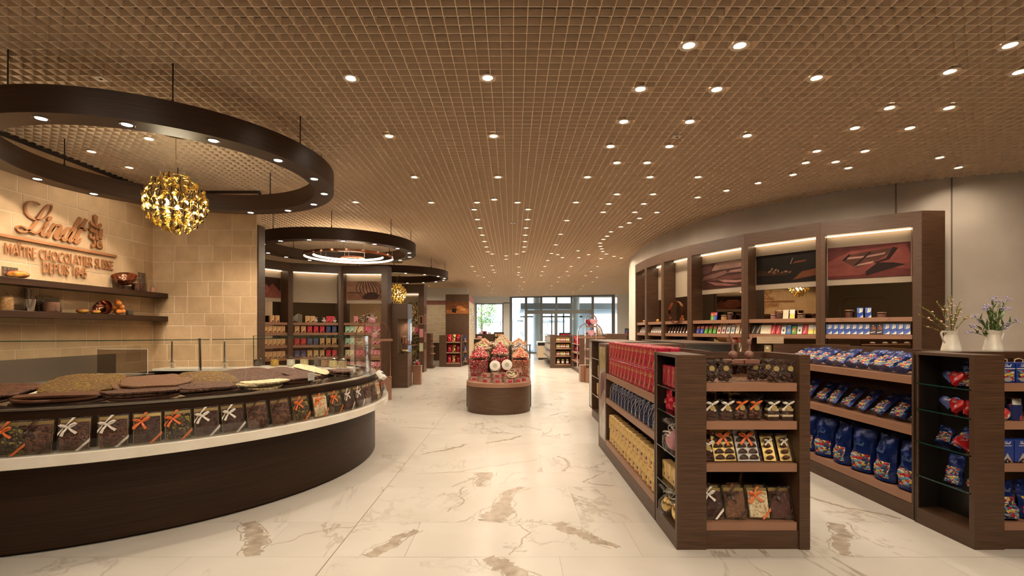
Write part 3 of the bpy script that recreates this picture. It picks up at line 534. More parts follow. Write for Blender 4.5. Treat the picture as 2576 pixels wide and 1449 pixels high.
# concrete wall, curved in plan behind the right-hand bays
BAYC = [(5.766, 6.80), (4.807, 7.54), (4.07, 8.47), (3.52, 9.61), (3.279, 10.55), (3.19, 11.545), (3.196, 12.54)]
CW = [(3.75, 15.5), (3.56, 13.2), (3.535, 11.9), (3.68, 10.77), (4.00, 9.55), (4.53, 8.69), (5.19, 7.88), (5.90, 7.37), (7.217, 6.82), (9.2, 6.4)]
def smooth_line(P, k=8):
    out = []
    n = len(P)
    for i in range(n - 1):
        p0, p1, p2, p3 = [Vector(P[max(0, min(n - 1, j))]) for j in (i - 1, i, i + 1, i + 2)]
        for s in range(k):
            t = s / k
            out.append(tuple(.5 * ((2 * p1) + (p2 - p0) * t + (2 * p0 - 5 * p1 + 4 * p2 - p3) * t * t + (3 * p1 - p0 - 3 * p2 + p3) * t ** 3)))
    out.append(tuple(P[-1])); return out
b = MB(); cw = smooth_line(CW, 10)
n = len(cw)
b.add([(x, y, 0) for x, y in cw] + [(x, y, CEIL + .02) for x, y in cw], [(i, i + 1, n + i + 1, n + i) for i in range(n - 1)])
b.add([(x + .25, y + .25, 0) for x, y in cw] + [(x + .25, y + .25, CEIL + .02) for x, y in cw], [(i + 1, i, n + i, n + i + 1) for i in range(n - 1)])
CONC = noisy('fair_faced_concrete', (.50, .435, .37), (.58, .51, .44), 2.2, rough=.7, detail=9, bmp=.05)
struct(b.build('wall_right', CONC, smooth=40))
b = MB()
for px_, py_ in ((5.86, 7.385), (6.45, 7.095)):
    b.box(px_ - .004, py_ - .012, 0, px_ + .004, py_ + .02, CEIL)
struct(b.build('trim_2', mat('concrete_joint', (.20, .165, .13), .8)))
wall('wall_right_near', [(9.3, 6.4), (9.3, -4)], 0, CEIL + .4, CONC)
wall('wall_right_far', [(6.6, 30.4), (8.4, 30.0)], 0, CEIL + .1, WHITE)
wall('wall_right_side', [(8.4, 30.1), (4.2, 15.4)], 0, CEIL + .4, WHITE)

# --- far brick wall with red soldier course, white plaster above
def brickwork(b, f, length, z0, z1, bw=.215, bh=.071, mi=0):
    g = .006; z = z0; row = 0
    b.M = Matrix.Translation((f.a.x, f.a.y, 0)) @ Matrix.Rotation(f.rz, 4, 'Z')
    while z < z1 - .02:
        x = -(bw / 2) * (row % 2)
        while x < length:
            a, c = max(0, x + g), min(length, x + bw - g)
            if c - a > .02: b.add([(a, -.006, z + g), (c, -.006, z + g), (c, -.006, z + bh - g), (a, -.006, z + bh - g)], [(0, 1, 2, 3)], mi)
            x += bw
        z += bh; row += 1
    b.M = None
BRICK = islands('cream_brick', [(.62, .50, .34), (.67, .55, .38), (.58, .45, .30), (.65, .53, .37)], .7)
BRICKR = islands('red_brick', [(.22, .045, .035), (.27, .06, .045), (.19, .04, .03)], .6)
MORT = mat('brick_mortar', (.42, .32, .22), .9)
b = MB(); f = Frame((-8.2, 26), (-2.4, 26))
brickwork(b, f, 5.8, 0, 2.92); brickwork(b, f, 5.8, 2.92, 3.15, mi=1)
b.box(-8.2, 26.0, 0, -2.4, 26.2, 3.15, 2); b.box(-8.2, 26.0, 3.15, -2.4, 26.2, CEIL + .4, 3)
struct(b.build('wall_far_left', [BRICK, BRICKR, MORT, WHITE]))

# --- shop front: glazed entrance and display window
E0 = (-.16, 32.5); E1 = (6.5, 30.5)
fe = Frame(E0, E1); k = fe.w / (1545 - 1282)
FRM = mat('grey_aluminium', (.20, .205, .205), .4, .6)
def fbox(b, x0, x1, z0, z1, y0=0, y1=.1, mi=0):
    q = [fe.p(x0, y0), fe.p(x1, y0), fe.p(x1, y1), fe.p(x0, y1)]
    b.prism([(p[0], p[1]) for p in q], z0, z1, mi)
b = MB()
u = lambda px: (px - 1282) * k
for p0, p1, z1 in ((1282, 1288, CEIL), (1322, 1328, CEIL), (1489, 1495, CEIL), (1537, 1545, CEIL)): fbox(b, u(p0), u(p1), 0, z1)
for p in (1362, 1400, 1438): fbox(b, u(p), u(p + 5), 2.78, CEIL)
for p0, p1 in ((1362, 1368), (1398, 1405), (1436, 1441)): fbox(b, u(p0), u(p1), 0, 2.7)
fbox(b, u(1322), u(1495), 2.62, 2.86, -.03, .12); fbox(b, u(1288), u(1537), 3.70, CEIL); fbox(b, u(1288), u(1322), 0, .12); fbox(b, u(1328), u(1362), 0, .1)
fbox(b, u(1405), u(1436), 0, .1); fbox(b, u(1495), u(1537), 0, .12)
d1 = struct(b.build('door_1', FRM))
b = MB(); fbox(b, u(1288), u(1537), .1, 3.7, .045, .055); struct(b.build('door_glass', clear('shopfront_glass', (.86, .92, .94), .05, .5), d1))
wf = Frame((-2.75, 32.5), E0)
b = MB()
for x0, x1, z0, z1 in ((0, wf.w, 3.35, CEIL + .1), (0, .3, 0, 3.4), (wf.w - .42, wf.w, 0, 3.4), (0, wf.w, 0, .35)):
    b.prism([wf.p(x0, 0)[:2], wf.p(x1, 0)[:2], wf.p(x1, .3)[:2], wf.p(x0, .3)[:2]], z0, z1)
struct(b.build('wall_far', WHITE))
b = MB()
for x0, x1, z0, z1 in ((.3, .37, .35, 3.35), (wf.w - .5, wf.w - .42, .35, 3.35), (.3, wf.w - .42, 3.28, 3.35), (.3, wf.w - .42, .35, .42)):
    b.prism([wf.p(x0, .05)[:2], wf.p(x1, .05)[:2], wf.p(x1, .13)[:2], wf.p(x0, .13)[:2]], z0, z1)
w1 = struct(b.build('window_1', mat('window_frame_grey', (.16, .16, .16), .4)))
b = MB(); b.prism([wf.p(.37, .09)[:2], wf.p(wf.w - .5, .09)[:2], wf.p(wf.w - .5, .1)[:2], wf.p(.37, .1)[:2]], .42, 3.28)
struct(b.build('window_pane', MATS['shopfront_glass'], w1))
wall('wall_far_step', [(-2.75, 26.2), (-2.75, 32.5)], 0, CEIL + .4, WHITE)
# two white round-edged pillars in the porch behind the doors
for i, (px_, d) in enumerate(((1351, 33.6), (1448, 33.0))):
    b = MB(); b.lathe([(.27, 0), (.27, 3.9)], 24, ((px_ - 1288) / 1216.4 * d, d, 0)); struct(b.build('pillar_%d' % (i + 1), WHITE, smooth=40))
# --- outside: paved court, porch roof, bright facade
b = MB(); b.box(-30, 33.6, -.05, 30, 80, -.01); struct(b.build('court_paving', noisy('pale_paving', (.5, .46, .40), (.58, .54, .48), 2, rough=.8)))
b = MB(); b.box(.6, 33.2, 3.0, 12, 44, 3.4); struct(b.build('porch_roof', mat('porch_soffit', (.42, .46, .48), .6)))
b = MB()
for x in (1.0, 1.7, 2.1, 3.0, 3.9, 4.9): b.box(x - .05, 36.5, 0, x + .05, 36.6, 3.0)
b.box(.6, 36.5, 2.5, 5.3, 36.6, 2.62); struct(b.build('door_2', FRM))
b = MB()
for i in range(10): b.lathe([(.0001, 2.985), (.05, 2.985), (.06, 2.999)], 12, (1.0 + (i % 5) * .9, 35.2 + 3.2 * (i // 5), 0))
struct(b.build('porch_lamp_trim', mat('porch_lamp', (1, 1, 1), .5, emit=(1, .93, .8), es=10)))
b = MB(); b.box(5.3, 33.0, 0, 5.5, 44, 3.0); struct(b.build('porch_side_wall', mat('porch_wall', (.40, .45, .48), .6)))
b = MB(); b.box(-26, 52, 0, 30, 52.5, 14)
for i in range(9):
    for j in range(4): b.box(-24 + i * 6, 51.9, 1 + j * 3.2, -22.6 + i * 6, 52.02, 2.9 + j * 3.2, 1)
tag(b.build('apartment_building', [mat('sunlit_render', (.74, .66, .52), .8), mat('dark_window', (.3, .34, .36), .2)]), 'pale sunlit building filling the view beyond the entrance glass', 'building')
# ------------------------------------------------------------------ hanging rings, lamps
WARM = (1, .815, .61)
def spot(loc, power, angle=110, blend=.8, parent=None, size=.05, col=WARM, rot=(0, 0, 0)):
    l = bpy.data.lights.new('lamp_light', 'SPOT'); l.energy = power; l.spot_size = R(angle); l.spot_blend = blend; l.color = col; l.shadow_soft_size = size
    o = bpy.data.objects.new('lamp_light', l); o.location = loc; o.rotation_euler = rot
    return link(o, parent)
def area(loc, power, sx, sy, rot=(0, 0, 0), parent=None, col=WARM):
    l = bpy.data.lights.new('strip_light', 'AREA'); l.shape = 'RECTANGLE'; l.size = sx; l.size_y = sy; l.energy = power; l.color = col
    o = bpy.data.objects.new('strip_light', l); o.location = loc; o.rotation_euler = rot
    return link(o, parent)
TRIM = mat('lamp_trim_cream', (.62, .52, .42), .4); TRIMD = mat('lamp_trim_dark', (.03, .022, .018), .35, .5)
REFL = mat('lamp_reflector', (.8, .75, .68), .2, 1)
def lamp_meshes(trim, parent, s=1):
    b = MB(); b.lathe([(.046 * s, .03), (.046 * s, .002), (.066 * s, -.004), (.073 * s, 0), (.073 * s, .006), (.05 * s, .012), (.05 * s, .03)], 20, cap=False)
    b.build('trim_ring', trim, parent, smooth=40)
    b = MB(); b.lathe([(.0001, .022), (.047 * s, .022)], 20, cap=False); b.f = [list(reversed(f)) for f in b.f]
    b.build('lamp_face', LAMP, parent)
# ring-mounted lamps share these two meshes
_t = bpy.data.objects.new('tmp', None); COL.objects.link(_t); lamp_meshes(TRIMD, _t, .8)
RL = {o.name.split('.')[0]: o.data for o in _t.children}
for o in list(_t.children): bpy.data.objects.remove(o)
bpy.data.objects.remove(_t)
RT, RB, RZ = 3.46, 3.24, 1.65
def ring(c, label, lamps, pw, cables, dead=()):
    t = thing('suspended_ring', label, 'ceiling ring', (c[0], c[1], RB), 0)
    b = MB(); n = 128
    b.band((0, 0, 0), RZ - .225, RZ, 0, RT - RB, 0, 360, n); b.build('ring_body', RINGM, t, smooth=40)
    for i in range(16):
        a = R(22.5 * i); x, y = 1.54 * cos(a), 1.54 * sin(a)
        if lamps:
            h = bpy.data.objects.new('ring_downlight', RL['trim_ring']); h.location = (x, y, -.001); link(h, t)
            f = bpy.data.objects.new('lamp_face', RL['lamp_face']); f.location = (0, 0, -.0242); link(f, h)
            if i not in dead: wl_ = pw > 20 and 6 <= i <= 10; spot((x, y, -.03), pw * (2.7 if wl_ else .8), 96 if wl_ else 130, .7, t, .04, rot=(0, R(26) if wl_ else 0, 0))
    for a in cables:
        x, y = 1.54 * cos(R(a)), 1.54 * sin(R(a))
        b = MB(); b.tube([(x, y, RT - RB - .01), (x, y, RT - RB + .05)], .011, 8); b.tube([(x, y, RT - RB + .04), (x + .004, y, CEIL + .3 - RB)], .006, 6)
        b.build('suspension_cable', TRIMD, t, smooth=40)
    return t
C1, C2, C3 = (-3.74, 5.38), (-3.78, 10.55), (-3.74, 15.75)
ring(C1, 'large dark ceiling ring with downlights above the round chocolate counter', 1, 44, (-101, -56, -11, 34, 79, 124, 169, 214))
ring(C2, 'dark ceiling ring around the glowing hoop lamp, second from the camera', 1, 15, (-120, -75, -30, 15, 60, 105, 150, 195))
ring(C3, 'farthest of the dark ceiling rings, beyond the glowing hoop lamp', 1, 12, (-80, -35, 10, 55, 100, 145, 190, 235))

# chandeliers of twisted mirror-gold discs
def spiral_mesh():
    b = MB(); n = 10; m = 3; vs = []; fs = []
    for i in range(n + 1):
        t = i / n; a = (t - .5) * 2.6; wv = .037 * sin(pi * (.08 + .84 * t)) ** .7
        for j in range(m):
            s = (j / (m - 1) - .5) * 2; d = .010 * (1 - s * s)
            vs.append((wv * s * cos(a) - d * sin(a), wv * s * sin(a) + d * cos(a), (t - .5) * .125))
    for i in range(n):
        for j in range(m - 1): fs.append((i * m + j, i * m + j + 1, (i + 1) * m + j + 1, (i + 1) * m + j))
    return b.add(vs, fs)
def chandelier(c, z, r, label, detail, pw):
    t = thing('chandelier', label, 'chandelier', (c[0], c[1], z))
    b = MB(); b.lathe([(0.001, CEIL - z + .0), (.185, CEIL - z - .004), (.19, CEIL - z - .03), (.15, CEIL - z - .05), (.001, CEIL - z - .055)], 32)
    b.build('ceiling_rose', GOLD, t, smooth=40)
    b = MB(); b.tube([(0, 0, .26), (0, 0, CEIL - z - .05)], .004, 6); b.build('cable', mat('gold_cable', (.5, .4, .2), .3, .6), t)
    fr = MB()
    rr = random.Random(5); spots = []
    for k, (zz, q, cnt) in enumerate(((.25, .13, 9), (.185, .205, 13), (.11, .265, 17), (.03, .29, 19), (-.05, .285, 18), (-.125, .25, 15), (-.195, .19, 12), (-.25, .115, 8), (-.275, .03, 3))):
        fr.tube([(q * .86 * cos(2 * pi * i / 20), q * .86 * sin(2 * pi * i / 20), zz + .05) for i in range(20)], .004, 5, closed=True)
        for i in range(cnt):
            a = 2 * pi * (i + .5 * (k % 2)) / cnt
            spots.append((q * cos(a), q * sin(a), zz + rr.uniform(-.008, .008), a + pi / 2 + rr.uniform(-.7, .7)))
    for i in range(8):
        a = 2 * pi * i / 8
        fr.tube([(.0, 0, .29), (.12 * cos(a), .12 * sin(a), .28), (.25 * cos(a), .25 * sin(a), .1), (.24 * cos(a), .24 * sin(a), -.06), (.06 * cos(a), .06 * sin(a), -.25)], .004, 5)
    fr.build('wire_cage', GOLD, t, smooth=40)
    if detail:
        for i, (x, y, zz, a) in enumerate(spots[:100]):
            if i == 0: o = spiral_mesh().build('twisted_disc', GOLD, t, smooth=80); me = o.data
            else: o = link(bpy.data.objects.new('twisted_disc', me), t)
            o.location = (x, y, zz); o.rotation_euler = (rr.uniform(-.15, .15), rr.uniform(-.15, .15), a)
        rest = spots[100:]
    else: rest = spots
    b = MB()
    for i, (x, y, zz, a) in enumerate(rest):
        b.M = Matrix.Translation((x, y, zz)) @ Matrix.Rotation(a, 4, 'Z'); q = spiral_mesh(); b.add(q.v, [tuple(f) for f in q.f])
        b.M = Matrix.Translation((x * .72, y * .72, zz * .8)) @ Matrix.Rotation(a + .9, 4, 'Z'); b.add(q.v, [tuple(f) for f in q.f])
    o = b.build('disc_tail', GOLD, t, smooth=80); o['kind'] = 'stuff'
    b = MB()
    for i in range(6):
        a = 2 * pi * i / 6; b.ball((.10 * cos(a), .10 * sin(a), -.02 + .05 * (i % 2)), .028, 10, 7)
    b.build('bulb', mat('bulb_glow', (1, 1, 1), .4, emit=(1, .84, .56), es=90), t)
    l = bpy.data.lights.new('chandelier_light', 'POINT'); l.energy = pw; l.color = (1, .84, .56); l.shadow_soft_size = .12
    link(bpy.data.objects.new('chandelier_light', l), t)
chandelier(C1, 2.966, .3, 'gold chandelier of twisted mirror discs under the large ring, over the counter', True, 55)
chandelier((-3.74, 15.75), 2.74, .3, 'small distant gold chandelier hanging under the farthest ring', False, 14)

# hoop pendant with three glowing rings
t = thing('hoop_pendant', 'pendant of three overlapping hoops with glowing inner faces under the second ring', 'pendant lamp', (C2[0], C2[1], 3.1))
for (x, y, z, r, a) in ((.27, -.1, .04, .93, 0), (.22, .0, .09, .74, 0), (.22, .25, .06, .26, 0)):
    b = MB(); b.band((x, y, 0), r - .012, r, z - .025, z + .025, 0, 360, 72); h = b.build('hoop', COPPER, t, smooth=40)
    b = MB(); n = 72
    b.add([(x + (r - .0135) * cos(2 * pi * i / n), y + (r - .0135) * sin(2 * pi * i / n), z + s * .020) for s in (-1, 1) for i in range(n)],
          [(i, (i + 1) % n, n + (i + 1) % n, n + i) for i in range(n)]); b.build('led_face', LEDRING, h)
    for q in (30, 150, 270):
        b = MB(); b.tube([(x + r * cos(R(q)), y + r * sin(R(q)), z + .02), (x + r * cos(R(q)), y + r * sin(R(q)), CEIL + .1 - 3.1)], .0025, 5); b.build('cable', mat('steel_wire', (.5, .45, .4), .4, .8), t)
l = bpy.data.lights.new('hoop_light', 'POINT'); l.energy = 40; l.color = (1, .82, .58); l.shadow_soft_size = .3
o = bpy.data.objects.new('hoop_light', l); o.location = (.25, .05, .0); link(o, t)

# recessed downlights in the lattice: (x px-free) plan positions
DL = [(883,198),(1227,197),(1733,116),(1861,116),(2541,115),(1611,225),(1803,226),(2054,197),(2390,181),(2565,182),(1569,307),(1735,307),(2238,272),(2388,272),(979,343),(1242,343),(1880,342),(2151,323),(2289,323),(1536,369),(1684,369),(2055,381),(2176,381),(1552,410),(1628,410),(2027,410),(2102,408),(2364,397),(2411,422),(1043,446),(1253,446),(1478,446),(1635,446),(1756,446),(1995,440),(2134,423),(1907,461),(894,509),(1552,489),(1643,489),(1827,480),(1085,510),(1755,497),
 (375,350),(230,382),(325,422)]
zz = [(78,495),(242,467),(465,495),(50,563),(567,561),(80,657),(560,657),(107,738),(548,738),(127,807),(540,807),(147,868),(537,868),(165,920),(530,920),(180,967),(523,967),(222,988),(455,988),(355,1005),(355,1038),(1025,494),(938,667),(878,798),(830,900),(790,983),(755,1050),(728,1107),(705,1155),(690,1195),(1340,508),(1675,508),(1287,587),(1590,587),(1800,590),(1635,646),(1535,690),(1455,728),(1360,775),(1325,817),(1287,848),(1258,883),(1260,915),(1275,938),(1283,963),(1320,988),(1392,1010),(1460,1027),(1045,957),(850,994),(1148,994),(895,1023),(1055,1023),(1265,1032),(1555,1047),(980,1107),(1232,1107),(30,1107),(58,1155),(85,1195),(220,1100),(232,1140),(245,1165),(475,1113),(475,1165),(470,1190),(940,1155),(1170,1155),(955,1195),(1118,1195)]
DL += [(1180 + x / 3.814, 380 + y / 3.814) for x, y in zz]
P = []
for x, y in DL:
    d = 2712.6 / (830 - y); P.append(((x - 1288) / 1216.4 * d, d))
BEHIND = [(-2.2, 1.2), (-.6, 1.9), (.6, .2), (1.7, 1.0), (2.9, .9), (1.2, -1.4), (-1.6, -1.2), (4.2, .6), (-3.6, .8), (3.2, -1.3)]   # overhead and behind the camera
FAR = [(x + .15 * (i % 2), y) for i, y in enumerate((20.5, 22.5, 24.5, 26.5, 28.5, 30)) for x in (-4.2, -1.2, .4, 2.0, 3.6)]
P += BEHIND + FAR
def lane(x): return 'left side' if x < -1.6 else 'left of the aisle' if x < -.3 else 'over the aisle' if x < .9 else 'right of the aisle' if x < 2.6 else 'right side'
byl = {}
for p in P: byl.setdefault(lane(p[0]), []).append(p)
root = thing('recessed_downlight', 'x', 'downlight', (0, 0, 0)); lamp_meshes(TRIM, root); pr = Proto(root)
NUM = 0
def ordw(i):
    if i < 24: return ORD[i]
    tens = ('', '', 'twent', 'thirt', 'fort', 'fift', 'sixt'); j = i + 1
    return tens[j // 10] + ('ieth' if j % 10 == 0 else 'y-' + ORD[j % 10 - 1])
for L, pts in byl.items():
    pts.sort(key=lambda p: p[1])
    for i, (x, y) in enumerate(pts):
        pr.put((x, y, CEIL - .001), 0, 'round cream recessed ceiling downlight, %s nearest in the %s' % (ordw(i), L if 'aisle' in L else L + ' of the lattice'), 'recessed ceiling downlights')
        if (x, y) in BEHIND: spot((x, y, CEIL - .03), 95, 120, .9, None, .03, rot=(R(38), 0, 0))
        elif x > 3.0 and y < 9: spot((x, y, CEIL - .03), 28, 150, .9, None, .03, rot=(0, R(-14), 0))
        elif x > 2.2 and 9 <= y < 15: spot((x, y, CEIL - .03), 37, 150, .9, None, .03, rot=(0, R(-14), 0))
        elif y > 15: spot((x, y, CEIL - .03), 85, 160, .9, None, .03)
        else: spot((x, y, CEIL - .03), 26, 150, .9, None, .03)
# ceiling sensor plates
for x, y, lab in ((252, 198, 'small square cream plate in the ceiling above the large ring'), (1702, 344, 'small square cream plate in the ceiling right of the aisle'), (1290, 561, 'small cream plate in the middle of the far ceiling')):
    d = 2712.6 / (830 - y); b = MB(); cx_ = (x - 1288) / 1216.4 * d
    b.box(cx_ - .048, d - .048, CEIL - .004, cx_ + .048, d + .048, CEIL + .01); b.lathe([(.012, CEIL - .009), (.014, CEIL - .004)], 12, (cx_ + .006, d, 0), 1)
    tag(b.build('ceiling_plate', [TRIM, TRIMD]), lab, 'ceiling plate')
# ------------------------------------------------------------------ wall sign
SIGNM = noisy('bronze_letters', (.25, .108, .043), (.31, .138, .058), 3, rough=.38, metal=.3)
def ribbon_solid(b, L, Rr, f, th):
    """closed solid from a ribbon; F maps (s, z, depth) to a point"""
    n = len(L); vs = []
    for d in (0, th): vs += [f(p[0], p[1], d) for p in L] + [f(p[0], p[1], d) for p in Rr]
    fs = []
    for i in range(n - 1):
        fs += [(2 * n + i, 2 * n + i + 1, 3 * n + i + 1, 3 * n + i), (i + 1, i, n + i, n + i + 1), (i, i + 1, 2 * n + i + 1, 2 * n + i), (n + i + 1, n + i, 3 * n + i, 3 * n + i + 1)]
    fs += [(0, 2 * n, 3 * n, n), (n - 1, 2 * n - 1, 4 * n - 1, 3 * n - 1)]
    b.add(vs, fs)
def poly_solid(b, P, f, th):
    from mathutils.geometry import tessellate_polygon
    n = len(P); t = tessellate_polygon([[Vector((p[0], p[1], 0)) for p in P]])
    vs = [f(p[0], p[1], 0) for p in P] + [f(p[0], p[1], th) for p in P]
    b.add(vs, [tuple(n + i for i in x) for x in t] + [tuple(reversed(x)) for x in t] + [(i, (i + 1) % n, n + (i + 1) % n, n + i) for i in range(n)])
def text_data(txt, ext=0):
    c = bpy.data.curves.new('txt', 'FONT'); c.body = txt; c.extrude = ext; c.resolution_u = 3; c.align_x = 'LEFT'
    o = bpy.data.objects.new('txt', c); COL.objects.link(o); bpy.context.view_layer.update()
    me = bpy.data.meshes.new_from_object(o.evaluated_get(bpy.context.evaluated_depsgraph_get()))
    V = [tuple(v.co) for v in me.vertices]; Fc = [tuple(p.vertices) for p in me.polygons]
    bpy.data.objects.remove(o); bpy.data.curves.remove(c); bpy.data.meshes.remove(me)
    return V, Fc
SG = thing('wall_sign', 'bronze Lindt lettering with a dragon and a rule on the stone wall', 'sign', (-5.728, 6.2, 2.62))
wf_ = lambda s, z, d: (d, s - 6.2, z - 2.62)
b = MB()
for L, Rr in SCRIPT: ribbon_solid(b, L, Rr, wf_, .020)
b.build('script_lettering', SIGNM, SG, recalc=True)
b = MB()
for q in DRAGON: poly_solid(b, q, wf_, .026)
ribbon_solid(b, *DTAIL, wf_, .026)
b.build('dragon_emblem', SIGNM, SG, recalc=True)
b = MB(); b.box(0, 4.9 - 6.2, 2.605 - 2.62, .026, 6.985 - 6.2, 2.64 - 2.62); b.build('rule_line', SIGNM, SG, bev=.002)
for txt, y0, y1, z0, cap in (('MAÎTRE CHOCOLATIER SUISSE', 5.452, 6.93, 2.415, .128), ('DEPUIS 1845', 5.89, 6.50, 2.262, .126)):
    V, Fc = text_data(txt, .007); xs = [v[0] for v in V]; x0, x1 = min(xs), max(xs)
    Vm, _ = text_data('M'); ch = max(v[1] for v in Vm)
    b = MB(); b.add([(.010 + v[2], y0 - 6.2 + (v[0] - x0) / (x1 - x0) * (y1 - y0), z0 - 2.62 + v[1] / ch * cap) for v in V], Fc)
    b.build('text_lettering', SIGNM, SG)
_L = [p for L, Rr in SCRIPT for p in L + Rr]; LX0, LX1 = min(p[0] for p in _L), max(p[0] for p in _L); LZ0 = min(p[1] for p in _L); LZ1 = max(p[1] for p in _L)
def logo_into(b, x0, z0, w_, y, mi=0, h_=None):
    """small script logo as a flat print in the x,z plane"""
    s = w_ / (LX1 - LX0); sz = (h_ / (LZ1 - LZ0)) if h_ else s
    for L, Rr in SCRIPT: b.strip([(x0 + (p[0] - LX0) * s, y, z0 + (p[1] - LZ0) * sz) for p in Rr], [(x0 + (p[0] - LX0) * s, y, z0 + (p[1] - LZ0) * sz) for p in L], mi)

# ------------------------------------------------------------------ shelves on the stone wall and what stands on them
for z, lab in ((2.065, 'upper long dark shelf on the stone wall below the sign'), (1.70, 'lower long dark shelf on the stone wall, nearest the counter')):
    b = MB(); b.box(-5.74 + .013, 3.2, z, -5.49, 7.72, z + .075)
    tag(b.build('wall_shelf', RINGM, bev=.002), lab, 'shelf')
ZU, ZL = 2.14, 1.775
def jar(name, loc, r, h, cont, fill, label, group=None, neck=.8, knob=True, cat='jar'):
    t = thing(name, label, cat, loc, 0, group)
    b = MB(); b.lathe([(r * .92, 0), (r, .01), (r, h * .72), (r * neck, h * .8), (r * neck, h * .82)], 18, cap=False); b.build('glass_body', JARG, t, smooth=40)
    if cont:
        b = MB(); b.lathe([(r * .86, .004), (r * .93, .012), (r * .93, h * fill), (.0001, h * (fill + .03))], 18); b.build('contents', cont, t, smooth=40)
    if knob:
        b = MB(); b.lathe([(r * (neck + .08), h * .82), (r * (neck + .05), h * .85), (r * .3, h * .9), (r * .14, h * .92), (r * .2, h * .96), (r * .14, h), (.0001, h)], 18); b.build('lid', JARG, t, smooth=40)
    return t
NUTS = cells('hazelnuts', [(.45, .25, .10), (.52, .30, .13), (.38, .2, .08)], 45)
BEANS = cells('cocoa_beans', [(.10, .035, .02), (.14, .05, .03), (.07, .025, .015)], 60)
POD = noisy('cacao_pod_skin', (.16, .014, .012), (.42, .24, .03), 13, (.5, 1, 1), .25, lo=.47, hi=.66, coat=.3)
def pod(loc, L, rz, label):
    b = MB(); b.ball((0, 0, 0), (L / 2, L * .26, L * .24), 16, 12)
    vs = []
    for x, y, z in b.v:
        a = atan2(z, y); k = 1 + .07 * cos(5 * a) * (1 - (2 * x / L) ** 2); t = x / (L / 2)
        vs.append((x * (1.12 if t > .6 else 1), y * k, z * k))
    b.v = vs
    o = b.build('cacao_pod', POD, smooth=60); o.location = (loc[0], loc[1], loc[2] + L * .24); o.rotation_euler = (0, 0, rz)
    return tag(o, label, 'cacao pod', 'cacao pods on the wall shelves')
sx = -5.60
pod((sx, 5.47, ZU), .19, .6, 'red and gold cacao pod at the near end of the upper wall shelf')
b = MB(); b.box(-.006, -.085, 0, .006, .085, .13)
for i in range(3):
    for j in range(4): b.box(.006, -.075 + j * .038, .01 + i * .04, .011, -.045 + j * .038, .042 + i * .04)
o = b.build('chocolate_mould', noisy('old_metal_mould', (.12, .09, .06), (.2, .15, .1), 20, rough=.4, metal=.7)); o.location = (-5.68, 5.47, ZU); tag(o, 'small metal mould leaning behind the pod on the upper wall shelf', 'mould')
def bowl(loc, r, label, mt, rot=(0, 0, 0)):
    t = thing('copper_bowl', label, 'bowl', loc)
    t.rotation_euler = rot
    b = MB(); b.lathe([(.0001, 0), (r * .5, .004), (r * .85, r * .38), (r, r * .75), (r * 1.03, r * .77), (r * .97, r * .76), (r * .82, r * .40), (r * .48, .012), (.0001, .01)], 28, cap=False); b.build('bowl_body', mt, t, smooth=50)
    b = MB(); b.tube([(r * .95, -.035, r * .7), (r * 1.18, -.035, r * .62), (r * 1.18, .035, r * .62), (r * .95, .035, r * .7)], .005, 6); b.build('handle', mt, t, smooth=50)
    return t
b = MB(); b.lathe([(.075, 0), (.08, .004), (.07, .055), (.0001, .056)], 20); o = b.build('bowl_stand', CHOCD, smooth=40); o.location = (-5.60, 7.0, ZU); tag(o, 'dark round stand under the tilted copper bowl on the wall shelf', 'stand')
bowl((-5.60, 7.0, ZU + .09), .15, 'tilted copper bowl on the upper wall shelf', COPPER, (R(24), R(14), 0))
jar('bean_jar', (-5.575, 7.16, ZU), .05, .17, BEANS, .62, 'short jar of red beans before the tall lidded jar on the upper shelf')
jar('apothecary_jar', (-5.61, 7.31, ZU), .075, .29, CHOCD, .42, 'tall lidded glass jar of dark chips on the upper wall shelf')
b = MB(); b.box(-.005, -.07, 0, .005, .07, .30)
for i in range(8):
    for j in range(4): b.box(.005, -.062 + j * .032, .01 + i * .035, .010, -.036 + j * .032, .038 + i * .035)
o = b.build('chocolate_mould', MATS['old_metal_mould']); o.location = (-5.685, 7.45, ZU); o.rotation_euler = (0, R(-4), 0); tag(o, 'tall dark mould leaning on the stone behind the glass jars', 'mould')
jar('cork_bottle', (-5.59, 7.53, ZU), .04, .14, mat('pink_salt', (.5, .24, .16), .6), .55, 'small stoppered bottle at the far end of the upper wall shelf', cat='bottle', neck=.5)
jar('nut_jar', (sx, 5.36, ZL), .06, .2, NUTS, .75, 'jar of nuts at the near end of the lower wall shelf')
b = MB(); b.lathe([(.04, 0), (.062, .14), (.058, .14), (.037, .006), (.0001, .006)], 24); o = b.build('steel_cup', CHROME, smooth=40); o.location = (-5.57, 5.58, ZL); tag(o, 'polished steel cup on the lower wall shelf', 'cup')
b = MB(); b.box(-.006, -.055, 0, .006, .055, .27)
for i in range(6):
    for j in range(2): b.box(.006, -.045 + j * .048, .01 + i * .042, .012, -.004 + j * .048, .046 + i * .042)
o = b.build('chocolate_mould', MATS['old_metal_mould']); o.location = (-5.68, 5.70, ZL); tag(o, 'narrow upright mould standing behind the steel cup', 'mould')
b = MB(); b.box(-.005, -.15, 0, .005, .15, .19)
for i in range(5):
    for j in range(8): b.ball((.006, -.13 + j * .037, .02 + i * .037), (.006, .014, .014), 8, 5)
o = b.build('chocolate_mould', MATS['old_metal_mould'], smooth=40); o.location = (-5.66, 5.93, ZL); o.rotation_euler = (0, R(-10), 0); tag(o, 'wide tray mould of round hollows leaning behind the big lidded jar', 'mould')
jar('biscuit_jar', (-5.585, 5.86, ZL), .085, .2, mat('cocoa_powder', (.2, .085, .045), .9), .6, 'wide lidded jar of cocoa powder on the lower wall shelf')
pod((sx, 6.30, ZL), .13, .9, 'first red cacao pod lying alone on the lower wall shelf')
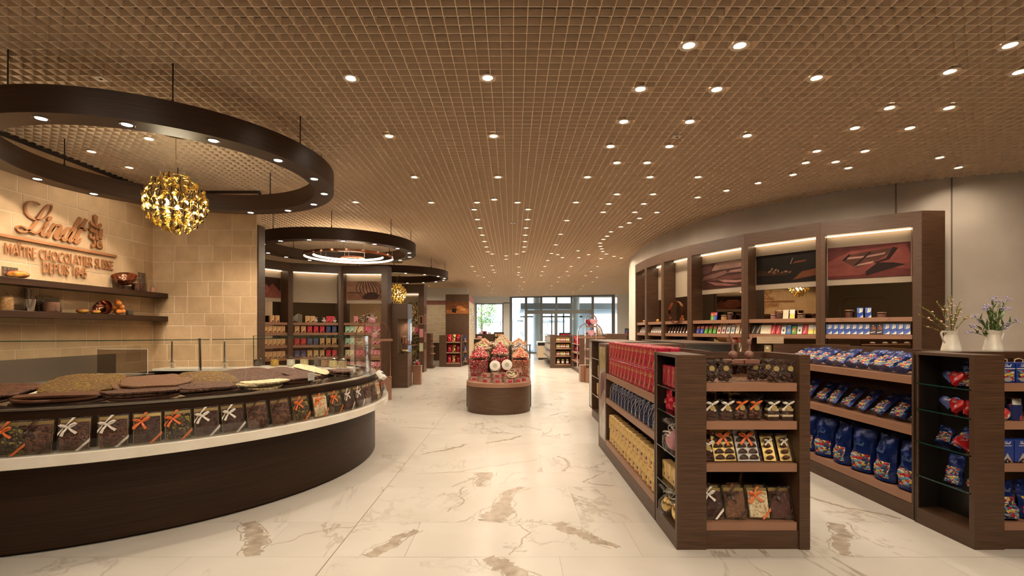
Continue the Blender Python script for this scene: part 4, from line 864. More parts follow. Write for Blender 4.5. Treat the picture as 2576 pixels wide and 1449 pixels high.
pod((sx + .02, 6.48, ZL), .12, 1.3, 'red and yellow cacao pod beside the tipped copper pan')
bowl((-5.60, 6.66, ZL + .05), .11, 'small copper pan tipped on its side on the lower wall shelf', COPPER, (R(60), R(25), 0))
t = jar('orange_jar', (-5.585, 6.86, ZL), .085, .2, None, .7, 'wide glass jar filled with oranges on the lower wall shelf', neck=.95, knob=False)
for i, (x, y, z) in enumerate(((.03, -.03, .04), (-.035, .03, .042), (.03, .035, .05), (-.03, -.03, .10), (.025, .02, .115), (-.01, -.005, .18), (.03, -.03, .16))):
    b = MB(); b.ball((x, y, z), .038, 12, 8); b.build('orange', noisy('orange_peel', (.62, .17, .02), (.72, .24, .03), 90, rough=.45, bmp=.2, dist=.002), t, smooth=60)
jar('spice_jar', (-5.575, 7.05, ZL), .05, .15, mat('dark_spice', (.07, .05, .03), .8), .45, 'small lidded jar right of the orange jar on the lower shelf')
# ------------------------------------------------------------------ round chocolate counter
CC = (-4.37, 5.78)
def pol(r, a, z=0): return (CC[0] + r * cos(R(a)), CC[1] + r * sin(R(a)), z)
A0, A1 = -112, 46.8          # arc from beyond the left edge of the view round to the straight back end at the stone return
t = thing('chocolate_counter', 'big curved dark wood counter with a white ledge and glass guard', 'counter', (CC[0], CC[1], 0))
O0 = (0, 0, 0)
b = MB(); b.band(O0, 2.48, 2.63, .02, .64, A0, A1, 90); b.band(O0, 2.48, 2.60, 0, .02, A0, A1, 90); b.build('front_panel', WOODC, t, smooth=30)
b = MB(); b.band(O0, 2.40, 2.80, .632, .712, A0, A1, 96); b.build('marble_ledge', CREAM, t, smooth=30, bev=.004)
b = MB(); b.band(O0, 2.50, 2.635, .712, 1.0, A0, A1, 90); b.build('upper_panel', WOODC, t, smooth=30)
b = MB(); b.band(O0, 2.575, 2.645, 1.0, 1.012, A0, A1, 96); b.build('steel_nosing', mat('satin_nosing', (.62, .57, .50), .25, 1), t, smooth=30)
# worktop in pale stone with a cut-out for the staff
out = [(2.57 * cos(R(A0 + (A1 - A0) * i / 60)), 2.57 * sin(R(A0 + (A1 - A0) * i / 60))) for i in range(61)]
inn = [(.29, 1.90), (.29, 1.25), (1.15, .82), (.75, .05), (.32, .04), (.2, -.3), (-.6, -1.1), (-.9, -2.0)]
b = MB()
pts = out + inn
from mathutils.geometry import tessellate_polygon
tri = tessellate_polygon([[Vector((x, y, 0)) for x, y in pts]]); n = len(pts)
b.add([(x, y, .96) for x, y in pts] + [(x, y, 1.0) for x, y in pts], [tuple(n + i for i in f) for f in tri] + [tuple(f) for f in tri] + [(i, (i + 1) % n, n + (i + 1) % n, n + i) for i in range(n)])
b.build('stone_worktop', CREAM, t, recalc=True)
b = MB(); b.band(O0, 1.95, 2.53, 1.0, 1.006, A0, 30, 80); b.build('display_tray', mat('black_tray', (.016, .012, .010), .12, coat=.5), t)
inner = [p for p in inn]
b = MB(); g = .015; ip = [Vector(p) for p in inn]
for p, q in zip(ip, ip[1:]):
    f = Frame(p, q); b.prism([f.p(0, 0)[:2], f.p(f.w, 0)[:2], f.p(f.w, g)[:2], f.p(0, g)[:2]], 0, .96)
b.build('staff_side_panel', BLACK, t)
for a0, a1 in ((A0, -76), (-75.6, -43.6), (-43.2, -8), (-7.6, 44)):
    b = MB(); b.band(O0, 2.57, 2.58, 1.013, 1.478, a0, a1, 26); gl = b.build('glass_guard', GLASS, t, smooth=30)
    b = MB(); b.band(O0, 2.5695, 2.5805, 1.478, 1.484, a0, a1, 26); b.build('polished_edge', GLASSEDGE, gl, smooth=30)
b = MB(); b.box(.33, 1.78, 1.002, 1.80, 1.79, 1.465); gl = b.build('glass_guard', GLASS, t)
b = MB(); b.box(.33, 1.7795, 1.465, 1.80, 1.7905, 1.471); b.box(.324, 1.7795, 1.002, .33, 1.7905, 1.471); b.build('polished_edge', GLASSEDGE, gl)
b = MB(); b.band(O0, 2.775, 2.779, .712, .80, A0, 24, 90); b.build('acrylic_lip', ACRYL, t, smooth=30)
for i, (x, y, h) in enumerate(((.62, .04, 1.46), (1.9, -1.15, 1.46))):
    b = MB()
    b.tube([(x, y, 1.0), (x - .01, y, h)], .015, 12); b.lathe([(.04, 1.0), (.04, 1.008), (.022, 1.02)], 16, (x, y, 0))
    if i == 0: b.build('chrome_post', CHROME, t, smooth=40)
# slabs of chocolate in overlapping stacks on the tray
def slab_mesh(name, m, wx, wy, th, seed):
    r = random.Random(seed); b = MB(); n = 44; rings = 6; ph = [r.uniform(0, 6.28) for _ in range(5)]
    def rad(a):
        e = 1 / ((abs(cos(a)) ** 3.2 + abs(sin(a)) ** 3.2) ** (1 / 3.2))
        return e * (1 + .035 * sin(3 * a + ph[0]) + .03 * sin(5 * a + ph[1]) + .02 * sin(9 * a + ph[2]) + r.uniform(-.022, .022))
    rr = [rad(2 * pi * i / n) for i in range(n)]
    bendx, bendy = r.uniform(-.012, .02), r.uniform(-.012, .012)
    def P(k, i, z):
        a = 2 * pi * i / n; x = wx / 2 * rr[i] * k * cos(a); y = wy / 2 * rr[i] * k * sin(a)
        return (x, y, z + bendx * (2 * x / wx) ** 2 + bendy * (2 * y / wy) + .003 * noise.noise(Vector((x * 30 + seed, y * 30, 0))))
    vs = [P(0, 0, th)]
    ks = [.3, .55, .78, .92, .985, 1.0]; zs = [th, th, th, th, th * .93, th * .5]
    for k, z in zip(ks, zs): vs += [P(k, i, z) for i in range(n)]
    vs += [P(.985, i, 0) for i in range(n)]; vs.append(P(0, 0, 0)); fs = [(0, 1 + i, 1 + (i + 1) % n) for i in range(n)]
    L = len(ks) + 1
    for q in range(L - 1):
        for i in range(n): j = (i + 1) % n; fs.append((1 + q * n + i, 1 + (q + 1) * n + i, 1 + (q + 1) * n + j, 1 + q * n + j))
    e = len(vs) - 1; fs += [(e, 1 + (L - 1) * n + (i + 1) % n, 1 + (L - 1) * n + i) for i in range(n)]
    b.add(vs, fs)
    return b.build(name, m, smooth=60)
WSC = .9
STK = [  # angle, radius, z, width, depth, yaw, lean, materials from the bottom up, what the stack is
 (-80, 2.05, 1.012, .56, .42, 4, 9, (CHOCD, CHNUT, CHNUT), 'nut-studded milk chocolate at the left end of the tray'),
 (-66, 2.30, 1.010, .62, .24, 0, 5, (CHOCD, CHOC, CHOC), 'smooth milk chocolate along the front of the tray, left part'),
 (-64.5, 1.98, 1.030, .58, .44, -6, 12, (CHOCD, CHPIST, CHPIST), 'pistachio-topped milk chocolate, left of the pale hazelnut stack'),
 (-53, 2.33, 1.010, .56, .22, 0, 5, (CHOCD, CHCRUMB, CHCRUMB), 'nib-covered chocolate along the front of the tray below the pale stack'),
 (-51.5, 2.02, 1.030, .58, .44, 3, 11, (CHOCD, CHOCM, CHOCM), 'pale hazelnut milk chocolate in the middle of the tray'),
 (-42, 2.28, 1.010, .50, .26, 2, 6, (CHOCD, CHCRUMB, CHCRUMB), 'nib chocolate at the front below the tilted pistachio slab'),
 (-39.5, 2.02, 1.036, .52, .42, 8, 15, (CHOCD, CHPIST), 'pistachio chocolate leaning up right of the pale hazelnut stack'),
 (-31.0, 2.34, 1.010, .48, .26, 0, 4, (CHWHITE, CHWHITE, CHWHITE), 'white nut chocolate on flat boards at the front of the tray'),
 (-25.5, 1.93, 1.012, .60, .44, -12, 13, (CHCRUMB, CHCRUMB, CHCRUMB), 'big nib chocolate behind the white stack'),
 (-21, 2.30, 1.010, .50, .26, 0, 6, (CHOCD, CHOC, CHCRUMB), 'nib chocolate at the front, left of the price card'),
 (-12, 1.95, 1.014, .52, .42, 14, 15, (CHOCD, CHCRUMB), 'raised nib chocolate near the right end of the tray'),
 (2, 1.97, 1.012, .54, .42, 4, 13, (CHOCD, CHWHITE), 'white almond chocolate near the glass jars'),
 (4, 2.32, 1.010, .50, .30, 0, 5, (CHOCD, CHOCD, CHCRUMB), 'nib chocolate at the far right end of the tray')]
PLC = ('bottom', 'middle', 'top')
for s_, (a, r, z, wx, wy, yaw, lean, ms, lab) in enumerate(STK):
    zc = z
    for k_, m in enumerate(ms):
        o = slab_mesh('chocolate_slab', m, wx * WSC * rnd.uniform(.92, 1.06), wy * rnd.uniform(.92, 1.04), .017, s_ * 7 + k_)
        j = rnd.uniform(-.02, .02); p = pol(r + j, a + rnd.uniform(-.6, .6), zc + .5 * wy * sin(R(lean)) * .9)
        o.location = p; o.rotation_euler = (R(lean), 0, R(a + 90 + yaw + rnd.uniform(-4, 4)))
        pos = PLC[k_] if len(ms) == 3 else ('lower', 'upper')[k_]
        tag(o, '%s slab of %s' % (pos, lab), 'chocolate slab', 'chocolate slabs on the counter tray'); zc += .020
# price card on the tray
pc = thing('price_card', 'small white price card on a clip in front of the nib chocolate', 'price card', pol(2.45, -19.5, 1.008), R(-19.5 + 90))
b = MB(); b.box(-.045, -.001, .035, .045, .001, .115); 
for i in range(3): b.box(-.03, -.0016, .06 + i * .016, .03, -.001, .064 + i * .016, 1)
b.build('card', [PAPER, mat('grey_print', (.4, .36, .32), .7)], pc)
b = MB(); b.lathe([(.018, 0), (.018, .004), (.004, .008), (.004, .04)], 12); b.build('clip_stand', CHROME, pc, smooth=40)
pc = thing('price_card', 'small blank card on a clip at the right end of the tray', 'price card', pol(2.46, 2, 1.008), R(92))
b = MB(); b.box(-.045, -.001, .035, .045, .001, .115); b.build('card', PAPER, pc)
b = MB(); b.lathe([(.018, 0), (.018, .004), (.004, .008), (.004, .04)], 12); b.build('clip_stand', CHROME, pc, smooth=40)
# price scanner on the counter's right end
sc = thing('price_scanner', 'white tilted scanner box fixed at the right end of the counter', 'scanner', pol(2.70, 8, .9), R(98))
b = MB(); b.M = Matrix.Translation((0, -.03, .085)) @ Matrix.Rotation(R(-38), 4, 'X') @ Matrix.Rotation(R(12), 4, 'Y'); b.box(-.09, -.03, -.055, .09, .03, .055)
b.build('scanner_body', WHITEG, sc, bev=.012, seg=2, smooth=40)
b = MB(); b.M = Matrix.Translation((0, -.03, .085)) @ Matrix.Rotation(R(-38), 4, 'X') @ Matrix.Rotation(R(12), 4, 'Y'); b.box(-.06, -.033, -.01, .06, -.0305, .018); b.build('scanner_window', BLACK, sc)
b = MB(); b.tube([(0, .035, .02), (0, .0, .06)], .012, 8); b.build('bracket', CHROME, sc)

# jars of ingredients along the back of the counter
JC = [((.06, .04, .025), 'dark chocolate buttons'), ((.55, .32, .04), 'yellow sugared peel'), ((.74, .70, .58), 'white almonds'), ((.66, .54, .28), 'golden nuts'),
      ((.09, .06, .05), 'dark beans'), ((.32, .17, .10), 'brown nuts'), ((.62, .50, .25), 'pistachio kernels'), ((.46, .33, .18), 'hazelnut pieces')]
for i, ((x, y), (c, nm)) in enumerate(zip(((-3.94, 7.48), (-3.67, 7.48), (-3.42, 7.48), (-3.21, 7.47), (-2.96, 7.42), (-2.82, 7.3), (-2.66, 7.2), (-2.48, 7.08)), JC)):
    jar('ingredient_jar', (x, y, 1.001), .062, .155, cells('jar_fill_%d' % i, [c, tuple(v * .8 for v in c), tuple(min(1, v * 1.15) for v in c)], 70), .66,
        'domed glass jar of %s, %s from the left on the counter' % (nm, ORD[i]), 'ingredient jars on the counter')
# ------------------------------------------------------------------ wrapped bars with bows leaning on the ledge
def bow(b, c, s, y, mi=0, kind=0):
    """bow of ribbon: two loops and two tails in the x,z plane, standing off toward -y"""
    x0, z0 = c
    def rib(pts, w0, w1):
        L = []; Q = []
        for i, p in enumerate(pts):
            a = pts[max(i - 1, 0)]; d = pts[min(i + 1, len(pts) - 1)]; dx, dz = d[0] - a[0], d[1] - a[1]; l = hypot(dx, dz) or 1
            w_ = w0 + (w1 - w0) * i / (len(pts) - 1)
            L.append((x0 + s * (p[0] - dz / l * w_), y - s * p[2], z0 + s * (p[1] + dx / l * w_))); Q.append((x0 + s * (p[0] + dz / l * w_), y - s * p[2], z0 + s * (p[1] - dx / l * w_)))
        b.strip(L, Q, mi)
    tails = ([(0, 0, .1), (-.5, -.45, .22), (-1.0, -1.0, .1)], [(0, 0, .1), (.25, -.6, .24), (.55, -1.15, .08)]) if kind else ([(0, 0, .1), (-.45, -.6, .22), (-.7, -1.2, .08)], [(0, 0, .1), (.5, -.5, .24), (1.0, -.9, .08)])
    for t_ in tails: rib(t_, .1, .2)
    for sx_, sz_ in ((-1, .55), (1, .75)):
        rib([(0, 0, .12), (.35 * sx_, .35 * sz_ + .1, .4), (.8 * sx_, .75 * sz_, .42), (1.0 * sx_, .7 * sz_, .22), (.75 * sx_, .35 * sz_, .12), (.3 * sx_, .05, .1), (0, 0, .1)], .12, .12)
    b.box(x0 - .1 * s, y - .3 * s, z0 - .12 * s, x0 + .1 * s, y - .05 * s, z0 + .12 * s, mi)
def wrap_box(w_, h_, d0, d1, seed, nx=8, nz=10, amp=.0085):
    """crinkled clear wrapper around a flat pack, y from d0 (front) to d1"""
    r = random.Random(seed); b = MB(); vs = []; fs = []
    for side, yy in ((0, d0), (1, d1)):
        for j in range(nz + 1):
            for i in range(nx + 1):
                u_, v_ = i / nx, j / nz; e = min(u_, 1 - u_, v_, 1 - v_)
                vs.append(((u_ - .5) * w_ + r.uniform(-.002, .002), yy + ((r.uniform(-amp, amp) * (2.2 if r.random() < .25 else .8)) if e > 0 else 0), v_ * h_ + (r.uniform(-.003, .005) if j == nz else 0)))
    W = nx + 1; N = W * (nz + 1)
    for j in range(nz):
        for i in range(nx):
            q = (j * W + i, j * W + i + 1, (j + 1) * W + i + 1, (j + 1) * W + i); fs.append(q); fs.append(tuple(N + k for k in reversed(q)))
    rim = [i for i in range(W)] + [j * W + nx for j in range(1, nz + 1)] + [nz * W + i for i in range(nx - 1, -1, -1)] + [j * W for j in range(nz - 1, 0, -1)]
    for a, c in zip(rim, rim[1:] + rim[:1]): fs.append((c, a, N + a, N + c))
    return b.add(vs, fs)
def bar_pack(chm, rm, seed, w_=.178, h_=.232, bowc=(-.035, .165), bk=0, name='wrapped_chocolate_bar', film=None, bs=.048):
    t = thing(name, 'x', 'wrapped chocolate bar')
    b = MB(); b.box(-w_ * .44, -.016, .012, w_ * .44, -.004, h_ * .86); b.build('chocolate', chm, t, bev=.003)
    b = MB(); b.box(-w_ * .46, -.003, .006, w_ * .46, 0, h_ * .96); b.build('gold_card', GOLDC, t)
    wrap_box(w_, h_, -.022, .004, seed).build('clear_wrapper', film or CELLO, t)
    if rm:
        b = MB(); y = -.0245
        b.add([(w_ * .5, y, h_ * .36), (w_ * .5, y, h_ * .26), (w_ * .16, y, 0), (w_ * .05, y, 0)], [(0, 1, 2, 3)][::-1]); b.build('corner_ribbon', rm, t)
        b = MB(); bow(b, bowc, bs, y, 0, bk)
        b.add([(-w_ * .5, y, bowc[1] - .055), (-w_ * .5, y, bowc[1] - .035), (bowc[0] + .04, y, h_), (bowc[0] + .02, y, h_)], [(0, 3, 2, 1)]); b.build('bow', rm, t)
    return Proto(t)
KB = {'dkg': (CHDPIST, RIBO, 'dark pistachio bar with an orange ribbon'), 'mkb': (CHNUT, RIBB, 'milk chocolate bar with a brown ribbon'), 'mkw': (CHCRUMB, RIBW, 'nutty milk bar with a white ribbon'),
      'dko': (CHOCD, RIBO, 'dark bar with an orange ribbon'), 'dkw': (CHOCD, RIBW, 'dark bar with a white ribbon'), 'wto': (CHWHITE, RIBO, 'white nut bar with an orange ribbon')}
PB = {k: bar_pack(v[0], v[1], 3 + i, bk=i % 2) for i, (k, v) in enumerate(KB.items())}
seq = [(-68.5, 'dkg'), (-65.6, 'mkb'), (-61.4, 'mkw'), (-56.9, 'mkw'), (-52.8, 'dko'), (-48.8, 'dkg'), (-44.8, 'dkw'), (-40.8, 'dkw'), (-36.7, 'mkb'), (-32.4, 'mkb'), (-28.0, 'dkg'), (-23.3, 'wto'), (-18.8, 'dkg'), (-14.2, 'dkw'), (-9.8, 'dkw'), (-5.2, 'mkb'), (-.7, 'mkb'), (3.8, 'wto'), (8.4, 'dko'), (13, 'dko'), (17.6, 'mkw')]
seq += [(-72.6, 'mkw')]
for i, (a, kd) in enumerate(sorted(seq)):
    PB[kd].put(pol(2.737 + rnd.uniform(-.005, .005), a, .713), (R(-11 + rnd.uniform(-2, 2)), 0, R(a + 90 + rnd.uniform(-2, 2))),
               'wrapped %s, %s from the left on the counter ledge' % (KB[kd][2], ORD[i]), 'wrapped bars on the counter ledge')
# second pack peeking out behind some of them is part of the same row of stock
# ------------------------------------------------------------------ staff side: steel back counter, hobs, screens, taps
t = thing('back_counter', 'steel back counter with a splashback along the stone wall', 'counter', (-5.72, 4.5, 0))
b = MB(); b.box(.03, -.1, 0, .55, 2.45, .90); b.build('counter_body', BLACK, t)
b = MB(); b.box(.03, -.1, .90, .58, 2.45, .94); b.build('counter_top', STEEL, t)
b = MB(); b.box(.012, -.1, .94, .03, 2.45, 1.22); b.build('splashback', mat('grey_splashback', (.16, .125, .095), .35, .4), t)
t = thing('prep_counter', 'dark prep counter with a pale top against the stone return', 'counter', (-5.0, 7.35, 0))
b = MB(); b.box(-.42, -.35, 0, .88, .36, .80); b.box(-.42, .1, .8, .88, .36, .94); b.box(-.42, -.35, .8, -.39, .36, .94); b.build('counter_body', BLACK, t)
b = MB(); b.box(-.43, -.05, .94, .89, .36, .975); b.build('counter_top', CREAM, t)
for i, (x, lab) in enumerate(((-5.12, 'left round black tempering plate on the prep counter'), (-4.60, 'right round black tempering plate on the prep counter'))):
    t = thing('tempering_plate', lab, 'hot plate', (x, 7.19, .802), 0, 'tempering plates')
    b = MB(); b.lathe([(.12, 0), (.23, .05), (.25, .07), (.25, .085), (.22, .088), (.0001, .082)], 28); b.build('plate_body', mat('black_enamel', (.012, .011, .010), .18, coat=.5), t, smooth=40)
    b = MB(); b.lathe([(.251, .07), (.256, .078), (.251, .086)], 28, cap=False); b.build('steel_rim', CHROME, t, smooth=40)
for x, lab in ((-5.25 + .02, 'left chrome tap column on the prep counter'), (-4.42, 'right chrome tap column on the prep counter')):
    t = thing('tap_column', lab, 'tap', (x, 7.44, .976))
    b = MB(); b.lathe([(.03, 0), (.03, .006), (.017, .012), (.017, .08), (.021, .085), (.021, .10), (.016, .105), (.014, .40), (.018, .41), (.0001, .412)], 14); b.build('column', CHROME, t, smooth=40)
    b = MB(); b.tube([(-.05, 0, .085), (.05, 0, .085)], .007, 8); b.tube([(0, 0, .05), (.03, -.05, .03), (.05, -.09, .005)], .009, 8); b.build('valve', CHROME, t, smooth=40)
t = thing('splash_screen', 'frameless clear screen standing on the back counter', 'screen', (-5.28, 6.55, .941), R(0))
b = MB(); b.box(-.34, 0, .03, .34, .006, .36); b.build('screen_glass', clear('smoked_screen', (.62, .58, .54), .07, .5), t)
b = MB(); b.box(-.345, -.001, .355, .345, .007, .362); b.box(-.345, -.001, .026, .345, .007, .032); b.box(.34, -.001, .03, .346, .007, .36); b.build('screen_edge', mat('pale_edge', (.7, .68, .62), .2), t)
b = MB(); b.box(-.3, -.02, 0, -.26, .03, .028); b.box(.26, -.02, 0, .30, .03, .028); b.build('screen_foot', CHROME, t)
# ------------------------------------------------------------------ product kinds
def pmat(c, r=.35): return mat('print_%02d_%02d_%02d' % tuple(int(v * 99) for v in c), c, r)
SILV = mat('silver_print', (.62, .60, .58), .3, .6); WHP = mat('white_print', (.74, .71, .66), .4)
def carton(name, cat, w_, d_, h_, body, prints=(), bev=.004, logo=None, seg=1):
    """upright carton; PRINTS: (material, outline on the front in 0..1)"""
    o_ = thing(name, 'x', cat)
    b = MB(); b.box(-w_ / 2, -d_ / 2, 0, w_ / 2, d_ / 2, h_); b.build('carton', body, o_, bev=bev, seg=seg, smooth=30 if seg == 1 else 60)
    if prints or logo:
        b = MB(); ms = []; y = -d_ / 2 - .0007
        for i, (m, P) in enumerate(prints):
            if m not in ms: ms.append(m)
            b.add([((u_ - .5) * w_, y - .0003 * i, v_ * h_) for u_, v_ in P], [tuple(range(len(P)))], ms.index(m))
        if logo:
            m, lx, lz, lw = logo
            if m not in ms: ms.append(m)
            logo_into(b, (lx - .5) * w_, lz * h_, lw * w_, y - .0003 * (len(prints) + 1), ms.index(m))
        b.build('front_print', ms, o_)
    return Proto(o_)
def circ(x, z, r, k=1, n=12): return [(x + r * cos(2 * pi * i / n), z + r * k * sin(2 * pi * i / n)) for i in range(n)]
def rect(a, b_, c, d): return [(a, b_), (c, b_), (c, d), (a, d)]
SW = [(.06, .1), (.5, .45), (.72, .72), (.9, .9), (.93, .84), (.78, .62), (.62, .38), (.3, .12)]
def pouch(name, cat, w_, h_, t_, top, win, w0, w1, seed, logo=None, extra=None, lw=.6):
    r = random.Random(seed); nx, nz = 10, 14; b = MB(); vs = []; fs = []; ms = []
    def prof(v): return t_ * (max(0, 1 - (v / .96) ** 2.4) ** .6) if v < .96 else 0
    for s in (-1, 1):
        for j in range(nz + 1):
            v = j / nz
            for i in range(nx + 1):
                u_ = i / nx; k = max(0, 1 - abs(2 * u_ - 1) ** 3.5) ** .7
                wv = w_ * (1 - .08 * sin(pi * v) * (v > .3)) * (1 - .03 * (v > .9))
                y = s * prof(v) * .5 * k
                if 0 < i < nx and 0 < j < nz: y += s * r.uniform(-.006, .006) + s * .008 * sin(9 * u_ + 14 * v + seed)
                vs.append(((u_ - .5) * wv + (r.uniform(-.004, .004) if j > nz - 3 else 0), y, v * h_ + (r.uniform(-.004, .006) if j == nz else 0)))
    W = nx + 1; N = W * (nz + 1)
    for j in range(nz):
        v = (j + .5) / nz; m = 1 if w0 < v < w1 else 0
        for i in range(nx):
            q = (j * W + i, j * W + i + 1, (j + 1) * W + i + 1, (j + 1) * W + i)
            mm = m if .06 < (i + .5) / nx < .94 else 0
            fs.append(q); ms.append(mm); fs.append(tuple(N + k for k in reversed(q))); ms.append(0)
    for i in range(nx): fs += [(i + 1, i, N + i, N + i + 1), (nz * W + i, nz * W + i + 1, N + nz * W + i + 1, N + nz * W + i)]; ms += [0, 0]
    for j in range(nz): fs += [(j * W, (j + 1) * W, N + (j + 1) * W, N + j * W), ((j + 1) * W + nx, j * W + nx, N + j * W + nx, N + (j + 1) * W + nx)]; ms += [0, 0]
    b.v = vs; b.f = [list(f) for f in fs]; b.m = ms
    o_ = b.build(name, [top, win], smooth=60); tag(o_, 'x', cat)
    if logo:
        b = MB(); logo_into(b, -w_ * lw / 2, h_ * logo[1], w_ * lw, -prof(logo[1] + .04) * .5 - .012); b.build('logo_print', logo[0], o_)
    if extra: extra(o_, prof)
    return Proto(o_)
RED = carton('truffle_box', 'truffle box', .112, .085, .198, REDP, [(GOLDP, [(.12, .1), (.3, .35), (.42, .6), (.5, .9), (.58, .9), (.48, .55), (.36, .3), (.2, .1)]), (mat('red_shade', (.26, .007, .018), .35), circ(.68, .25, .16, .66)), (CHOC, circ(.66, .26, .10, .66))], .016, (GOLDP, .16, .66, .66), 3)
GOLDB = carton('gold_truffle_box', 'truffle box', .108, .085, .166, GOLDP, [(mat('gold_deep', (.45, .28, .09), .4), [(.05, .95), (.3, .95), (.62, .05), (.3, .05)]), (CHOC, circ(.68, .30, .12, .8)), (mat('rose_print', (.55, .12, .10), .4), circ(.8, .12, .08, .8)), (GOLDC, circ(.36, .66, .2, .8))], .016, None, 3)
def swirl(o_, prof):
    b = MB()
    for k in range(3):
        P = [(.035 * sin(t_ * 5 + k * 2) + (-.02 + .02 * k), t_) for t_ in [i / 14 for i in range(15)]]
        b.strip([(p[0] - .004, -prof(p[1]) * .5 - .010, .01 + p[1] * .18) for p in P], [(p[0] + .004, -prof(p[1]) * .5 - .010, .01 + p[1] * .18) for p in P])
    b.build('swirl_print', SILV, o_)
NAVYB = pouch('navy_pouch', 'chocolate pouch', .125, .215, .085, noisy('navy_foil', (.010, .016, .05), (.022, .035, .10), 16, rough=.2, metal=.3, bmp=.3), MATS['navy_foil'], 2, 3, 4, extra=swirl)
BAGS = [pouch('sweet_bag', 'bag of chocolates', .2, .30, .075, BLUEF, SWEETS, .02, .56, 20 + i, (mat('dim_blue_print', (.13, .15, .25), .3), .70), None, .42) for i in range(3)]
BIGB = [pouch('big_sweet_bag', 'large bag of chocolates', .25, .40, .15, BLUEF, SWEETS2, .05, .46, 40 + i, (mat('pale_blue_print', (.07, .14, .27), .3), .60), None, .4) for i in range(2)]
REDB = pouch('red_pouch', 'chocolate pouch', .2, .27, .09, REDF, REDF, 2, 3, 61, (mat('pink_print', (.75, .45, .42), .4), .42))
GLDB = pouch('gold_pouch', 'chocolate pouch', .2, .27, .09, GOLDFOIL, GOLDFOIL, 2, 3, 62, (CHOCD, .42))
REDS = pouch('small_red_pouch', 'chocolate pouch', .10, .15, .06, REDF, REDF, 2, 3, 63, (GOLDP, .3))

# ------------------------------------------------------------------ wall bays (tall display cabinets)
ZS = (1.74, 1.485, 1.17, .86, .55)
def poster(parent, x0, x1, z0, z1, y, bg, shapes):
    ms = [bg]; b = MB(); b.box(x0, y, z0, x1, y + .006, z1, 0)
    for i, (m, P) in enumerate(shapes):
        if m not in ms: ms.append(m)
        b.add([(x0 + u_ * (x1 - x0), y - .0008 - .0003 * i, z0 + v_ * (z1 - z0)) for u_, v_ in P], [tuple(range(len(P)))], ms.index(m))
    return b.build('picture', ms, parent)
def PM(n, c, r=.5):
    n = 'picture_' + n
    if n not in MATS:
        m = noisy(n, tuple(v * .48 for v in c), tuple(v * .86 for v in c), 5, (1, 1, 1.6), r, detail=3, lo=.25, hi=.75); pb(m).inputs['Specular IOR Level'].default_value = .15
    return MATS[n]
def bay(label, a, c, depth=.33, pic=None, pl=.062, prr=.062, shelves=ZS, blank=False, pw=.5, taper=False):
    f = Frame(a, c); t = thing('display_cabinet', label, 'display cabinet', (a[0], a[1], 0), f.rz, 'tall dark wood shop bays'); W = f.w
    wd = .045 if taper else .001
    for P_ in ([(.001, 0), (pl, 0), (pl, depth), (wd, depth)], [(W - prr, 0), (W - .001, 0), (W - wd, depth), (W - prr, depth)]):
        b = MB(); b.prism(P_, 0, 3.24); b.build('side_panel', WOOD, t)
    b = MB(); b.box(pl, 0, 3.03, W - prr, .02, 3.24); b.box(pl, .02, 3.05, W - prr, depth, 3.24); b.build('lintel', WOOD, t)
    b = MB(); b.box(pl, 0, 0, W - prr, .02, .12); b.build('plinth', WOOD, t)
    b = MB(); b.box(pl, depth - .02, .1, W - prr, depth, 3.05); b.build('mirror_back', MIRROR if not blank else MIRROR, t)
    b = MB(); b.box(pl + .002, depth - .045, 2.265, W - prr - .002, depth - .03, 3.045); hb = b.build('header_board', BOARD, t)
    if pic: poster(t, pl + .015, W - prr - .015, 2.36, 2.86, depth - .056, *pic)
    b = MB(); b.box(pl + .005, depth - .085, 3.030, W - prr - .005, depth - .065, 3.045); b.build('light_strip', LED, t)
    p = f.p(W / 2, depth - .10, 3.02); area(f.p(W / 2, depth - .11, 3.02), pw, W * .8, .02, (R(12), 0, f.rz))
    for z in shelves:
        b = MB(); b.box(pl + .004, .045, z - .03, W - prr - .004, depth - .025, z); b.box(pl + .004, .03, z - .058, W - prr - .004, .045, z + .006); b.build('shelf', LIP, t)
    return f
pcb = (PM('maroon', (.13, .028, .024)), [(PM('maroon_lit', (.24, .06, .045)), [(.0, .55), (.3, .85), (.95, .95), (1, .6), (1, .2), (.7, .3), (.4, .1), (0, .1)]),
    (PM('bar_dark', (.022, .008, .006)), [(.48, .06), (.95, .34), (.80, .42), (.62, .44), (.48, .2)]), (PM('bar_top', (.10, .035, .025)), [(.18, .58), (.26, .74), (.80, .86), (.74, .66), (.58, .46), (.36, .32)]),
    (PM('bar_light', (.42, .22, .17)), [(.22, .60), (.24, .66), (.52, .68), (.72, .74), (.70, .68), (.5, .62)]), (PM('bar_light', (.42, .22, .17)), [(.34, .36), (.36, .42), (.58, .5), (.56, .44)]),
    (MATS['picture_bar_dark'], [(.72, .56), (.80, .88), (.86, .84), (.76, .52), (.6, .42), (.58, .46)]), (MATS['picture_bar_dark'], [(.19, .58), (.27, .76), (.3, .75), (.23, .57)]), (MATS['picture_bar_dark'], [(.33, .40), (.52, .78), (.55, .77), (.36, .38)])])
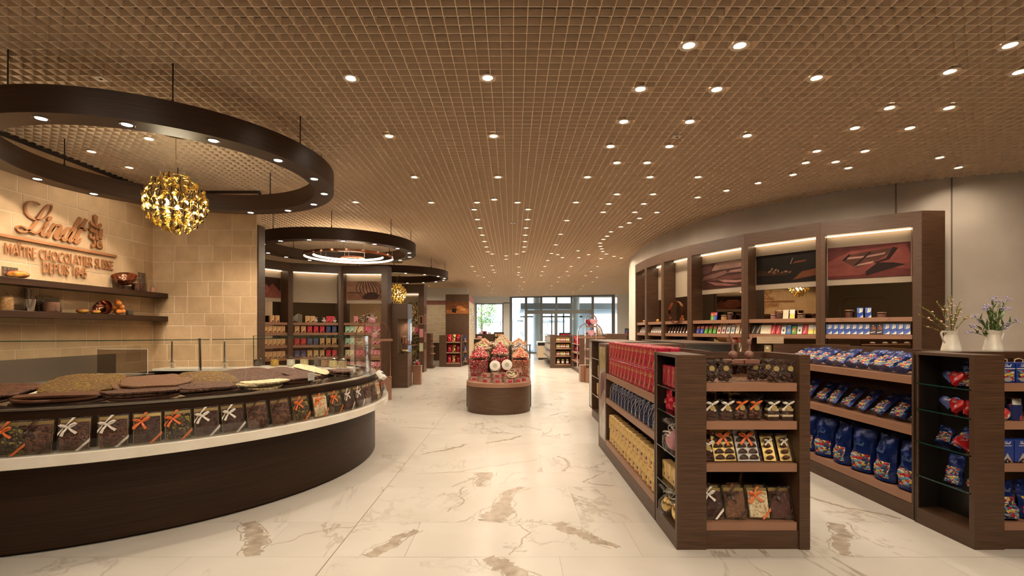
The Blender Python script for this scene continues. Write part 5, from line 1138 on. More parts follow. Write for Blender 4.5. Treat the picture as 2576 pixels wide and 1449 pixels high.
pdk = (PM('black', (.012, .008, .006)), [(PM('board_brown', (.05, .02, .01)), [(0, .3), (.5, .26), (.5, .32), (.05, .5)]), (PM('amber', (.13, .04, .015)), [(.58, .08), (.98, .2), (.98, .42), (.72, .34)])] +
    [(PM('almond%d' % (i % 2), ((.26, .15, .09), (.16, .07, .04))[i % 2]), [(x + .03 * cos(q) * cos(a) - .013 * sin(q) * sin(a), z + .05 * cos(q) * sin(a) + .035 * sin(q) * cos(a)) for q in [j * pi / 5 for j in range(10)]]) for i, (x, z, a) in enumerate(((.22, .42, .5), (.28, .40, 1.2), (.32, .46, .9), (.30, .36, .2), (.36, .42, 1.4), (.42, .36, .3), (.48, .38, 0), (.54, .35, .6), (.26, .50, 1.2)))] +
    [(PM('amber', (.13, .04, .015)), [(.58, .62), (.76, .66), (.8, .72), (.62, .7)]), (PM('cinnamon', (.42, .28, .2)), [(.545, .62), (.555, .62), (.59, .82), (.58, .82)])])
psl = (PM('umber', (.06, .022, .016)), [(PM('blur_rose', (.25, .14, .10)), [(.2, .7), (.3, .98), (1, .98), (1, .72)]), (PM('blur_dark', (.10, .045, .035)), [(0, .6), (0, .98), (.25, .98), (.16, .62)]),
    (PM('slab_rose', (.20, .095, .075)), [(0, .36), (.05, .52), (.5, .66), (.55, .56), (.3, .42)]), (PM('slab_pink', (.30, .15, .12)), [(.55, .56), (.6, .64), (1, .66), (1, .52)]),
    (PM('slab_deep', (.14, .05, .04)), [(.05, .34), (.5, .44), (1, .48), (1, .3), (.45, .3)]), (PM('curl', (.36, .18, .15)), [(.34, .34), (.5, .30), (.75, .24), (1, .26), (1, .2), (.7, .16), (.46, .22)]), (PM('curl2', (.28, .11, .09)), [(.1, .3), (.4, .2), (.75, .06), (.6, .06), (.3, .12)])])
BL = ['nearest tall wall bay with the chocolate bar picture, right of the aisle', 'second tall wall bay from the right, with the dark almond picture', 'third tall wall bay from the right, with the rosy slab picture',
      'fourth tall wall bay on the right, with the copper hoop on its shelf', 'fifth tall wall bay on the right, seen edge-on', 'farthest tall wall bay of the right-hand curve']
pics = [pcb, pdk, psl, None, None, None]
FB = [bay(BL[i], BAYC[i + 1], BAYC[i], pic=pics[i], prr=.10 if i == 0 else .062, taper=True) for i in range(6)]
b = MB(); f = FB[0]; e = f.p(f.w, .33)
b.prism([(5.768, 6.80), (6.10, 6.81), (6.10, 7.14), (e[0] + .004, e[1] - .01)], 0, 3.24)
tag(b.build('end_panel', WOOD), 'broad dark wood end panel closing the right-hand bays beside the concrete wall', 'panel')
# tablets
def tablet(nm, body, prints, w_=.076, h_=.155, d_=.014): return carton(nm, 'chocolate bar', w_, d_, h_, body, prints, .0015)
K = {}
K['milk'] = tablet('milk_chocolate_box', pmat((.04, .10, .42)), [(pmat((.10, .22, .6)), [(0, .5), (1, .8), (1, 1), (0, 1)]), (WHP, [(.3, .45), (.9, .62), (.95, .9), (.45, .95)]), (pmat((.6, .42, .3)), circ(.72, .8, .14, .6)), (WHP, [(0, 0), (.4, .05), (.98, .3), (.98, 0)]), (pmat((.02, .04, .25)), [(.08, .3), (.7, .42), (.68, .55), (.08, .42)])], d_=.04)
K['darkmilk'] = tablet('milk_chocolate_box', pmat((.03, .02, .03)), [(pmat((.3, .06, .05)), circ(.6, .6, .3, .6)), (WHP, [(.1, .1), (.8, .2), (.8, .26), (.1, .18)]), (WHP, circ(.5, .85, .1, .5))], d_=.04)
K['dark'] = tablet('dark_chocolate_bar', pmat((.02, .015, .012)), [(pmat((.5, .42, .3)), [(.2, .1), (.5, .5), (.8, .95), (.9, .9), (.6, .4), (.4, .08)])])
K['cream'] = tablet('cream_chocolate_bar', pmat((.70, .60, .44)), [(pmat((.5, .38, .2)), [(.1, .2), (.5, .6), (.9, .95), (.92, .92), (.52, .56), (.14, .18)])], w_=.085)
K['red'] = tablet('red_chocolate_bar', pmat((.45, .015, .03)), [(pmat((.7, .4, .38)), [(.2, .05), (.5, .45), (.55, .95), (.68, .95), (.62, .4), (.4, .05)])])
K['white'] = tablet('white_chocolate_bar', pmat((.70, .68, .62)), [(pmat((.05, .08, .2)), rect(.05, .82, .95, .95)), (pmat((.06, .03, .02)), circ(.5, .38, .2, .7))], w_=.07)
K['blue'] = tablet('blue_chocolate_bar', pmat((.05, .2, .5)), [(pmat((.02, .03, .15)), rect(0, .82, 1, 1)), (pmat((.5, .25, .15)), circ(.5, .4, .25, .6)), (WHP, rect(.1, .86, .9, .94))], w_=.07)
K['green'] = tablet('green_chocolate_bar', pmat((.10, .30, .04)), [(pmat((.02, .03, .15)), rect(0, .84, 1, 1)), (pmat((.6, .15, .06)), circ(.5, .5, .28, .6)), (pmat((.7, .6, .2)), circ(.4, .3, .15, .6))], w_=.07)
K['yellow'] = tablet('yellow_chocolate_bar', pmat((.72, .60, .18)), [(WHP, rect(0, .55, 1, 1)), (pmat((.8, .65, .1)), circ(.5, .35, .3, .6))])
K['nutblue'] = tablet('nut_chocolate_bar', pmat((.04, .07, .38)), [(pmat((.35, .05, .04)), [(0, .55), (1, .62), (1, 1), (0, 1)]), (pmat((.6, .4, .2)), circ(.3, .75, .18, .5)), (pmat((.5, .3, .12)), circ(.7, .82, .16, .5)), (WHP, rect(.42, .1, .5, .4))])
K['nutgreen'] = tablet('nut_chocolate_bar', pmat((.08, .30, .03)), [(pmat((.35, .05, .04)), [(0, .55), (1, .62), (1, 1), (0, 1)]), (pmat((.6, .4, .2)), circ(.35, .72, .18, .5)), (pmat((.45, .1, .06)), circ(.7, .8, .16, .5)), (WHP, rect(.42, .1, .5, .4))])
K['rosewhite'] = tablet('cherry_chocolate_bar', pmat((.66, .56, .46)), [(pmat((.42, .06, .05)), circ(.55, .35, .36, .6)), (pmat((.15, .05, .04)), circ(.5, .32, .18, .5)), (pmat((.6, .1, .08)), rect(.1, .8, .9, .9))])
K['skywhite'] = tablet('cream_filled_chocolate_bar', pmat((.68, .62, .52)), [(pmat((.12, .35, .6)), circ(.5, .35, .36, .6)), (pmat((.3, .12, .08)), circ(.5, .32, .2, .5)), (pmat((.1, .2, .5)), rect(.1, .8, .9, .9))])
K['vanilla'] = tablet('vanilla_chocolate_bar', pmat((.72, .62, .45)), [(pmat((.35, .22, .12)), circ(.5, .5, .1, .5)), (pmat((.45, .3, .2)), circ(.56, .40, .09, .5))])
K['slim'] = carton('slim_gift_pack', 'gift pack', .05, .035, .15, pmat((.05, .03, .025)), [(WHP, rect(0, 0, 1, .22)), (pmat((.5, .08, .06)), circ(.5, .5, .25, .5)), (pmat((.3, .35, .1)), circ(.6, .7, .2, .3))], .002)
K['slimw'] = carton('slim_gift_pack', 'gift pack', .05, .035, .15, WHP, [(pmat((.06, .04, .03)), rect(0, .62, 1, 1)), (pmat((.5, .06, .06)), circ(.5, .5, .25, .45)), (pmat((.3, .35, .1)), circ(.6, .35, .2, .3))], .002)
NMK = {'milk': 'blue and white milk chocolate box', 'darkmilk': 'dark box with a red picture', 'dark': 'black bar with a pale swirl', 'cream': 'wide cream bar', 'red': 'red bar with a pale swirl', 'white': 'white bar with a navy head', 'blue': 'bright blue bar', 'green': 'green bar with a navy head', 'yellow': 'yellow bar',
       'nutblue': 'blue nut bar', 'nutgreen': 'green nut bar', 'rosewhite': 'white bar with a red circle', 'skywhite': 'white bar with a blue circle', 'vanilla': 'plain cream bar', 'slim': 'slim dark gift pack', 'slimw': 'slim white and dark gift pack'}
def row(f, z, items, x0, x1, y, lean, where, group, zoff=.008):
    n = len(items); tot = {}
    for i, k_ in enumerate(items):
        x = x0 + (x1 - x0) * (i + .5) / n
        K[k_].put(f.p(x, y, z + zoff), (R(-lean), 0, f.rz), '%s, %s from the left %s' % (NMK[k_], ORD[i], where), group)
row(FB[0], ZS[1], ['milk'] * 7 + ['darkmilk'] * 2 + ['milk'] * 4, .07, 1.09, .09, 10, "on the nearest bay's bar shelf", 'boxes in the nearest wall bay')
row(FB[1], ZS[1], ['dark', 'dark', 'cream', 'cream', 'red', 'red', 'white', 'blue', 'green', 'white', 'red', 'yellow', 'yellow'], .07, 1.14, .09, 16, 'in the second bay', 'bars in the second wall bay')
r3 = ['nutblue', 'nutblue', 'nutgreen', 'nutgreen', 'nutgreen', 'rosewhite', 'rosewhite', 'skywhite', 'skywhite', 'vanilla', 'vanilla']
row(FB[2], ZS[1], r3, .08, FB[2].w - .07, .09, 16, "in the third bay's upper row", 'bars in the third wall bay')
row(FB[2], ZS[2], r3, .08, FB[2].w - .07, .09, 16, "in the third bay's lower row", 'bars in the third wall bay')
row(FB[3], ZS[1], ['slim'] * 8, .07, FB[3].w - .06, .10, 20, 'on the fourth bay shelf', 'slim packs in the far wall bays')
row(FB[3], ZS[2], ['slim'] * 8, .07, FB[3].w - .06, .10, 20, 'low in the fourth bay', 'slim packs in the far wall bays')
row(FB[4], ZS[1], ['slimw'] * 8, .07, FB[4].w - .06, .10, 20, 'on the fifth bay shelf', 'slim packs in the far wall bays')
row(FB[4], ZS[2], ['slimw'] * 6, .07, FB[4].w - .06, .10, 20, 'low in the fifth bay', 'slim packs in the far wall bays')
row(FB[5], ZS[1], ['slimw'] * 6, .07, FB[5].w - .06, .10, 20, 'on the farthest bay shelf', 'slim packs in the far wall bays')
def clipjar(loc, r, h, cont, label):
    loc = (loc[0], loc[1], loc[2] + .002)
    t = thing('clip_jar', label, 'jar', loc)
    b = MB(); b.lathe([(r * .95, 0), (r, .008), (r, h * .78), (r * .88, h * .86), (r * .88, h * .9)], 18, cap=False); b.build('glass_body', JARG, t, smooth=40)
    b = MB(); b.lathe([(r * .93, .006), (r * .93, h * .72), (.0001, h * .76)], 16); b.build('contents', cont, t, smooth=40)
    b = MB(); b.lathe([(r * .95, h * .9), (r * 1.0, h * .93), (r * .95, h), (.0001, h)], 18); b.build('lid', mat('rose_lid', (.5, .28, .2), .25, .5), t, smooth=40)
    b = MB(); b.tube([(r * 1.0, 0, h * .7), (r * 1.12, 0, h * .88), (r * 1.0, 0, h * .95)], .004, 6); b.build('wire_clip', CHROME, t)
    return t
DR = cells('drops', [(.10, .035, .025), (.14, .055, .035), (.07, .025, .018)], 50)
f = FB[0]
clipjar(f.p(.36, .15, ZS[0]), .057, .125, DR, 'big clip jar of chocolate drops in the nearest wall bay')
K['milk'].put(f.p(.50, .14, ZS[0]), (0, 0, f.rz), 'blue and white box, left of the pair inside the clear hoop', 'boxes in the nearest wall bay')
K['milk'].put(f.p(.60, .14, ZS[0]), (0, 0, f.rz), 'blue and white box, right of the pair inside the clear hoop', 'boxes in the nearest wall bay')
clipjar(f.p(.76, .15, ZS[0]), .06, .08, mat('cocoa_fill', (.16, .07, .045), .8), 'low clip jar of cocoa beside the boxes in the clear hoop')
def hoop(f, x, z, w_, h_, y0, y1, m, label, rad):
    b = MB(); P = []
    for i in range(48):
        a = 2 * pi * i / 48; e = 1 / ((abs(cos(a)) ** rad + abs(sin(a)) ** rad) ** (1 / rad)); P.append((w_ / 2 * e * cos(a), h_ / 2 * e * sin(a)))
    n = 48; vs = []
    for s, y in ((1, y0), (1, y1), (.975, y1), (.975, y0)): vs += [(p[0] * s, y, p[1] * s) for p in P]
    b.add(vs, [(k * n + i, k * n + (i + 1) % n, ((k + 1) % 4) * n + (i + 1) % n, ((k + 1) % 4) * n + i) for k in range(4) for i in range(n)])
    o_ = b.build('display_hoop', m, smooth=50); o_.location = f.p(x, 0, z); o_.rotation_euler = (0, 0, f.rz); return tag(o_, label, 'display hoop')
hoop(f, .56, ZS[0] + .13, .62, .40, -.012, .024, ACRYL, 'clear rounded hoop around jars and boxes in the nearest bay', 5)
f = FB[1]
clipjar(f.p(.42, .15, ZS[0]), .047, .085, mat('rose_salt', (.30, .13, .10), .7), 'small pink clip jar at the left in the second bay')
clipjar(f.p(.52, .16, ZS[0]), .06, .145, DR, 'tall clip jar of drops in the second bay')
K['cream'].put(f.p(.63, .12, ZS[0]), (R(-8), 0, f.rz), 'white bar standing beside the tall jar in the second bay', 'bars in the second wall bay')
K['yellow'].put(f.p(.73, .12, ZS[0]), (R(-8), 0, f.rz), 'yellow bar standing alone on the display shelf of the second bay', 'bars in the second wall bay')
clipjar(f.p(.86, .15, ZS[0]), .06, .09, cells('almond_fill', [(.25, .16, .1), (.12, .07, .05)], 55), 'low clip jar right of the yellow bar in the second bay')
f = FB[2]
K['nutgreen'].put(f.p(.46, .13, ZS[0]), (R(-10), 0, f.rz + .3), 'green nut bar, rear of the display in the third bay', 'bars in the third wall bay')
K['nutblue'].put(f.p(.54, .11, ZS[0]), (R(-10), 0, f.rz - .2), 'blue nut bar, front of the display in the third bay', 'bars in the third wall bay')
clipjar(f.p(.72, .14, ZS[0]), .058, .095, NUTS, 'low clip jar of nuts on the display shelf of the third bay')
clipjar(f.p(.80, .20, ZS[0]), .05, .14, DR, 'taller clip jar behind the nut jar in the third bay')
f = FB[3]
hoop(f, .52, ZS[0] + .19, .50, .46, -.03, .028, COPPER, 'round copper hoop standing on the fourth bay shelf', 2)
b = MB(); b.ball((0, 0, .035), (.045, .045, .035), 14, 9); o = b.build('orange_fruit', mat('orange_yellow', (.75, .33, .03), .35), smooth=60); o.location = f.p(.58, .10, ZS[0] + .006); tag(o, 'orange fruit inside the copper hoop', 'fruit')
jar('spice_flask', f.p(.80, .12, ZS[0]), .035, .17, mat('rose_salt', (.3, .13, .1)), .4, 'slim glass flask right of the copper hoop', cat='flask')
for f, lab in ((FB[4], 'orange fruit on the display shelf of the fifth bay'), (FB[5], 'orange fruit on the display shelf of the farthest bay')):
    b = MB(); b.ball((0, 0, .03), (.036, .036, .03), 12, 8); o = b.build('orange_fruit', MATS['orange_yellow'], smooth=60); o.location = f.p(f.w * .5, .1, ZS[0] + .006); tag(o, lab, 'fruit')
K['slimw'].put(FB[4].p(.78, .1, ZS[0] + .004), (R(-12), 0, FB[4].rz), 'slim white pack standing alone on the fifth bay display shelf', 'slim packs in the far wall bays')
# low jars in the nearest bay (tops seen over the counter)
def lowjar(loc, cap, label, grp):
    t = thing('preserve_jar', label, 'jar', loc, 0, grp)
    b = MB(); b.lathe([(.032, 0), (.034, .006), (.034, .06), (.028, .07)], 14); b.build('jar_body', CHOCD, t, smooth=40)
    b = MB(); b.lathe([(.031, .07), (.031, .09), (.0001, .091)], 14); b.build('lid', cap, t, smooth=40)
for i in range(10):
    lowjar(FB[0].p(.42 + i * .066, .12, ZS[2] + .012), GOLDC if i < 5 else mat('red_lid', (.35, .03, .03), .4), '%s jar from the left, low in the nearest wall bay' % ORD[i], 'preserve jars in the nearest wall bay')
for i in range(5):
    b = MB(); b.box(-.05, -.03, 0, .05, .03, .12); b.box(-.02, -.031, .06, .02, -.0302, .09, 1)
    o = b.build('gift_carton', [mat('olive_carton', (.32, .24, .11), .5), WHP]); o.location = FB[1].p(.34 + i * .16, .14, ZS[2] + .01); o.rotation_euler = (0, 0, FB[1].rz); tag(o, '%s olive gift carton from the left, low in the second bay' % ORD[i], 'gift carton', 'olive cartons in the second bay')
# ------------------------------------------------------------------ mid-floor islands
HT = 1.382
def panel(parent, name, x0, y0, z0, x1, y1, z1, m=None):
    b = MB(); b.box(x0, y0, z0, x1, y1, z1); return b.build(name, m or WOOD, parent)
def lipshelf_x(parent, xf, xb, y0, y1, z, lip=.062, th=.02):
    """shelf whose front lip faces the -x or +x side"""
    s = 1 if xb > xf else -1; b = MB(); xs = sorted((xf + s * .012, xb)); b.box(xs[0], y0, z - th, xs[1], y1, z)
    xs = sorted((xf, xf + s * .012)); b.box(xs[0], y0, z - lip, xs[1], y1, z + .004); return b.build('shelf', LIP, parent)
def lipshelf_y(parent, x0, x1, yf, yb, z, lip=.056):
    b = MB(); b.box(x0, yf + .012, z - .02, x1, yb, z); b.box(x0, yf, z - lip, x1, yf + .012, z + .003); return b.build('shelf', LIP, parent)
def end_unit(label, x0, x1, px0, px1, nz, fz, nbh):
    """end block of an island: panel + open niche on the left face, open shelves to the front"""
    t = thing('island_end_unit', label, 'display unit', (x0, 3.43, 0)); W = x1 - x0; D = .51; pw = px1
    panel(t, 'front_panel', 0, 0, 0, pw, .022, HT)
    panel(t, 'top_board', 0, .022, HT - .022, pw, D, HT, WOODT)
    panel(t, 'niche_back', pw - .016, .022, 0, pw, D, HT - .022, BLACK)
    panel(t, 'niche_side', 0, D - .02, 0, pw - .016, D, HT - .022, BLACK)
    panel(t, 'niche_plinth', 0, .022, 0, pw - .016, D - .02, .125)
    b = MB(); b.box(0, .022, .125, .008, .04, HT - .022); b.box(0, D - .034, .125, .008, D - .02, HT - .022); b.build('niche_frame', WOOD, t)
    for z in nz:
        b = MB(); b.box(.004, .024, z - .008, pw - .018, D - .022, z); g = b.build('glass_shelf', GLASS, t)
        b = MB(); b.box(.0, .024, z - .008, .004, D - .022, z); b.build('shelf_edge', GLASSEDGE, g)
    panel(t, 'side_panel', W - .075, 0, 0, W, D, HT)
    panel(t, 'back_panel', pw, D - .02, 0, W - .075, D, HT, WOOD)
    panel(t, 'mirror_back', pw + .01, D - .026, .13, W - .085, D - .021, HT - .05, DARKM)
    panel(t, 'front_plinth', pw, .012, 0, W - .075, .034, .13)
    panel(t, 'base_board', pw, .034, .10, W - .075, D - .02, .125, BLACK)
    for z in fz: lipshelf_y(t, pw + .008, W - .083, .018, D - .028, z)
    return t
end_unit('nearest end unit of the middle island, stocked with ribboned chocolates', 1.17, 2.115, 0, .209, (1.124, .936, .648, .38), (1.178, .906, .604, .184), 0)
t = thing('island_shelf_unit', 'long middle island shelf unit with red, navy and gold packs', 'display unit', (1.17, 3.96, 0))
panel(t, 'end_panel', 0, 0, 0, .93, .02, HT - .004); panel(t, 'end_panel', 0, 2.05, 0, .93, 2.58, HT)
panel(t, 'divider', .44, .02, 0, .47, 2.05, HT + .003); panel(t, 'plinth', 0, .02, 0, .02, 2.05, .13); panel(t, 'plinth', .91, .02, 0, .93, 2.05, .13)
for z in (1.018, .715, .195): lipshelf_x(t, 0, .44, .022, 2.048, z)
lipshelf_x(t, .93, .47, .022, 2.048, 1.30); lipshelf_x(t, .93, .47, .022, 2.048, .9)
pb_ = poster(t, 0, 1, 0, 1, 0, PM('mist', (.5, .44, .38), .12), [(PM('plum', (.2, .06, .07), .12), [(.1, .4), (.9, .55), (.95, .75), (.2, .7)]), (PM('rosegold', (.42, .22, .17), .12), [(.2, .2), (.9, .42), (.8, .55), (.1, .4)]), (PM('sparkle', (.5, .42, .2), .12), [(0, .8), (.5, .72), (1, .8), (1, 1), (0, 1)])])
me = pb_.data
for v in me.vertices: x, y, z = v.co; v.co = (-.002 + y * .3, 2.50 - x * .40, .16 + z * 1.18)
me.name = 'poster_panel'; pb_.name = 'poster_panel'
LEFT = -pi / 2
# red boxes, two tiers, two deep on top
for tier, z in (('lower', 1.0185), ('upper', 1.2175)):
    for i in range(13):
        y = 4.06 + i * .151
        RED.put((1.24 + rnd.uniform(-.004, .004), y, z), LEFT + .28 + rnd.uniform(-.05, .05), 'red truffle box, %s from the near end in the %s tier on the island' % (ORD[i], tier), 'red truffle boxes on the island')
        if tier == 'upper' and i < 9: RED.put((1.352, y, z), LEFT, 'red truffle box in the row behind, %s from the near end of the island' % ORD[i], 'red truffle boxes on the island')
        elif i < 9: RED.put((1.352, y, z), LEFT, 'red truffle box low in the rear row, %s from the near end of the island' % ORD[i], 'red truffle boxes on the island')
for i in range(13): NAVYB.put((1.235, 4.05 + i * .148, .716), LEFT + rnd.uniform(-.08, .08), 'navy pouch with silver swirls, %s from the near end of the island shelf' % ORD[i], 'navy pouches on the island')
for tier, z in (('lower', .1955), ('upper', .3645)):
    for i in range(13):
        GOLDB.put((1.238 + rnd.uniform(-.004, .004), 4.055 + i * .149, z), LEFT + .3 + rnd.uniform(-.06, .06), 'gold truffle box, %s from the near end in the %s tier on the island' % (ORD[i], tier), 'gold truffle boxes on the island')
for i in range(15):
    k_ = ('white', 'skywhite', 'white', 'cream', 'vanilla')[i % 5]
    K[k_].put((1.86 + rnd.uniform(-.02, .02), 4.08 + i * .13, 1.313), (R(-72), 0, pi / 2), 'pale bar lying flat on the far side of the island, %s from the near end' % ORD[i], 'flat bars on the far side of the island')
# second island behind
t = thing('island_shelf_unit', 'second island shelf unit, behind the red boxes, with a print panel on its end', 'display unit', (1.45, 6.95, 0))
panel(t, 'end_panel', 0, 0, 0, .62, .02, HT); panel(t, 'top_board', 0, .02, HT - .02, .62, 2.14, HT, WOODT); panel(t, 'back_panel', .6, .02, 0, .62, 2.14, HT - .02); panel(t, 'end_panel', 0, 1.82, .13, .6, 2.14, HT - .02); panel(t, 'plinth', 0, .02, 0, .6, 1.82, .13)
for z in (1.06, .74, .42): 
    b = MB(); b.box(.004, .02, z - .01, .6, 1.82, z); g = b.build('glass_shelf', GLASS, t); b = MB(); b.box(0, .02, z - .01, .004, 1.82, z); b.build('shelf_edge', mat('steel_edge', (.6, .55, .5), .3, .8), g)
panel(t, 'print_panel', -.003, 1.84, .16, 0, 2.10, HT - .06, PM('mist', (.5, .44, .38), .12))
for i, (y, z) in enumerate(((8.0, 1.062), (8.3, 1.062), (8.05, .742), (8.4, .742), (8.2, .422), (8.5, .422), (8.3, .132))):
    b = MB(); b.box(-.09, -.04, 0, .09, .04, .2); o = b.build('gift_carton', TAN, bev=.006); o.location = (1.56, y, z); o.rotation_euler = (0, 0, LEFT + .2); tag(o, 'tan gift carton on the second island, %s from the top' % ORD[i], 'gift carton', 'tan cartons on the second island')
# low print card on the boards between the islands
b = MB(); b.box(0, 0, 0, .34, .02, .09); o = b.build('shelf_card', noisy('pale_wood_print', (.42, .29, .18), (.52, .38, .25), 8, (1, 1, 8), .5)); o.location = (3.2, 6.30, 1.383); tag(o, 'small pale wood card standing at the far end of the blue-bag island', 'card')
t = thing('island_shelf_unit', 'dark island unit with its long top board seen behind the near end unit', 'display unit', (2.35, 6.6, 0))
panel(t, 'side_panel', 0, 0, 0, .03, 2.2, HT - .02); panel(t, 'top_board', 0, 0, HT - .02, .75, 2.2, HT, WOODT); panel(t, 'side_panel', .72, 0, 0, .75, 2.2, HT - .02)

# ---- niche of the near end unit
nx = 1.225
for i in range(4): RED.put((nx + .02, 3.525 + i * .108, 1.125), LEFT, 'red truffle box on the near end unit\'s top glass shelf, %s from the front' % ORD[i], 'red boxes in the near end unit', scale=.8)
for i in range(4):
    if i % 2 == 0:
        b = MB(); b.ball((0, 0, .055), (.04, .04, .055), 16, 10); o = b.build('foil_egg', REDF, smooth=60); o.location = (nx + .02, 3.52 + i * .105, .937); tag(o, 'red foil egg on the second glass shelf, %s from the front' % ORD[i // 2], 'foil egg', 'red eggs in the near end unit')
    else: REDS.put((nx + .03, 3.52 + i * .105, .937), LEFT, 'small red pouch between the foil eggs, %s from the front' % ORD[i // 2], 'red pouches in the near end unit')
def gift(name, loc, r, h, cont, label, seed, curls=6):
    rr = random.Random(seed); t = thing(name, label, 'wrapped gift', loc)
    b = MB(); b.ball((0, 0, h * .32), (r * .75, r * .7, h * .32), 16, 10); b.build('contents', cont, t, smooth=60)
    n = 26; vs = []; b = MB()
    prof = [(r * .85, 0), (r, h * .2), (r * .95, h * .45), (r * .55, h * .62), (r * .28, h * .70), (r * .6, h * .85), (r * .9, h)]
    for q, (a_, z) in enumerate(prof):
        for i in range(n):
            a = 2 * pi * i / n; k_ = 1 + (.22 if q > 2 else .08) * (1 if i % 2 else -1) * rr.uniform(.4, 1); vs.append((a_ * k_ * cos(a), a_ * k_ * sin(a), z + (rr.uniform(-.02, .02) if q == 6 else 0)))
    b.add(vs, [(q * n + i, q * n + (i + 1) % n, (q + 1) * n + (i + 1) % n, (q + 1) * n + i) for q in range(6) for i in range(n)]); b.build('clear_wrapper', CELLO2, t)
    b = MB()
    for k_ in range(curls):
        a = rr.uniform(0, 6.28); P = []
        for i in range(22):
            s = i / 21; P.append((s * r * 1.1 * cos(a) + .022 * cos(s * 16), s * r * 1.1 * sin(a) + .022 * sin(s * 16), h * .68 + .03 * sin(s * 7 + k_) - .05 * s * s))
        b.strip(P, [(p[0], p[1], p[2] + .011) for p in P])
    b.build('curled_ribbon', RIBW, t)
    return t
gift('wrapped_gift', (nx + .01, 3.64, .65), .10, .24, islands('pink_red_sweets', [(.5, .02, .05), (.7, .3, .34)]), 'crinkled clear gift with white curled ribbon and red sweets in the near end unit', 3)
for i in range(4): GOLDB.put((nx + .02, 3.525 + i * .108, .382), LEFT, 'gold truffle box on the near end unit\'s low glass shelf, %s from the front' % ORD[i], 'gold boxes in the near end unit', scale=.85)
gift('wrapped_gift', (nx + .005, 3.77, .127), .085, .22, GOLDFOIL, 'clear wrapped gift beside the gold egg at the foot of the near end unit', 8, 3)
b = MB(); b.ball((0, 0, .085), (.062, .062, .085), 18, 12); o = b.build('foil_egg', GOLDFOIL, smooth=60); o.location = (nx + .02, 3.58, .126); tag(o, 'big gold foil egg at the foot of the near end unit', 'foil egg')

# ---- front shelves of the near end unit
def lumps(b, w_, d_, h_, n, r, seed, s=.016):
    rr = random.Random(seed)
    for k_ in range(n):
        b.ball((rr.uniform(-w_ / 2, w_ / 2), rr.uniform(-d_ / 2, d_ / 2), rr.uniform(s, h_)), (s * rr.uniform(.7, 1.2), s * rr.uniform(.7, 1.2), s * rr.uniform(.7, 1.1)), 7, 5)
def tied_bag(name, w_, h_, cm, rm, seed, fill='lumps', seal=True):
    t = thing(name, 'x', 'bag of chocolates'); b = MB()
    if fill == 'lumps': lumps(b, w_ * .74, w_ * .42, h_ * .55, 42, 0, seed)
    elif fill == 'stack':
        for k_ in range(6): b.lathe([(w_ * .40, .004 + k_ * .0125), (w_ * .42, .008 + k_ * .0125), (w_ * .40, .013 + k_ * .0125)], 16)
        b.v = [(x, y * .6, z) for x, y, z in b.v]
    else:
        for k_ in range(4): b.box(-w_ * .4, -w_ * .24, .004 + k_ * .021, w_ * .4, w_ * .24, .02 + k_ * .021, k_ % 2)
    b.build('chocolates', [cm, CHWHITE], t, smooth=60 if fill == 'lumps' else 30)
    rr = random.Random(seed); n = 20; vs = []; P = [(.46, 0), (.5, .1), (.5, .5), (.44, .68), (.24, .80), (.5, .95), (.62, 1.0)]
    for q, (a_, z) in enumerate(P):
        for i in range(n):
            a = 2 * pi * i / n; k_ = 1 + (.16 if q > 3 else .03) * rr.uniform(-1, 1); e = 1 / ((abs(cos(a)) ** 4 + abs(sin(a)) ** 4) ** .25)
            vs.append((w_ * a_ * k_ * e * cos(a), w_ * a_ * .62 * k_ * e * sin(a), z * h_ + (rr.uniform(-.008, .008) if q == 6 else 0)))
    b = MB(); b.add(vs, [(q * n + i, q * n + (i + 1) % n, (q + 1) * n + (i + 1) % n, (q + 1) * n + i) for q in range(6) for i in range(n)] + [tuple(range(n - 1, -1, -1))]); b.build('clear_wrapper', CELLO, t)
    y = -w_ * .62 * .52 - .004
    if seal:
        b = MB(); b.plate([(.019 * cos(2 * pi * i / 18), h_ * .62 + .019 * sin(2 * pi * i / 18)) for i in range(18)], y - .003, y); b.build('gold_seal', SEAL, t)
    if rm: b = MB(); bow(b, (0, h_ * .80), w_ * .42, y + .012, 0, 1); b.build('bow', rm, t)
    return Proto(t)
TB = tied_bag('tied_chocolate_bag', .098, .165, CHOCD, RIBB, 5)
TBW = tied_bag('tied_biscuit_bag', .105, .145, CHNUT, RIBW, 6, 'stack'); TBO = tied_bag('tied_cluster_bag', .098, .15, CHOC, RIBO, 7); TBS = tied_bag('tied_layer_bag', .098, .145, CHOCD, RIBW, 8, 'layers')
YF = 3.52
def nm(p, x, y, z, lab, g=None, rot=(0, 0, 0)): return p.put((x, y, z), rot, lab, g)
for i, (x, y) in enumerate(((1.445, YF), (1.555, YF + .01), (1.88, YF + .04), (1.905, YF + .12), (1.955, YF), (2.0, YF + .09), (2.01 - .0, YF - .02))):
    if i == 6: x = 2.0; y = YF - .015
    if i == 4: x = 1.9; y = YF - .02
    if i == 2: x = 1.82; y = YF + .12
    if i == 3: x = 1.92; y = YF + .13
    nm(TB, x, y, 1.18, 'brown-bowed bag of chocolate lumps, %s from the left on the top shelf' % ORD[min(i, 5)] if i < 6 else 'brown-bowed bag of chocolate lumps at the right front of the top shelf', 'lump bags on the top shelf', (0, 0, rnd.uniform(-.2, .2))) if i != 5 else None
cs = thing('cake_stand', 'glass cake stand holding the chocolate birds', 'cake stand', (1.70, 3.60, 1.181))
b = MB(); b.lathe([(.075, 0), (.075, .006), (.02, .02), (.014, .04), (.030, .06), (.026, .085), (.012, .10), (.02, .118), (.15, .122), (.155, .128), (.15, .13), (.0001, .13)], 28); b.build('stand_body', GLASS, cs, smooth=40)
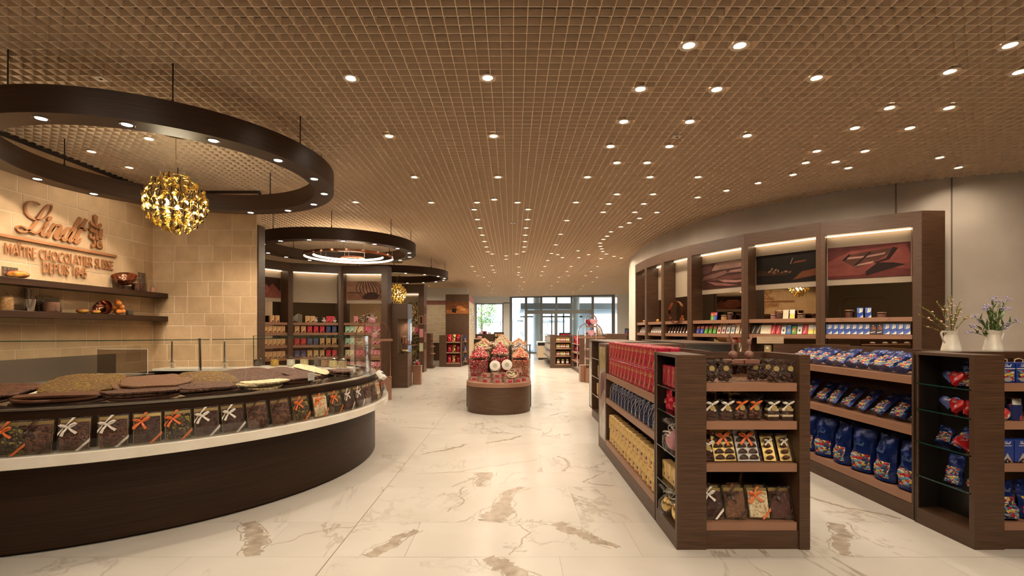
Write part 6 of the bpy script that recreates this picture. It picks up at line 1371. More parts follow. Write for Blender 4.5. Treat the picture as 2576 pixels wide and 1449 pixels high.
for i, (x, mir, lab) in enumerate(((1.645, 1, 'chocolate bird figure facing left on the cake stand'), (1.765, -1, 'chocolate bird figure facing right on the cake stand'))):
    p_ = thing('chocolate_plinth', 'square milk chocolate plinth under the %s bird on the cake stand' % ('left' if mir > 0 else 'right'), 'chocolate plinth', (x, 3.60, 1.3115))
    b = MB(); b.box(-.055, -.055, 0, .055, .055, .03); b.build('plinth_slab', mat('smooth_milk_chocolate', (.19, .085, .06), .38), p_, bev=.003)
    g_ = thing('chocolate_bird', lab, 'chocolate figure', (x, 3.60, 1.342))
    b = MB(); b.ball((0, 0, .032), .032, 18, 12); b.build('ball_foot', MATS['smooth_milk_chocolate'], g_, smooth=60)
    b = MB(); b.tube([(0, 0, .055), (-.004 * mir, 0, .085), (-.002 * mir, 0, .115)], [.012, .007, .009], 10); b.ball((0, 0, .125), (.017, .015, .024), 12, 9)
    b.tube([(-.004 * mir, 0, .135), (-.018 * mir, 0, .16), (-.034 * mir, 0, .19)], [.012, .007, .002], 10); b.build('bird_body', MATS['smooth_milk_chocolate'], g_, smooth=60)
z = .908
for i, (p, x, lab) in enumerate(((TBW, 1.440, 'white-bowed bag of stacked biscuits, first on the second shelf'), (TBW, 1.552, 'white-bowed bag of stacked biscuits beside the orange bows'), (TBO, 1.655, 'orange-bowed bag of clusters, left of the pair'), (TBO, 1.758, 'orange-bowed bag of clusters, right of the pair'), (TBS, 1.885, 'white-bowed bag of layered chocolate right of the orange bows'), (TBS, 1.99, 'white-bowed bag of layered chocolate at the right end of the second shelf'))):
    nm(p, x, YF - .01, z, lab, 'bowed bags on the second shelf')
nm(TB, 1.825, YF + .11, z, 'dark bag standing behind, between the orange and white bows', 'bowed bags on the second shelf')
def tray(name, w_, h_, card, n, cols, rm, seed, round_=False):
    t = thing(name, 'x', 'praline tray'); b = MB(); b.box(-w_ / 2, -.004, 0, w_ / 2, 0, h_); b.build('card', card, t)
    for r in range(n):
        for c in range(cols):
            x = (c - (cols - 1) / 2) * w_ * .47; zc = h_ * (.06 + .9 * r / n) ; b = MB()
            if round_: b.ball((0, -.016, h_ * .07), (w_ * .3, .016, h_ * .075), 12, 8)
            else: b.plate([(w_ * .2 * cos(pi * i / 10), w_ * .2 * 1.0 * sin(pi * i / 10)) for i in range(11)], -.022, -.005)
            o_ = b.build('praline', CHOCD if not round_ else CHOC, t, smooth=50, bev=0 if round_ else .003); o_.location = (x, 0, zc)
    wrap_box(w_ * 1.06, h_ * 1.03, -.028, .003, seed).build('clear_wrapper', CELLO, t)
    b = MB(); bow(b, (0, h_ * .72), w_ * .34, -.03, 0, 1); b.build('bow', rm, t)
    return Proto(t)
TR1 = tray('praline_tray', .16, .235, GOLDC, 5, 2, RIBO, 3); TR2 = tray('praline_tray', .16, .235, PAPER, 5, 2, RIBO, 4); TR3 = tray('praline_strip', .085, .19, GOLDC, 4, 1, RIBW, 5, True)
z = .606
nm(TBW, 1.425, YF, z, 'white-bowed bag of thin leaves, left end of the tray shelf', None, (R(-14), 0, 0))
nm(TR1, 1.545, YF - .02, z + .004, 'gold tray of orange slices with an orange bow', None, (R(-24), 0, .04)); nm(TR1, 1.505, YF + .05, z + .006, 'gold tray standing behind the orange slice tray', None, (R(-22), 0, .02))
nm(TR2, 1.715, YF - .02, z + .004, 'white tray of orange slices with an orange bow', None, (R(-24), 0, .02))
nm(TR3, 1.87, YF - .02, z + .004, 'narrow gold strip of pralines, left of the pair', None, (R(-26), 0, -.03)); nm(TR3, 1.985, YF - .02, z + .004, 'narrow gold strip of pralines, right end of the tray shelf', None, (R(-26), 0, -.05))
z = .186
SB = [bar_pack(CHOCD, RIBW, 31, .155, .225, (-.025, .17), 0, film=CELLO), bar_pack(CHOCM, RIBB, 32, .155, .225, (-.025, .165), 1), bar_pack(CHWHITE, RIBO, 33, .155, .225, (-.025, .165), 0), bar_pack(mat('dark_milk_chocolate', (.085, .032, .026), .35), RIBB, 34, .155, .225, (-.025, .165), 1)]
for p, x, lab in zip(SB, (1.455, 1.625, 1.795, 1.955), ('dark slab with a white ribbon, left end of the bottom shelf', 'pale milk slab with a brown ribbon on the bottom shelf', 'white chocolate slab with an orange ribbon on the bottom shelf', 'plain dark milk slab with a brown ribbon, right end of the bottom shelf')):
    nm(p, x, YF - .015, z + .003, lab, 'slabs on the bottom shelf', (R(-17), 0, -.05))
for i, x in enumerate((1.47, 1.64, 1.81)):
    nm(SB[(i + 1) % 4], x, YF + .05, z + .003, 'wrapped slab standing behind, %s from the left on the bottom shelf' % ORD[i], 'slabs behind on the bottom shelf', (R(-15), 0, 0))

# ------------------------------------------------------------------ right-hand island with blue bags
end_unit('right-hand island end unit with a glass-shelved niche of heart tins', 3.28, 4.40, 0, .214, (1.132, .926, .66, .39), (1.178, .906, .604, .184), 0)
t = thing('island_shelf_unit', 'long island shelf unit stocked with blue bags of sweets', 'display unit', (3.29, 3.96, 0))
panel(t, 'end_panel', 0, 0, 0, .95, .02, HT - .004); panel(t, 'end_panel', 0, 2.10, 0, .95, 2.13, HT); panel(t, 'divider', .46, .02, 0, .49, 2.10, HT)
panel(t, 'plinth', 0, .02, 0, .02, 2.10, .128); panel(t, 'back_plinth', .93, .02, 0, .95, 2.10, .128)
for z in (1.175, .755, .195): lipshelf_x(t, 0, .455, .022, 2.098, z)
lipshelf_x(t, .95, .495, .022, 2.098, 1.28)
panel(t, 'top_board', .2, .02, HT - .022, 1.1, .16, HT, WOODT) if False else None
for i in range(12):
    y = 4.03 + i * .165
    BAGS[i % 3].put((3.375 + rnd.uniform(-.01, .02), y, 1.182 + .030), (R(-58 + rnd.uniform(-6, 6)), 0, LEFT + rnd.uniform(-.06, .06)), 'blue sweet bag, %s from the near end of the top shelf, right-hand island' % ORD[i], 'blue bags on the top shelf', scale=(.80, .88, .88))
for i in range(9):
    y = 4.05 + i * .215
    BAGS[(i + 1) % 3].put((3.375 + rnd.uniform(-.01, .02), y, .762 + .026), (R(-42 + rnd.uniform(-6, 5)), 0, LEFT + rnd.uniform(-.2, .2)), 'blue sweet bag, %s from the near end of the middle shelf, right-hand island' % ORD[i], 'blue bags on the middle shelf')
for i in range(7):
    y = 4.10 + i * .285
    BIGB[i % 2].put((3.40, y, .204), (R(-3), 0, LEFT + rnd.uniform(-.25, .25)), 'large blue bag, %s from the near end of the bottom shelf' % ORD[i], 'large blue bags on the bottom shelf')
    if i < 6: BIGB[(i + 1) % 2].put((3.61, y + .14, .199), (0, 0, LEFT + rnd.uniform(-.1, .1)), 'large blue bag in the rear row, %s from the near end of the bottom shelf' % ORD[i], 'large blue bags on the bottom shelf')
for i in range(5):
    b = MB(); b.ball((0, 0, .012), (.05, .035, .018), 10, 6); o = b.build('wrapped_sweet_pack', PAPER, smooth=60); o.location = (3.90 + .03 * (i % 2), 4.25 + i * .28, 1.375 - .08); 
    tag(o, 'pale pack lying on the far side of the blue-bag island, %s from the near end' % ORD[i], 'sweet pack', 'pale packs behind the blue bags')
# hearts in the glass niche
def heart_pts(s, n=28): return [(s * 16 * sin(a) ** 3 / 17, s * (13 * cos(a) - 5 * cos(2 * a) - 2 * cos(3 * a) - cos(4 * a)) / 17 + s * .98) for a in [2 * pi * i / n for i in range(n)]]
def heart(name, m, s, d, fl):
    t = thing(name, 'x', 'heart tin'); b = MB(); b.plate(heart_pts(s), -d / 2, d / 2); b.build('tin_body', m, t, bev=.004, seg=2, smooth=50)
    b = MB()
    for i in range(9):
        a = i * 2.4; r = .18 * s * (i / 9) ** .5; b.plate([(.2 * s + r * cos(a) + .055 * s * cos(2 * pi * k_ / 7), s * .75 + r * sin(a) + .055 * s * sin(2 * pi * k_ / 7)) for k_ in range(7)], -d / 2 - .0015, -d / 2)
    logo_into(b, -s * .62, s * 1.15, s * .7, -d / 2 - .001); b.build('flower_print', fl, t)
    return Proto(t)
HR = heart('heart_tin', mat('red_tin', (.48, .015, .02), .18, .3, coat=.5), .06, .032, SILV); HB = heart('heart_tin', mat('navy_tin', (.012, .03, .16), .18, .3, coat=.5), .06, .032, SILV)
nx = 3.355
for p, y, z, lab, rz in ((HR, 3.67, 1.133, 'red heart tin on the top glass shelf of the right niche', -.2), (HB, 3.75, 1.133, 'navy heart tin behind the red one on the top glass shelf', .2), (HR, 3.67, .927, 'red heart tin beside the navy one on the second glass shelf', -.2), (HB, 3.77, .927, 'navy heart tin on the second glass shelf of the right niche', .3), (HR, 3.575, .927, 'red heart tin nearest the front on the second glass shelf', -.4), (HR, 3.55, .661, 'red heart tin standing edge-on on the third glass shelf', 1.3)):
    p.put((nx + (.05 if p is HB else 0), y, z + .007), (R(-24), 0, LEFT + rz), lab, 'heart tins in the glass niche', scale=(1.3, 1.2, 1.05))
for p, x, y, z, lab, rx, rz, s in ((BAGS[0], nx + .03, 3.60, 1.133, 'blue sweet bag at the front of the top glass shelf', -12, .1, .62), (BAGS[1], nx, 3.66, .661, 'blue sweet bag leaning on the third glass shelf', -35, -.3, .68), (BAGS[2], nx + .03, 3.80, .661, 'second blue sweet bag, left on the third glass shelf', -45, .5, .55), (BAGS[0], nx, 3.68, .391, 'wide blue sweet bag on the lowest glass shelf', -10, 0, .72), (BAGS[1], nx + .03, 3.575, .391, 'blue sweet bag at the front of the lowest glass shelf', -25, -.5, .62)):
    p.put((x, y, z + .038 * s * sin(R(-rx))), (R(rx), 0, LEFT + rz), lab, 'blue bags in the glass niche', scale=s)
# front shelves of the right end unit
CB = carton('carry_box', 'carry box', .105, .07, .145, BLUEP, [(SWEETS, rect(.06, .1, .94, .62)), (mat('cream_band', (.66, .6, .5), .5), rect(.0, .68, 1, .72)), (SILV, circ(.5, .16, .3, .35))], .003, (WHP, .24, .78, .52))
for p in (CB,):
    b = MB(); b.tube([(-.03, 0, .145), (-.03, 0, .165), (0, 0, .172), (.03, 0, .165), (.03, 0, .145)], .004, 6); h_ = b.build('kraft_handle', mat('kraft', (.5, .36, .2), .7), p.root); KIDS[p.root.name].append(h_); KIDS[h_.name] = []
for i, x in enumerate((3.553, 3.668, 3.783)): CB.put((x, 3.50, 1.181), 0, 'blue carry box with a kraft handle, %s from the left on the right end unit' % ORD[i], 'carry boxes on the right end unit')
b = MB(); b.ball((0, 0, .045), (.042, .042, .045), 16, 10); o = b.build('painted_egg', noisy('red_white_egg', (.5, .03, .03), (.75, .68, .6), 20, rough=.3, lo=.45, hi=.55), smooth=60); o.location = (3.55, 3.50, .909); tag(o, 'red and white painted egg on the right end unit', 'painted egg')
t = thing('sweet_tin', 'tall navy tin with a steel cap behind the painted egg', 'tin', (3.64, 3.51, .909)); b = MB(); b.lathe([(.045, 0), (.045, .11), (.0001, .11)], 22); b.build('tin_body', noisy('navy_crest_tin', (.012, .02, .09), (.35, .05, .05), 14, rough=.25, lo=.55, hi=.62), t, smooth=40)
b = MB(); b.lathe([(.040, .11), (.042, .115), (.042, .155), (.036, .16), (.0001, .16)], 22); b.build('cap', CHROME, t, smooth=40)
MB_ = carton('mountain_box', 'chocolate box', .105, .06, .165, BLUEP, [(SILV, [(.15, .02), (.5, .42), (.85, .02)]), (SWEETS, [(.1, 0), (.5, .2), (.9, 0)]), (WHP, rect(.2, .72, .8, .74))], .006, (WHP, .24, .80, .5))
for i, x in enumerate((3.555, 3.667, 3.78)): MB_.put((x, 3.50, .608), 0, 'navy box with a silver mountain, %s from the left on the right end unit' % ORD[i], 'mountain boxes on the right end unit')
BAGS[2].put((3.585, 3.50, .198), (R(-12), 0, -.1), 'blue sweet bag standing at the foot of the right end unit', 'bags at the foot of the right end unit'); BAGS[0].put((3.78, 3.53, .196), (R(-10), 0, .1), 'second blue sweet bag at the foot of the right end unit', 'bags at the foot of the right end unit')
# board behind the right end unit and the two jugs of flowers
b = MB(); b.box(3.49, 3.965, 1.352, 4.42, 4.13, 1.3815); tag(b.build('counter_board', WOODT, bev=.002), 'narrow dark board carrying the two flower jugs', 'board')
LEAF = mat('leaf_green', (.16, .21, .05), .55); LEAFD = mat('leaf_dark', (.075, .13, .03), .5); TWIG = mat('twig', (.14, .10, .045), .7)
def jug(x, y, z, hs, label):
    t = thing('enamel_jug', label, 'jug', (x, y, z))
    b = MB(); prof = [(.066, 0), (.069, .006), (.066, .02), (.043, .135), (.042, .142), (.052, .172), (.047, .172), (.039, .142), (.040, .13), (.055, .02), (.0001, .015)]
    b.lathe(prof, 28); vs = []
    for vx, vy, vz in b.v:
        if vz > .15 and vx * -hs > .03: vx *= 1 + (vz - .15) * 9 * .35; vz += .006
        vs.append((vx, vy, vz))
    b.v = vs; b.build('jug_body', CERAM, t, smooth=40)
    b = MB(); P = [(hs * .046, 0, .158), (hs * .066, 0, .165), (hs * .082, 0, .158), (hs * .082, 0, .14), (hs * .064, 0, .09), (hs * .052, 0, .07)]
    b.tube(P, .006, 8); b.v = [(x_, y_ * 1.7, z_) for x_, y_, z_ in b.v]; b.build('handle', CERAM, t, smooth=40)
    return t
def leaf(b, p, d, L, w_, mi=0):
    d = d.normalized(); s = d.cross(Vector((0, 0, 1))); s = s.normalized() if s.length > .1 else Vector((1, 0, 0)); u_ = s.cross(d).normalized()
    q = [p, p + d * L * .35 + s * w_ + u_ * w_ * .2, p + d * L, p + d * L * .35 - s * w_ + u_ * w_ * .2]; b.add([tuple(v) for v in q], [(0, 1, 2, 3)], mi)
rf = random.Random(21)
def flower(b, p, r, n, mi):
    for k_ in range(n):
        a = 2 * pi * k_ / n + rf.uniform(0, .5); d = Vector((cos(a), sin(a) * .7, .5 + .5 * sin(a))).normalized(); leaf(b, p, d, r, r * .4, mi)
jug(3.66, 4.03, 1.382, -1, 'cream enamel jug with the pink wax flowers'); jug(4.01, 4.03, 1.382, 1, 'cream enamel jug with the blue flowers')
t = thing('pink_flower_bunch', 'loose bunch of pale pink flowers and feathery sprigs in the left jug', 'flowers', (3.66, 4.03, 1.49))
for i, (dx, dz, dy) in enumerate(((-.27, .19, 0), (-.24, .27, .03), (-.18, .16, -.05), (-.10, .30, .02), (-.06, .33, -.03), (-.01, .27, .05), (.04, .24, -.04), (.08, .31, .0), (.12, .26, .04), (.14, .19, -.02), (-.21, .10, .02), (.07, .15, .06), (-.06, .16, -.06), (.02, .35, .02))):
    b = MB(); e = Vector((dx, dy, dz)); P = [Vector((dx * .04, dy * .1, 0)), Vector((dx * .3, dy * .4, dz * .45)), Vector((dx * .65, dy * .8, dz * .8)), e]
    b.tube(P, [.0024, .002, .0016, .001], 5, 0)
    for k_ in range(60):
        s = .3 + .7 * k_ / 60; j = min(2, int(s * 3)); p = P[j].lerp(P[j + 1], s * 3 - j); leaf(b, p, (e.normalized() + Vector((rf.uniform(-1, 1), rf.uniform(-1, 1), rf.uniform(-.3, 1)))), rf.uniform(.014, .030), .0034, 1)
    for k_ in range(3):
        s = rf.uniform(.3, .9); j = min(2, int(s * 3)); flower(b, P[j].lerp(P[j + 1], s * 3 - j) + Vector((rf.uniform(-.015, .015), -.012, 0)), .017, 6, 2)
    b.build('flower_sprig', [TWIG, noisy('sprig_green', (.24, .24, .06), (.34, .33, .11), 9, rough=.6), mat('pale_pink_petal', (.70, .46, .36), .6)], t)
t = thing('blue_flower_bunch', 'bunch of lilac-blue flowers with broad leaves in the right jug', 'flowers', (4.01, 4.03, 1.49))
for i, (dx, dz, dy) in enumerate(((-.16, .10, 0), (-.13, .18, .03), (-.09, .24, -.03), (-.04, .27, .02), (.0, .33, 0), (.04, .24, -.04), (.08, .30, .02), (.13, .33, 0), (.16, .24, .04), (.17, .14, -.03), (-.17, .05, .03), (.05, .12, -.06), (-.05, .14, .06), (.12, .08, .02))):
    b = MB(); e = Vector((dx, dy, dz)); P = [Vector((dx * .04, dy * .1, 0)), Vector((dx * .3, dy * .4, dz * .45)), Vector((dx * .65, dy * .8, dz * .8)), e]
    b.tube(P, [.0028, .0024, .002, .0014], 5, 0)
    for k_ in range(9):
        s = .15 + .6 * k_ / 9; j = min(2, int(s * 3)); leaf(b, P[j].lerp(P[j + 1], s * 3 - j), e.normalized() * .9 + Vector((rf.uniform(-.8, .8), rf.uniform(-.8, .8), rf.uniform(0, .6))), rf.uniform(.05, .085), .009, 1)
    for k_ in range(8): flower(b, e + Vector((rf.uniform(-.026, .026), rf.uniform(-.02, .02), rf.uniform(-.015, .015))), .015, 5, 2)
    b.build('flower_sprig', [LEAF, LEAFD, mat('lilac_petal', (.36, .33, .56), .6)], t)
# ------------------------------------------------------------------ left-hand bays under the hoop lamp
LB = [(-6.15, 11.0), (-5.54, 12.09), (-4.46, 12.61), (-3.265, 12.69)]
pw = (PM('tan_rose', (.36, .18, .115)), [(PM('table_rose', (.27, .12, .075)), [(0, 0), (1, 0), (1, .3), (.5, .2), (0, .34)]), (PM('block_rose', (.42, .22, .14)), [(0, .36), (.36, .38), (.36, .66), (0, .7)]), (PM('block_dark', (.22, .09, .055)), [(0, .34), (.4, .3), (.4, .44), (0, .42)])] +
      [(PM('whisk_dark', (.028, .010, .006)), [(.36 + .05 * k_ + .10 * sin(pi * s) * ((k_ - 3) * .45) + e + .12 * s * s, 1 - .92 * s) for s in [i / 8 for i in range(9)]] + [(.36 + .05 * k_ + .10 * sin(pi * s) * ((k_ - 3) * .45) + e + .022 + .12 * s * s, 1 - .92 * s) for s in [i / 8 for i in range(8, -1, -1)]]) for k_ in range(9) for e in (0,)] +
      [(PM('whisk_choc', (.05, .018, .01)), [(.42, .08), (.5, .3), (.62, .42), (.8, .4), (.9, .25), (.84, .06), (.6, .03)])])
pt_ = (PM('truffle_bg', (.05, .02, .012)), [(PM('truffle_glow', (.26, .08, .055)), [(.2, 0), (.6, .3), (.8, .7), (1, .3), (1, 0)]), (PM('truffle_pink', (.40, .13, .09)), circ(.42, .42, .30, 1.05, 20)), (PM('truffle_hi', (.55, .24, .18)), [(.2, .68), (.4, .74), (.6, .7), (.6, .64), (.4, .67), (.22, .6)])])
FL = [bay('left-hand tall bay half hidden by the stone wall end', LB[0], LB[1], pic=pt_), bay('left-hand tall bay with the blank board, behind the round counter', LB[1], LB[2]), bay('left-hand tall bay with the whisk picture', LB[2], LB[3], prr=.16, pic=pw)]
b = MB(); f = FL[2]; q0, q1 = f.p(f.w, 0), f.p(f.w, .33); b.prism([(q0[0] + .002, q0[1]), (-3.238, 13.02), (-3.30, 13.02), (q1[0] + .002, q1[1])], 0, 3.24); tag(b.build('end_panel', WOOD), 'dark wood end panel right of the whisk picture bay', 'panel')
for nm_, col in (('lgold', (.50, .30, .14)), ('lred', (.48, .03, .05)), ('lblue', (.05, .07, .16)), ('lmint', (.35, .55, .42)), ('lcream', (.68, .58, .36)), ('lpink', (.60, .13, .22)), ('lrose', (.52, .20, .22))):
    c2 = tuple(min(1, v * 1.5 + .04) for v in col)
    K[nm_] = carton('truffle_bag', 'truffle bag', .115, .07, .175, noisy('pack_' + nm_, col, tuple(min(1, v * 1.12) for v in col), 12, rough=.3), [(pmat(c2), SW), (CHOC, circ(.62, .2, .16, .7)), (CHOC, circ(.4, .14, .12, .7))], .008, None)
NMK.update(lgold='gold truffle bag', lred='red truffle bag', lblue='dark blue truffle bag', lmint='mint green truffle bag', lcream='cream truffle bag', lpink='pink truffle bag', lrose='old-rose truffle bag')
LROWS = {0: [['lred', 'lgold', 'lgold', 'lgold', 'lgold', 'lgold']] * 3, 1: [['lgold', 'lgold', 'lred', 'lred', 'lred', 'lblue', 'lblue'], ['lred', 'lred', 'lblue', 'lblue', 'lgold', 'lgold', 'lgold'], ['lblue', 'lblue', 'lgold', 'lgold', 'lgold', 'lred', 'lred']],
         2: [['lmint', 'lmint', 'lcream', 'lcream', 'lpink', 'lpink', 'lrose', 'lrose'], ['lmint', 'lmint', 'lcream', 'lcream', 'lpink', 'lpink', 'lrose', 'lrose'], ['lcream', 'lcream', 'lpink', 'lpink', 'lpink', 'lpink', 'lrose', 'lrose']]}
WN = ('half-hidden', 'blank-board', 'whisk-picture'); LV = ('upper', 'middle', 'lower', 'bottom')
for bi, rows in LROWS.items():
    f = FL[bi]
    for ri, r in enumerate(rows + ([['lrose'] * 8] if bi == 2 else [])):
        x1 = f.w - (.17 if bi == 2 else .08); x0 = .08 if bi else .45; n = len(r)
        for i, k_ in enumerate(r):
            K[k_].put(f.p(x0 + (x1 - x0) * (i + .5) / n, .11, ZS[1 + ri] + .004), (0, 0, f.rz + rnd.uniform(-.08, .08)), '%s, %s from the left, %s row of the %s bay' % (NMK[k_], ORD[i], LV[ri], WN[bi]), 'truffle bags in the left-hand bays')
f = FL[0]
for i, x in enumerate((.82, .96)): K['lgold'].put(f.p(x, .12, ZS[0] + .004), (0, 0, f.rz), 'gold truffle bag, %s on the display shelf of the half-hidden bay' % ORD[i], 'truffle bags in the left-hand bays')
f = FL[1]
for i, x in enumerate((.40, .52)): K['lgold'].put(f.p(x, .12, ZS[0] + .004), (0, 0, f.rz), 'gold truffle bag, %s on the display shelf under the blank board' % ORD[i], 'truffle bags in the left-hand bays')
for i, x in enumerate((.60, .80, 1.05)): gift('wrapped_gift', f.p(x, .12, ZS[0] + .006), .06, .14, WHP, 'small white wrapped gift, %s on the display shelf under the blank board' % ORD[i], 30 + i, 2)
for i, x in enumerate((.9, 1.0)): K['lred'].put(f.p(x, .14, ZS[0] + .004), (0, 0, f.rz), 'red truffle bag, %s on the display shelf under the blank board' % ORD[i], 'truffle bags in the left-hand bays')
b = MB(); b.plate([(-.12, 0), (.12, 0), (.12, .20), (.02, .24), (-.12, .14)], -.006, .006); o = b.build('tilted_mirror', mat('bright_mirror', (.8, .8, .8), .03, 1)); o.location = f.p(.16, .16, ZS[0] + .006); o.rotation_euler = (R(-8), 0, f.rz - .3); tag(o, 'small bright angular mirror plate under the blank board', 'mirror')
b = MB(); b.ball((0, 0, .025), (.035, .03, .025), 10, 7); o = b.build('truffle_ball', CHOC, smooth=60); o.location = f.p(.10, .08, ZS[0] + .006); tag(o, 'dark truffle ball before the bright mirror plate', 'truffle')
f = FL[2]
for i, (k_, x) in enumerate((('lrose', .36), ('lrose', .72))): K[k_].put(f.p(x, .12, ZS[0] + .004), (0, 0, f.rz), 'old-rose truffle bag, %s on the display shelf below the whisk picture' % ORD[i], 'truffle bags in the left-hand bays')
for i, x in enumerate((.50, .60)):
    b = MB(); lumps(b, .12, .08, .19 + .05 * i, 120, 0, 50 + i, .013); o = b.build('beaded_bouquet', islands('mixed_beads', [(.6, .55, .45), (.1, .05, .03), (.3, .12, .05), (.7, .6, .3)]), smooth=60); o.location = f.p(x, .12, ZS[0]); tag(o, 'sparkling beaded bouquet, %s between the old-rose bags' % ORD[i], 'bouquet', kind='stuff')
# rose-gold arch stand in front of the left bays
def arch(b, x0, x1, zt, y0, y1, th=.02, z0=0, n=16, mi=0):
    r = (x1 - x0) / 2; xc = (x0 + x1) / 2; P = [(x0, z0), (x0, zt - r)] + [(xc - r * cos(pi * i / n), zt - r + r * sin(pi * i / n)) for i in range(1, n)] + [(x1, zt - r), (x1, z0)]
    q = r - th; Q = [(x0 + th, z0), (x0 + th, zt - r)] + [(xc - q * cos(pi * i / n), zt - r + q * sin(pi * i / n)) for i in range(1, n)] + [(x1 - th, zt - r), (x1 - th, z0)]
    m = len(P); vs = [(p[0], y0, p[1]) for p in P] + [(p[0], y1, p[1]) for p in P] + [(p[0], y0, p[1]) for p in Q] + [(p[0], y1, p[1]) for p in Q]
    fs = []
    for i in range(m - 1): fs += [(i, i + 1, m + i + 1, m + i), (2 * m + i + 1, 2 * m + i, 3 * m + i, 3 * m + i + 1), (i + 1, i, 2 * m + i, 2 * m + i + 1), (m + i, m + i + 1, 3 * m + i + 1, 3 * m + i)]
    b.add(vs, fs, mi)
PKP = mat('pink_plush', (.62, .30, .36), .6); 
def arch_stand(loc, rz, label):
    t = thing('arch_stand', label, 'display stand', loc, rz)
    b = MB(); arch(b, -.17, .17, 2.02, -.09, .09, .014); b.build('tall_arch', ROSE, t, smooth=40)
    b = MB(); arch(b, -.38, .38, 1.80, .10, .26, .014, .45); b.build('wide_arch', ROSE, t, smooth=40)
    for z, x0, x1 in ((1.685, -.155, .155), (1.36, -.36, .42), (1.0, -.155, .155), (.72, -.155, .155)):
        b = MB(); b.box(x0, -.12, z - .045, x1, .26, z); b.build('shelf', LIP, t)
    b = MB(); b.box(-.30, .10, 0, .40, .42, .50); b.box(-.16, -.14, .0, .22, .09, .42); b.build('pedestal', LIP, t, bev=.004)
    return t
arch_stand((2.35, 14.4, 0), 0, 'rose-gold arched stand with pink heart gifts, right of the aisle')
HP = heart('heart_gift', PKP, .14, .10, mat('pale_pink_print', (.74, .55, .56), .6)); HPR = heart('heart_gift', mat('deep_pink_plush', (.50, .03, .07), .5), .13, .10, mat('pale_pink_print', (.74, .55, .56), .6))
HP.put((2.42, 14.33, 1.687), 0, 'pink heart gift on the upper shelf of the arched stand', 'heart gifts on the arched stand', scale=.86); HPR.put((2.31, 14.47, 1.687), .3, 'deep red heart gift behind the pink one on the upper shelf', 'heart gifts on the arched stand', scale=.86)
HP.put((2.34, 14.33, 1.362), 0, 'pink heart gift on the middle shelf of the arched stand', 'heart gifts on the arched stand', scale=.86)
gift('wrapped_gift', (2.58, 14.45, 1.362), .11, .38, islands('biscuit_mix', [(.6, .48, .34), (.7, .6, .46), (.3, .16, .08)]), 'clear wrapped basket of biscuits on the right of the arched stand', 12, 5)
REDB.put((2.37, 14.32, .722), (0, 0, 0), 'red pouch on the lowest shelf of the arched stand', 'pouches on the arched stand')
b = MB(); b.ball((0, 0, .07), .07, 14, 10); o = b.build('rose_bauble', mat('rose_bauble', (.5, .2, .22), .2, .5), smooth=60); o.location = (2.35, 14.3, 1.002); tag(o, 'rosy ball on the shelf of the arched stand', 'ball')
arch_stand((-3.05, 10.6, 0), .25, 'rose-gold arched stand behind the round counter glass, before the left bays')
for i, (x, y, z, lab) in enumerate(((-3.05, 10.55, 1.687, 'white wrapped gift on the upper shelf of the stand behind the counter'), (-3.0, 10.55, 1.362, 'rosy sweet bouquet on the middle shelf of the stand behind the counter'), (-3.1, 10.5, 1.002, 'rosy sweet bouquet low on the stand behind the counter'))):
    gift('wrapped_gift', (x, y, z), .10, .24, MATS['pink_red_sweets'], lab, 70 + i, 3)
# tall cluster of cellophane gifts at the counter's right end, behind the glass
gift('wrapped_gift', (-2.62, 8.75, .0), .11, 1.42, MATS['pink_red_sweets'], 'tall crinkled pink gift bouquet behind the right end of the counter', 91, 4)

# ------------------------------------------------------------------ display tower with a glazed niche
t = thing('display_tower', 'dark wood display tower with a glass niche, left of the aisle', 'display tower', (-3.36, 13.03, 0)); TW = .55
panel(t, 'lower_body', 0, 0, 0, TW, .56, .92); panel(t, 'upper_body', 0, 0, 1.86, TW, .56, 2.27); panel(t, 'left_body', 0, 0, .92, .28, .56, 1.86); panel(t, 'niche_back', .28, .30, .92, TW, .32, 1.86, LIP); 
b = MB(); b.box(.28, 0, .92, TW, .006, 1.86); b.box(TW - .006, .006, .92, TW, .5, 1.86); g = b.build('niche_glass', GLASS, t)
b = MB(); b.box(.285, .02, 1.17, TW - .01, .30, 1.19); b.build('niche_shelf', GLASS, t)
clipjar((-2.95, 13.2, 1.192), .085, .20, COPPER, 'copper pot with a lid in the glass niche of the display tower')
b = MB(); b.lathe([(.03, 0), (.11, .07), (.115, .10), (.10, .10), (.02, .01)], 18); o = b.build('gold_bowl', GOLD, smooth=40); o.location = (-2.95, 13.2, .922); tag(o, 'gold bowl at the foot of the tower niche', 'bowl')
l = spot((-2.9, 13.2, 1.84), 6, 120, .8)
b = MB(); b.box(-.12, -.10, 0, .12, .10, .52); b.box(-.13, -.11, .52, .13, .11, .54); o = b.build('pedestal', LIP, bev=.004); o.location = (-2.72, 13.9, 0); tag(o, 'brown pedestal at the foot of the display tower', 'pedestal')
gift('wrapped_gift', (-2.72, 13.9, .541), .08, .17, REDF, 'small wrapped gift on the brown pedestal by the tower', 77, 2)

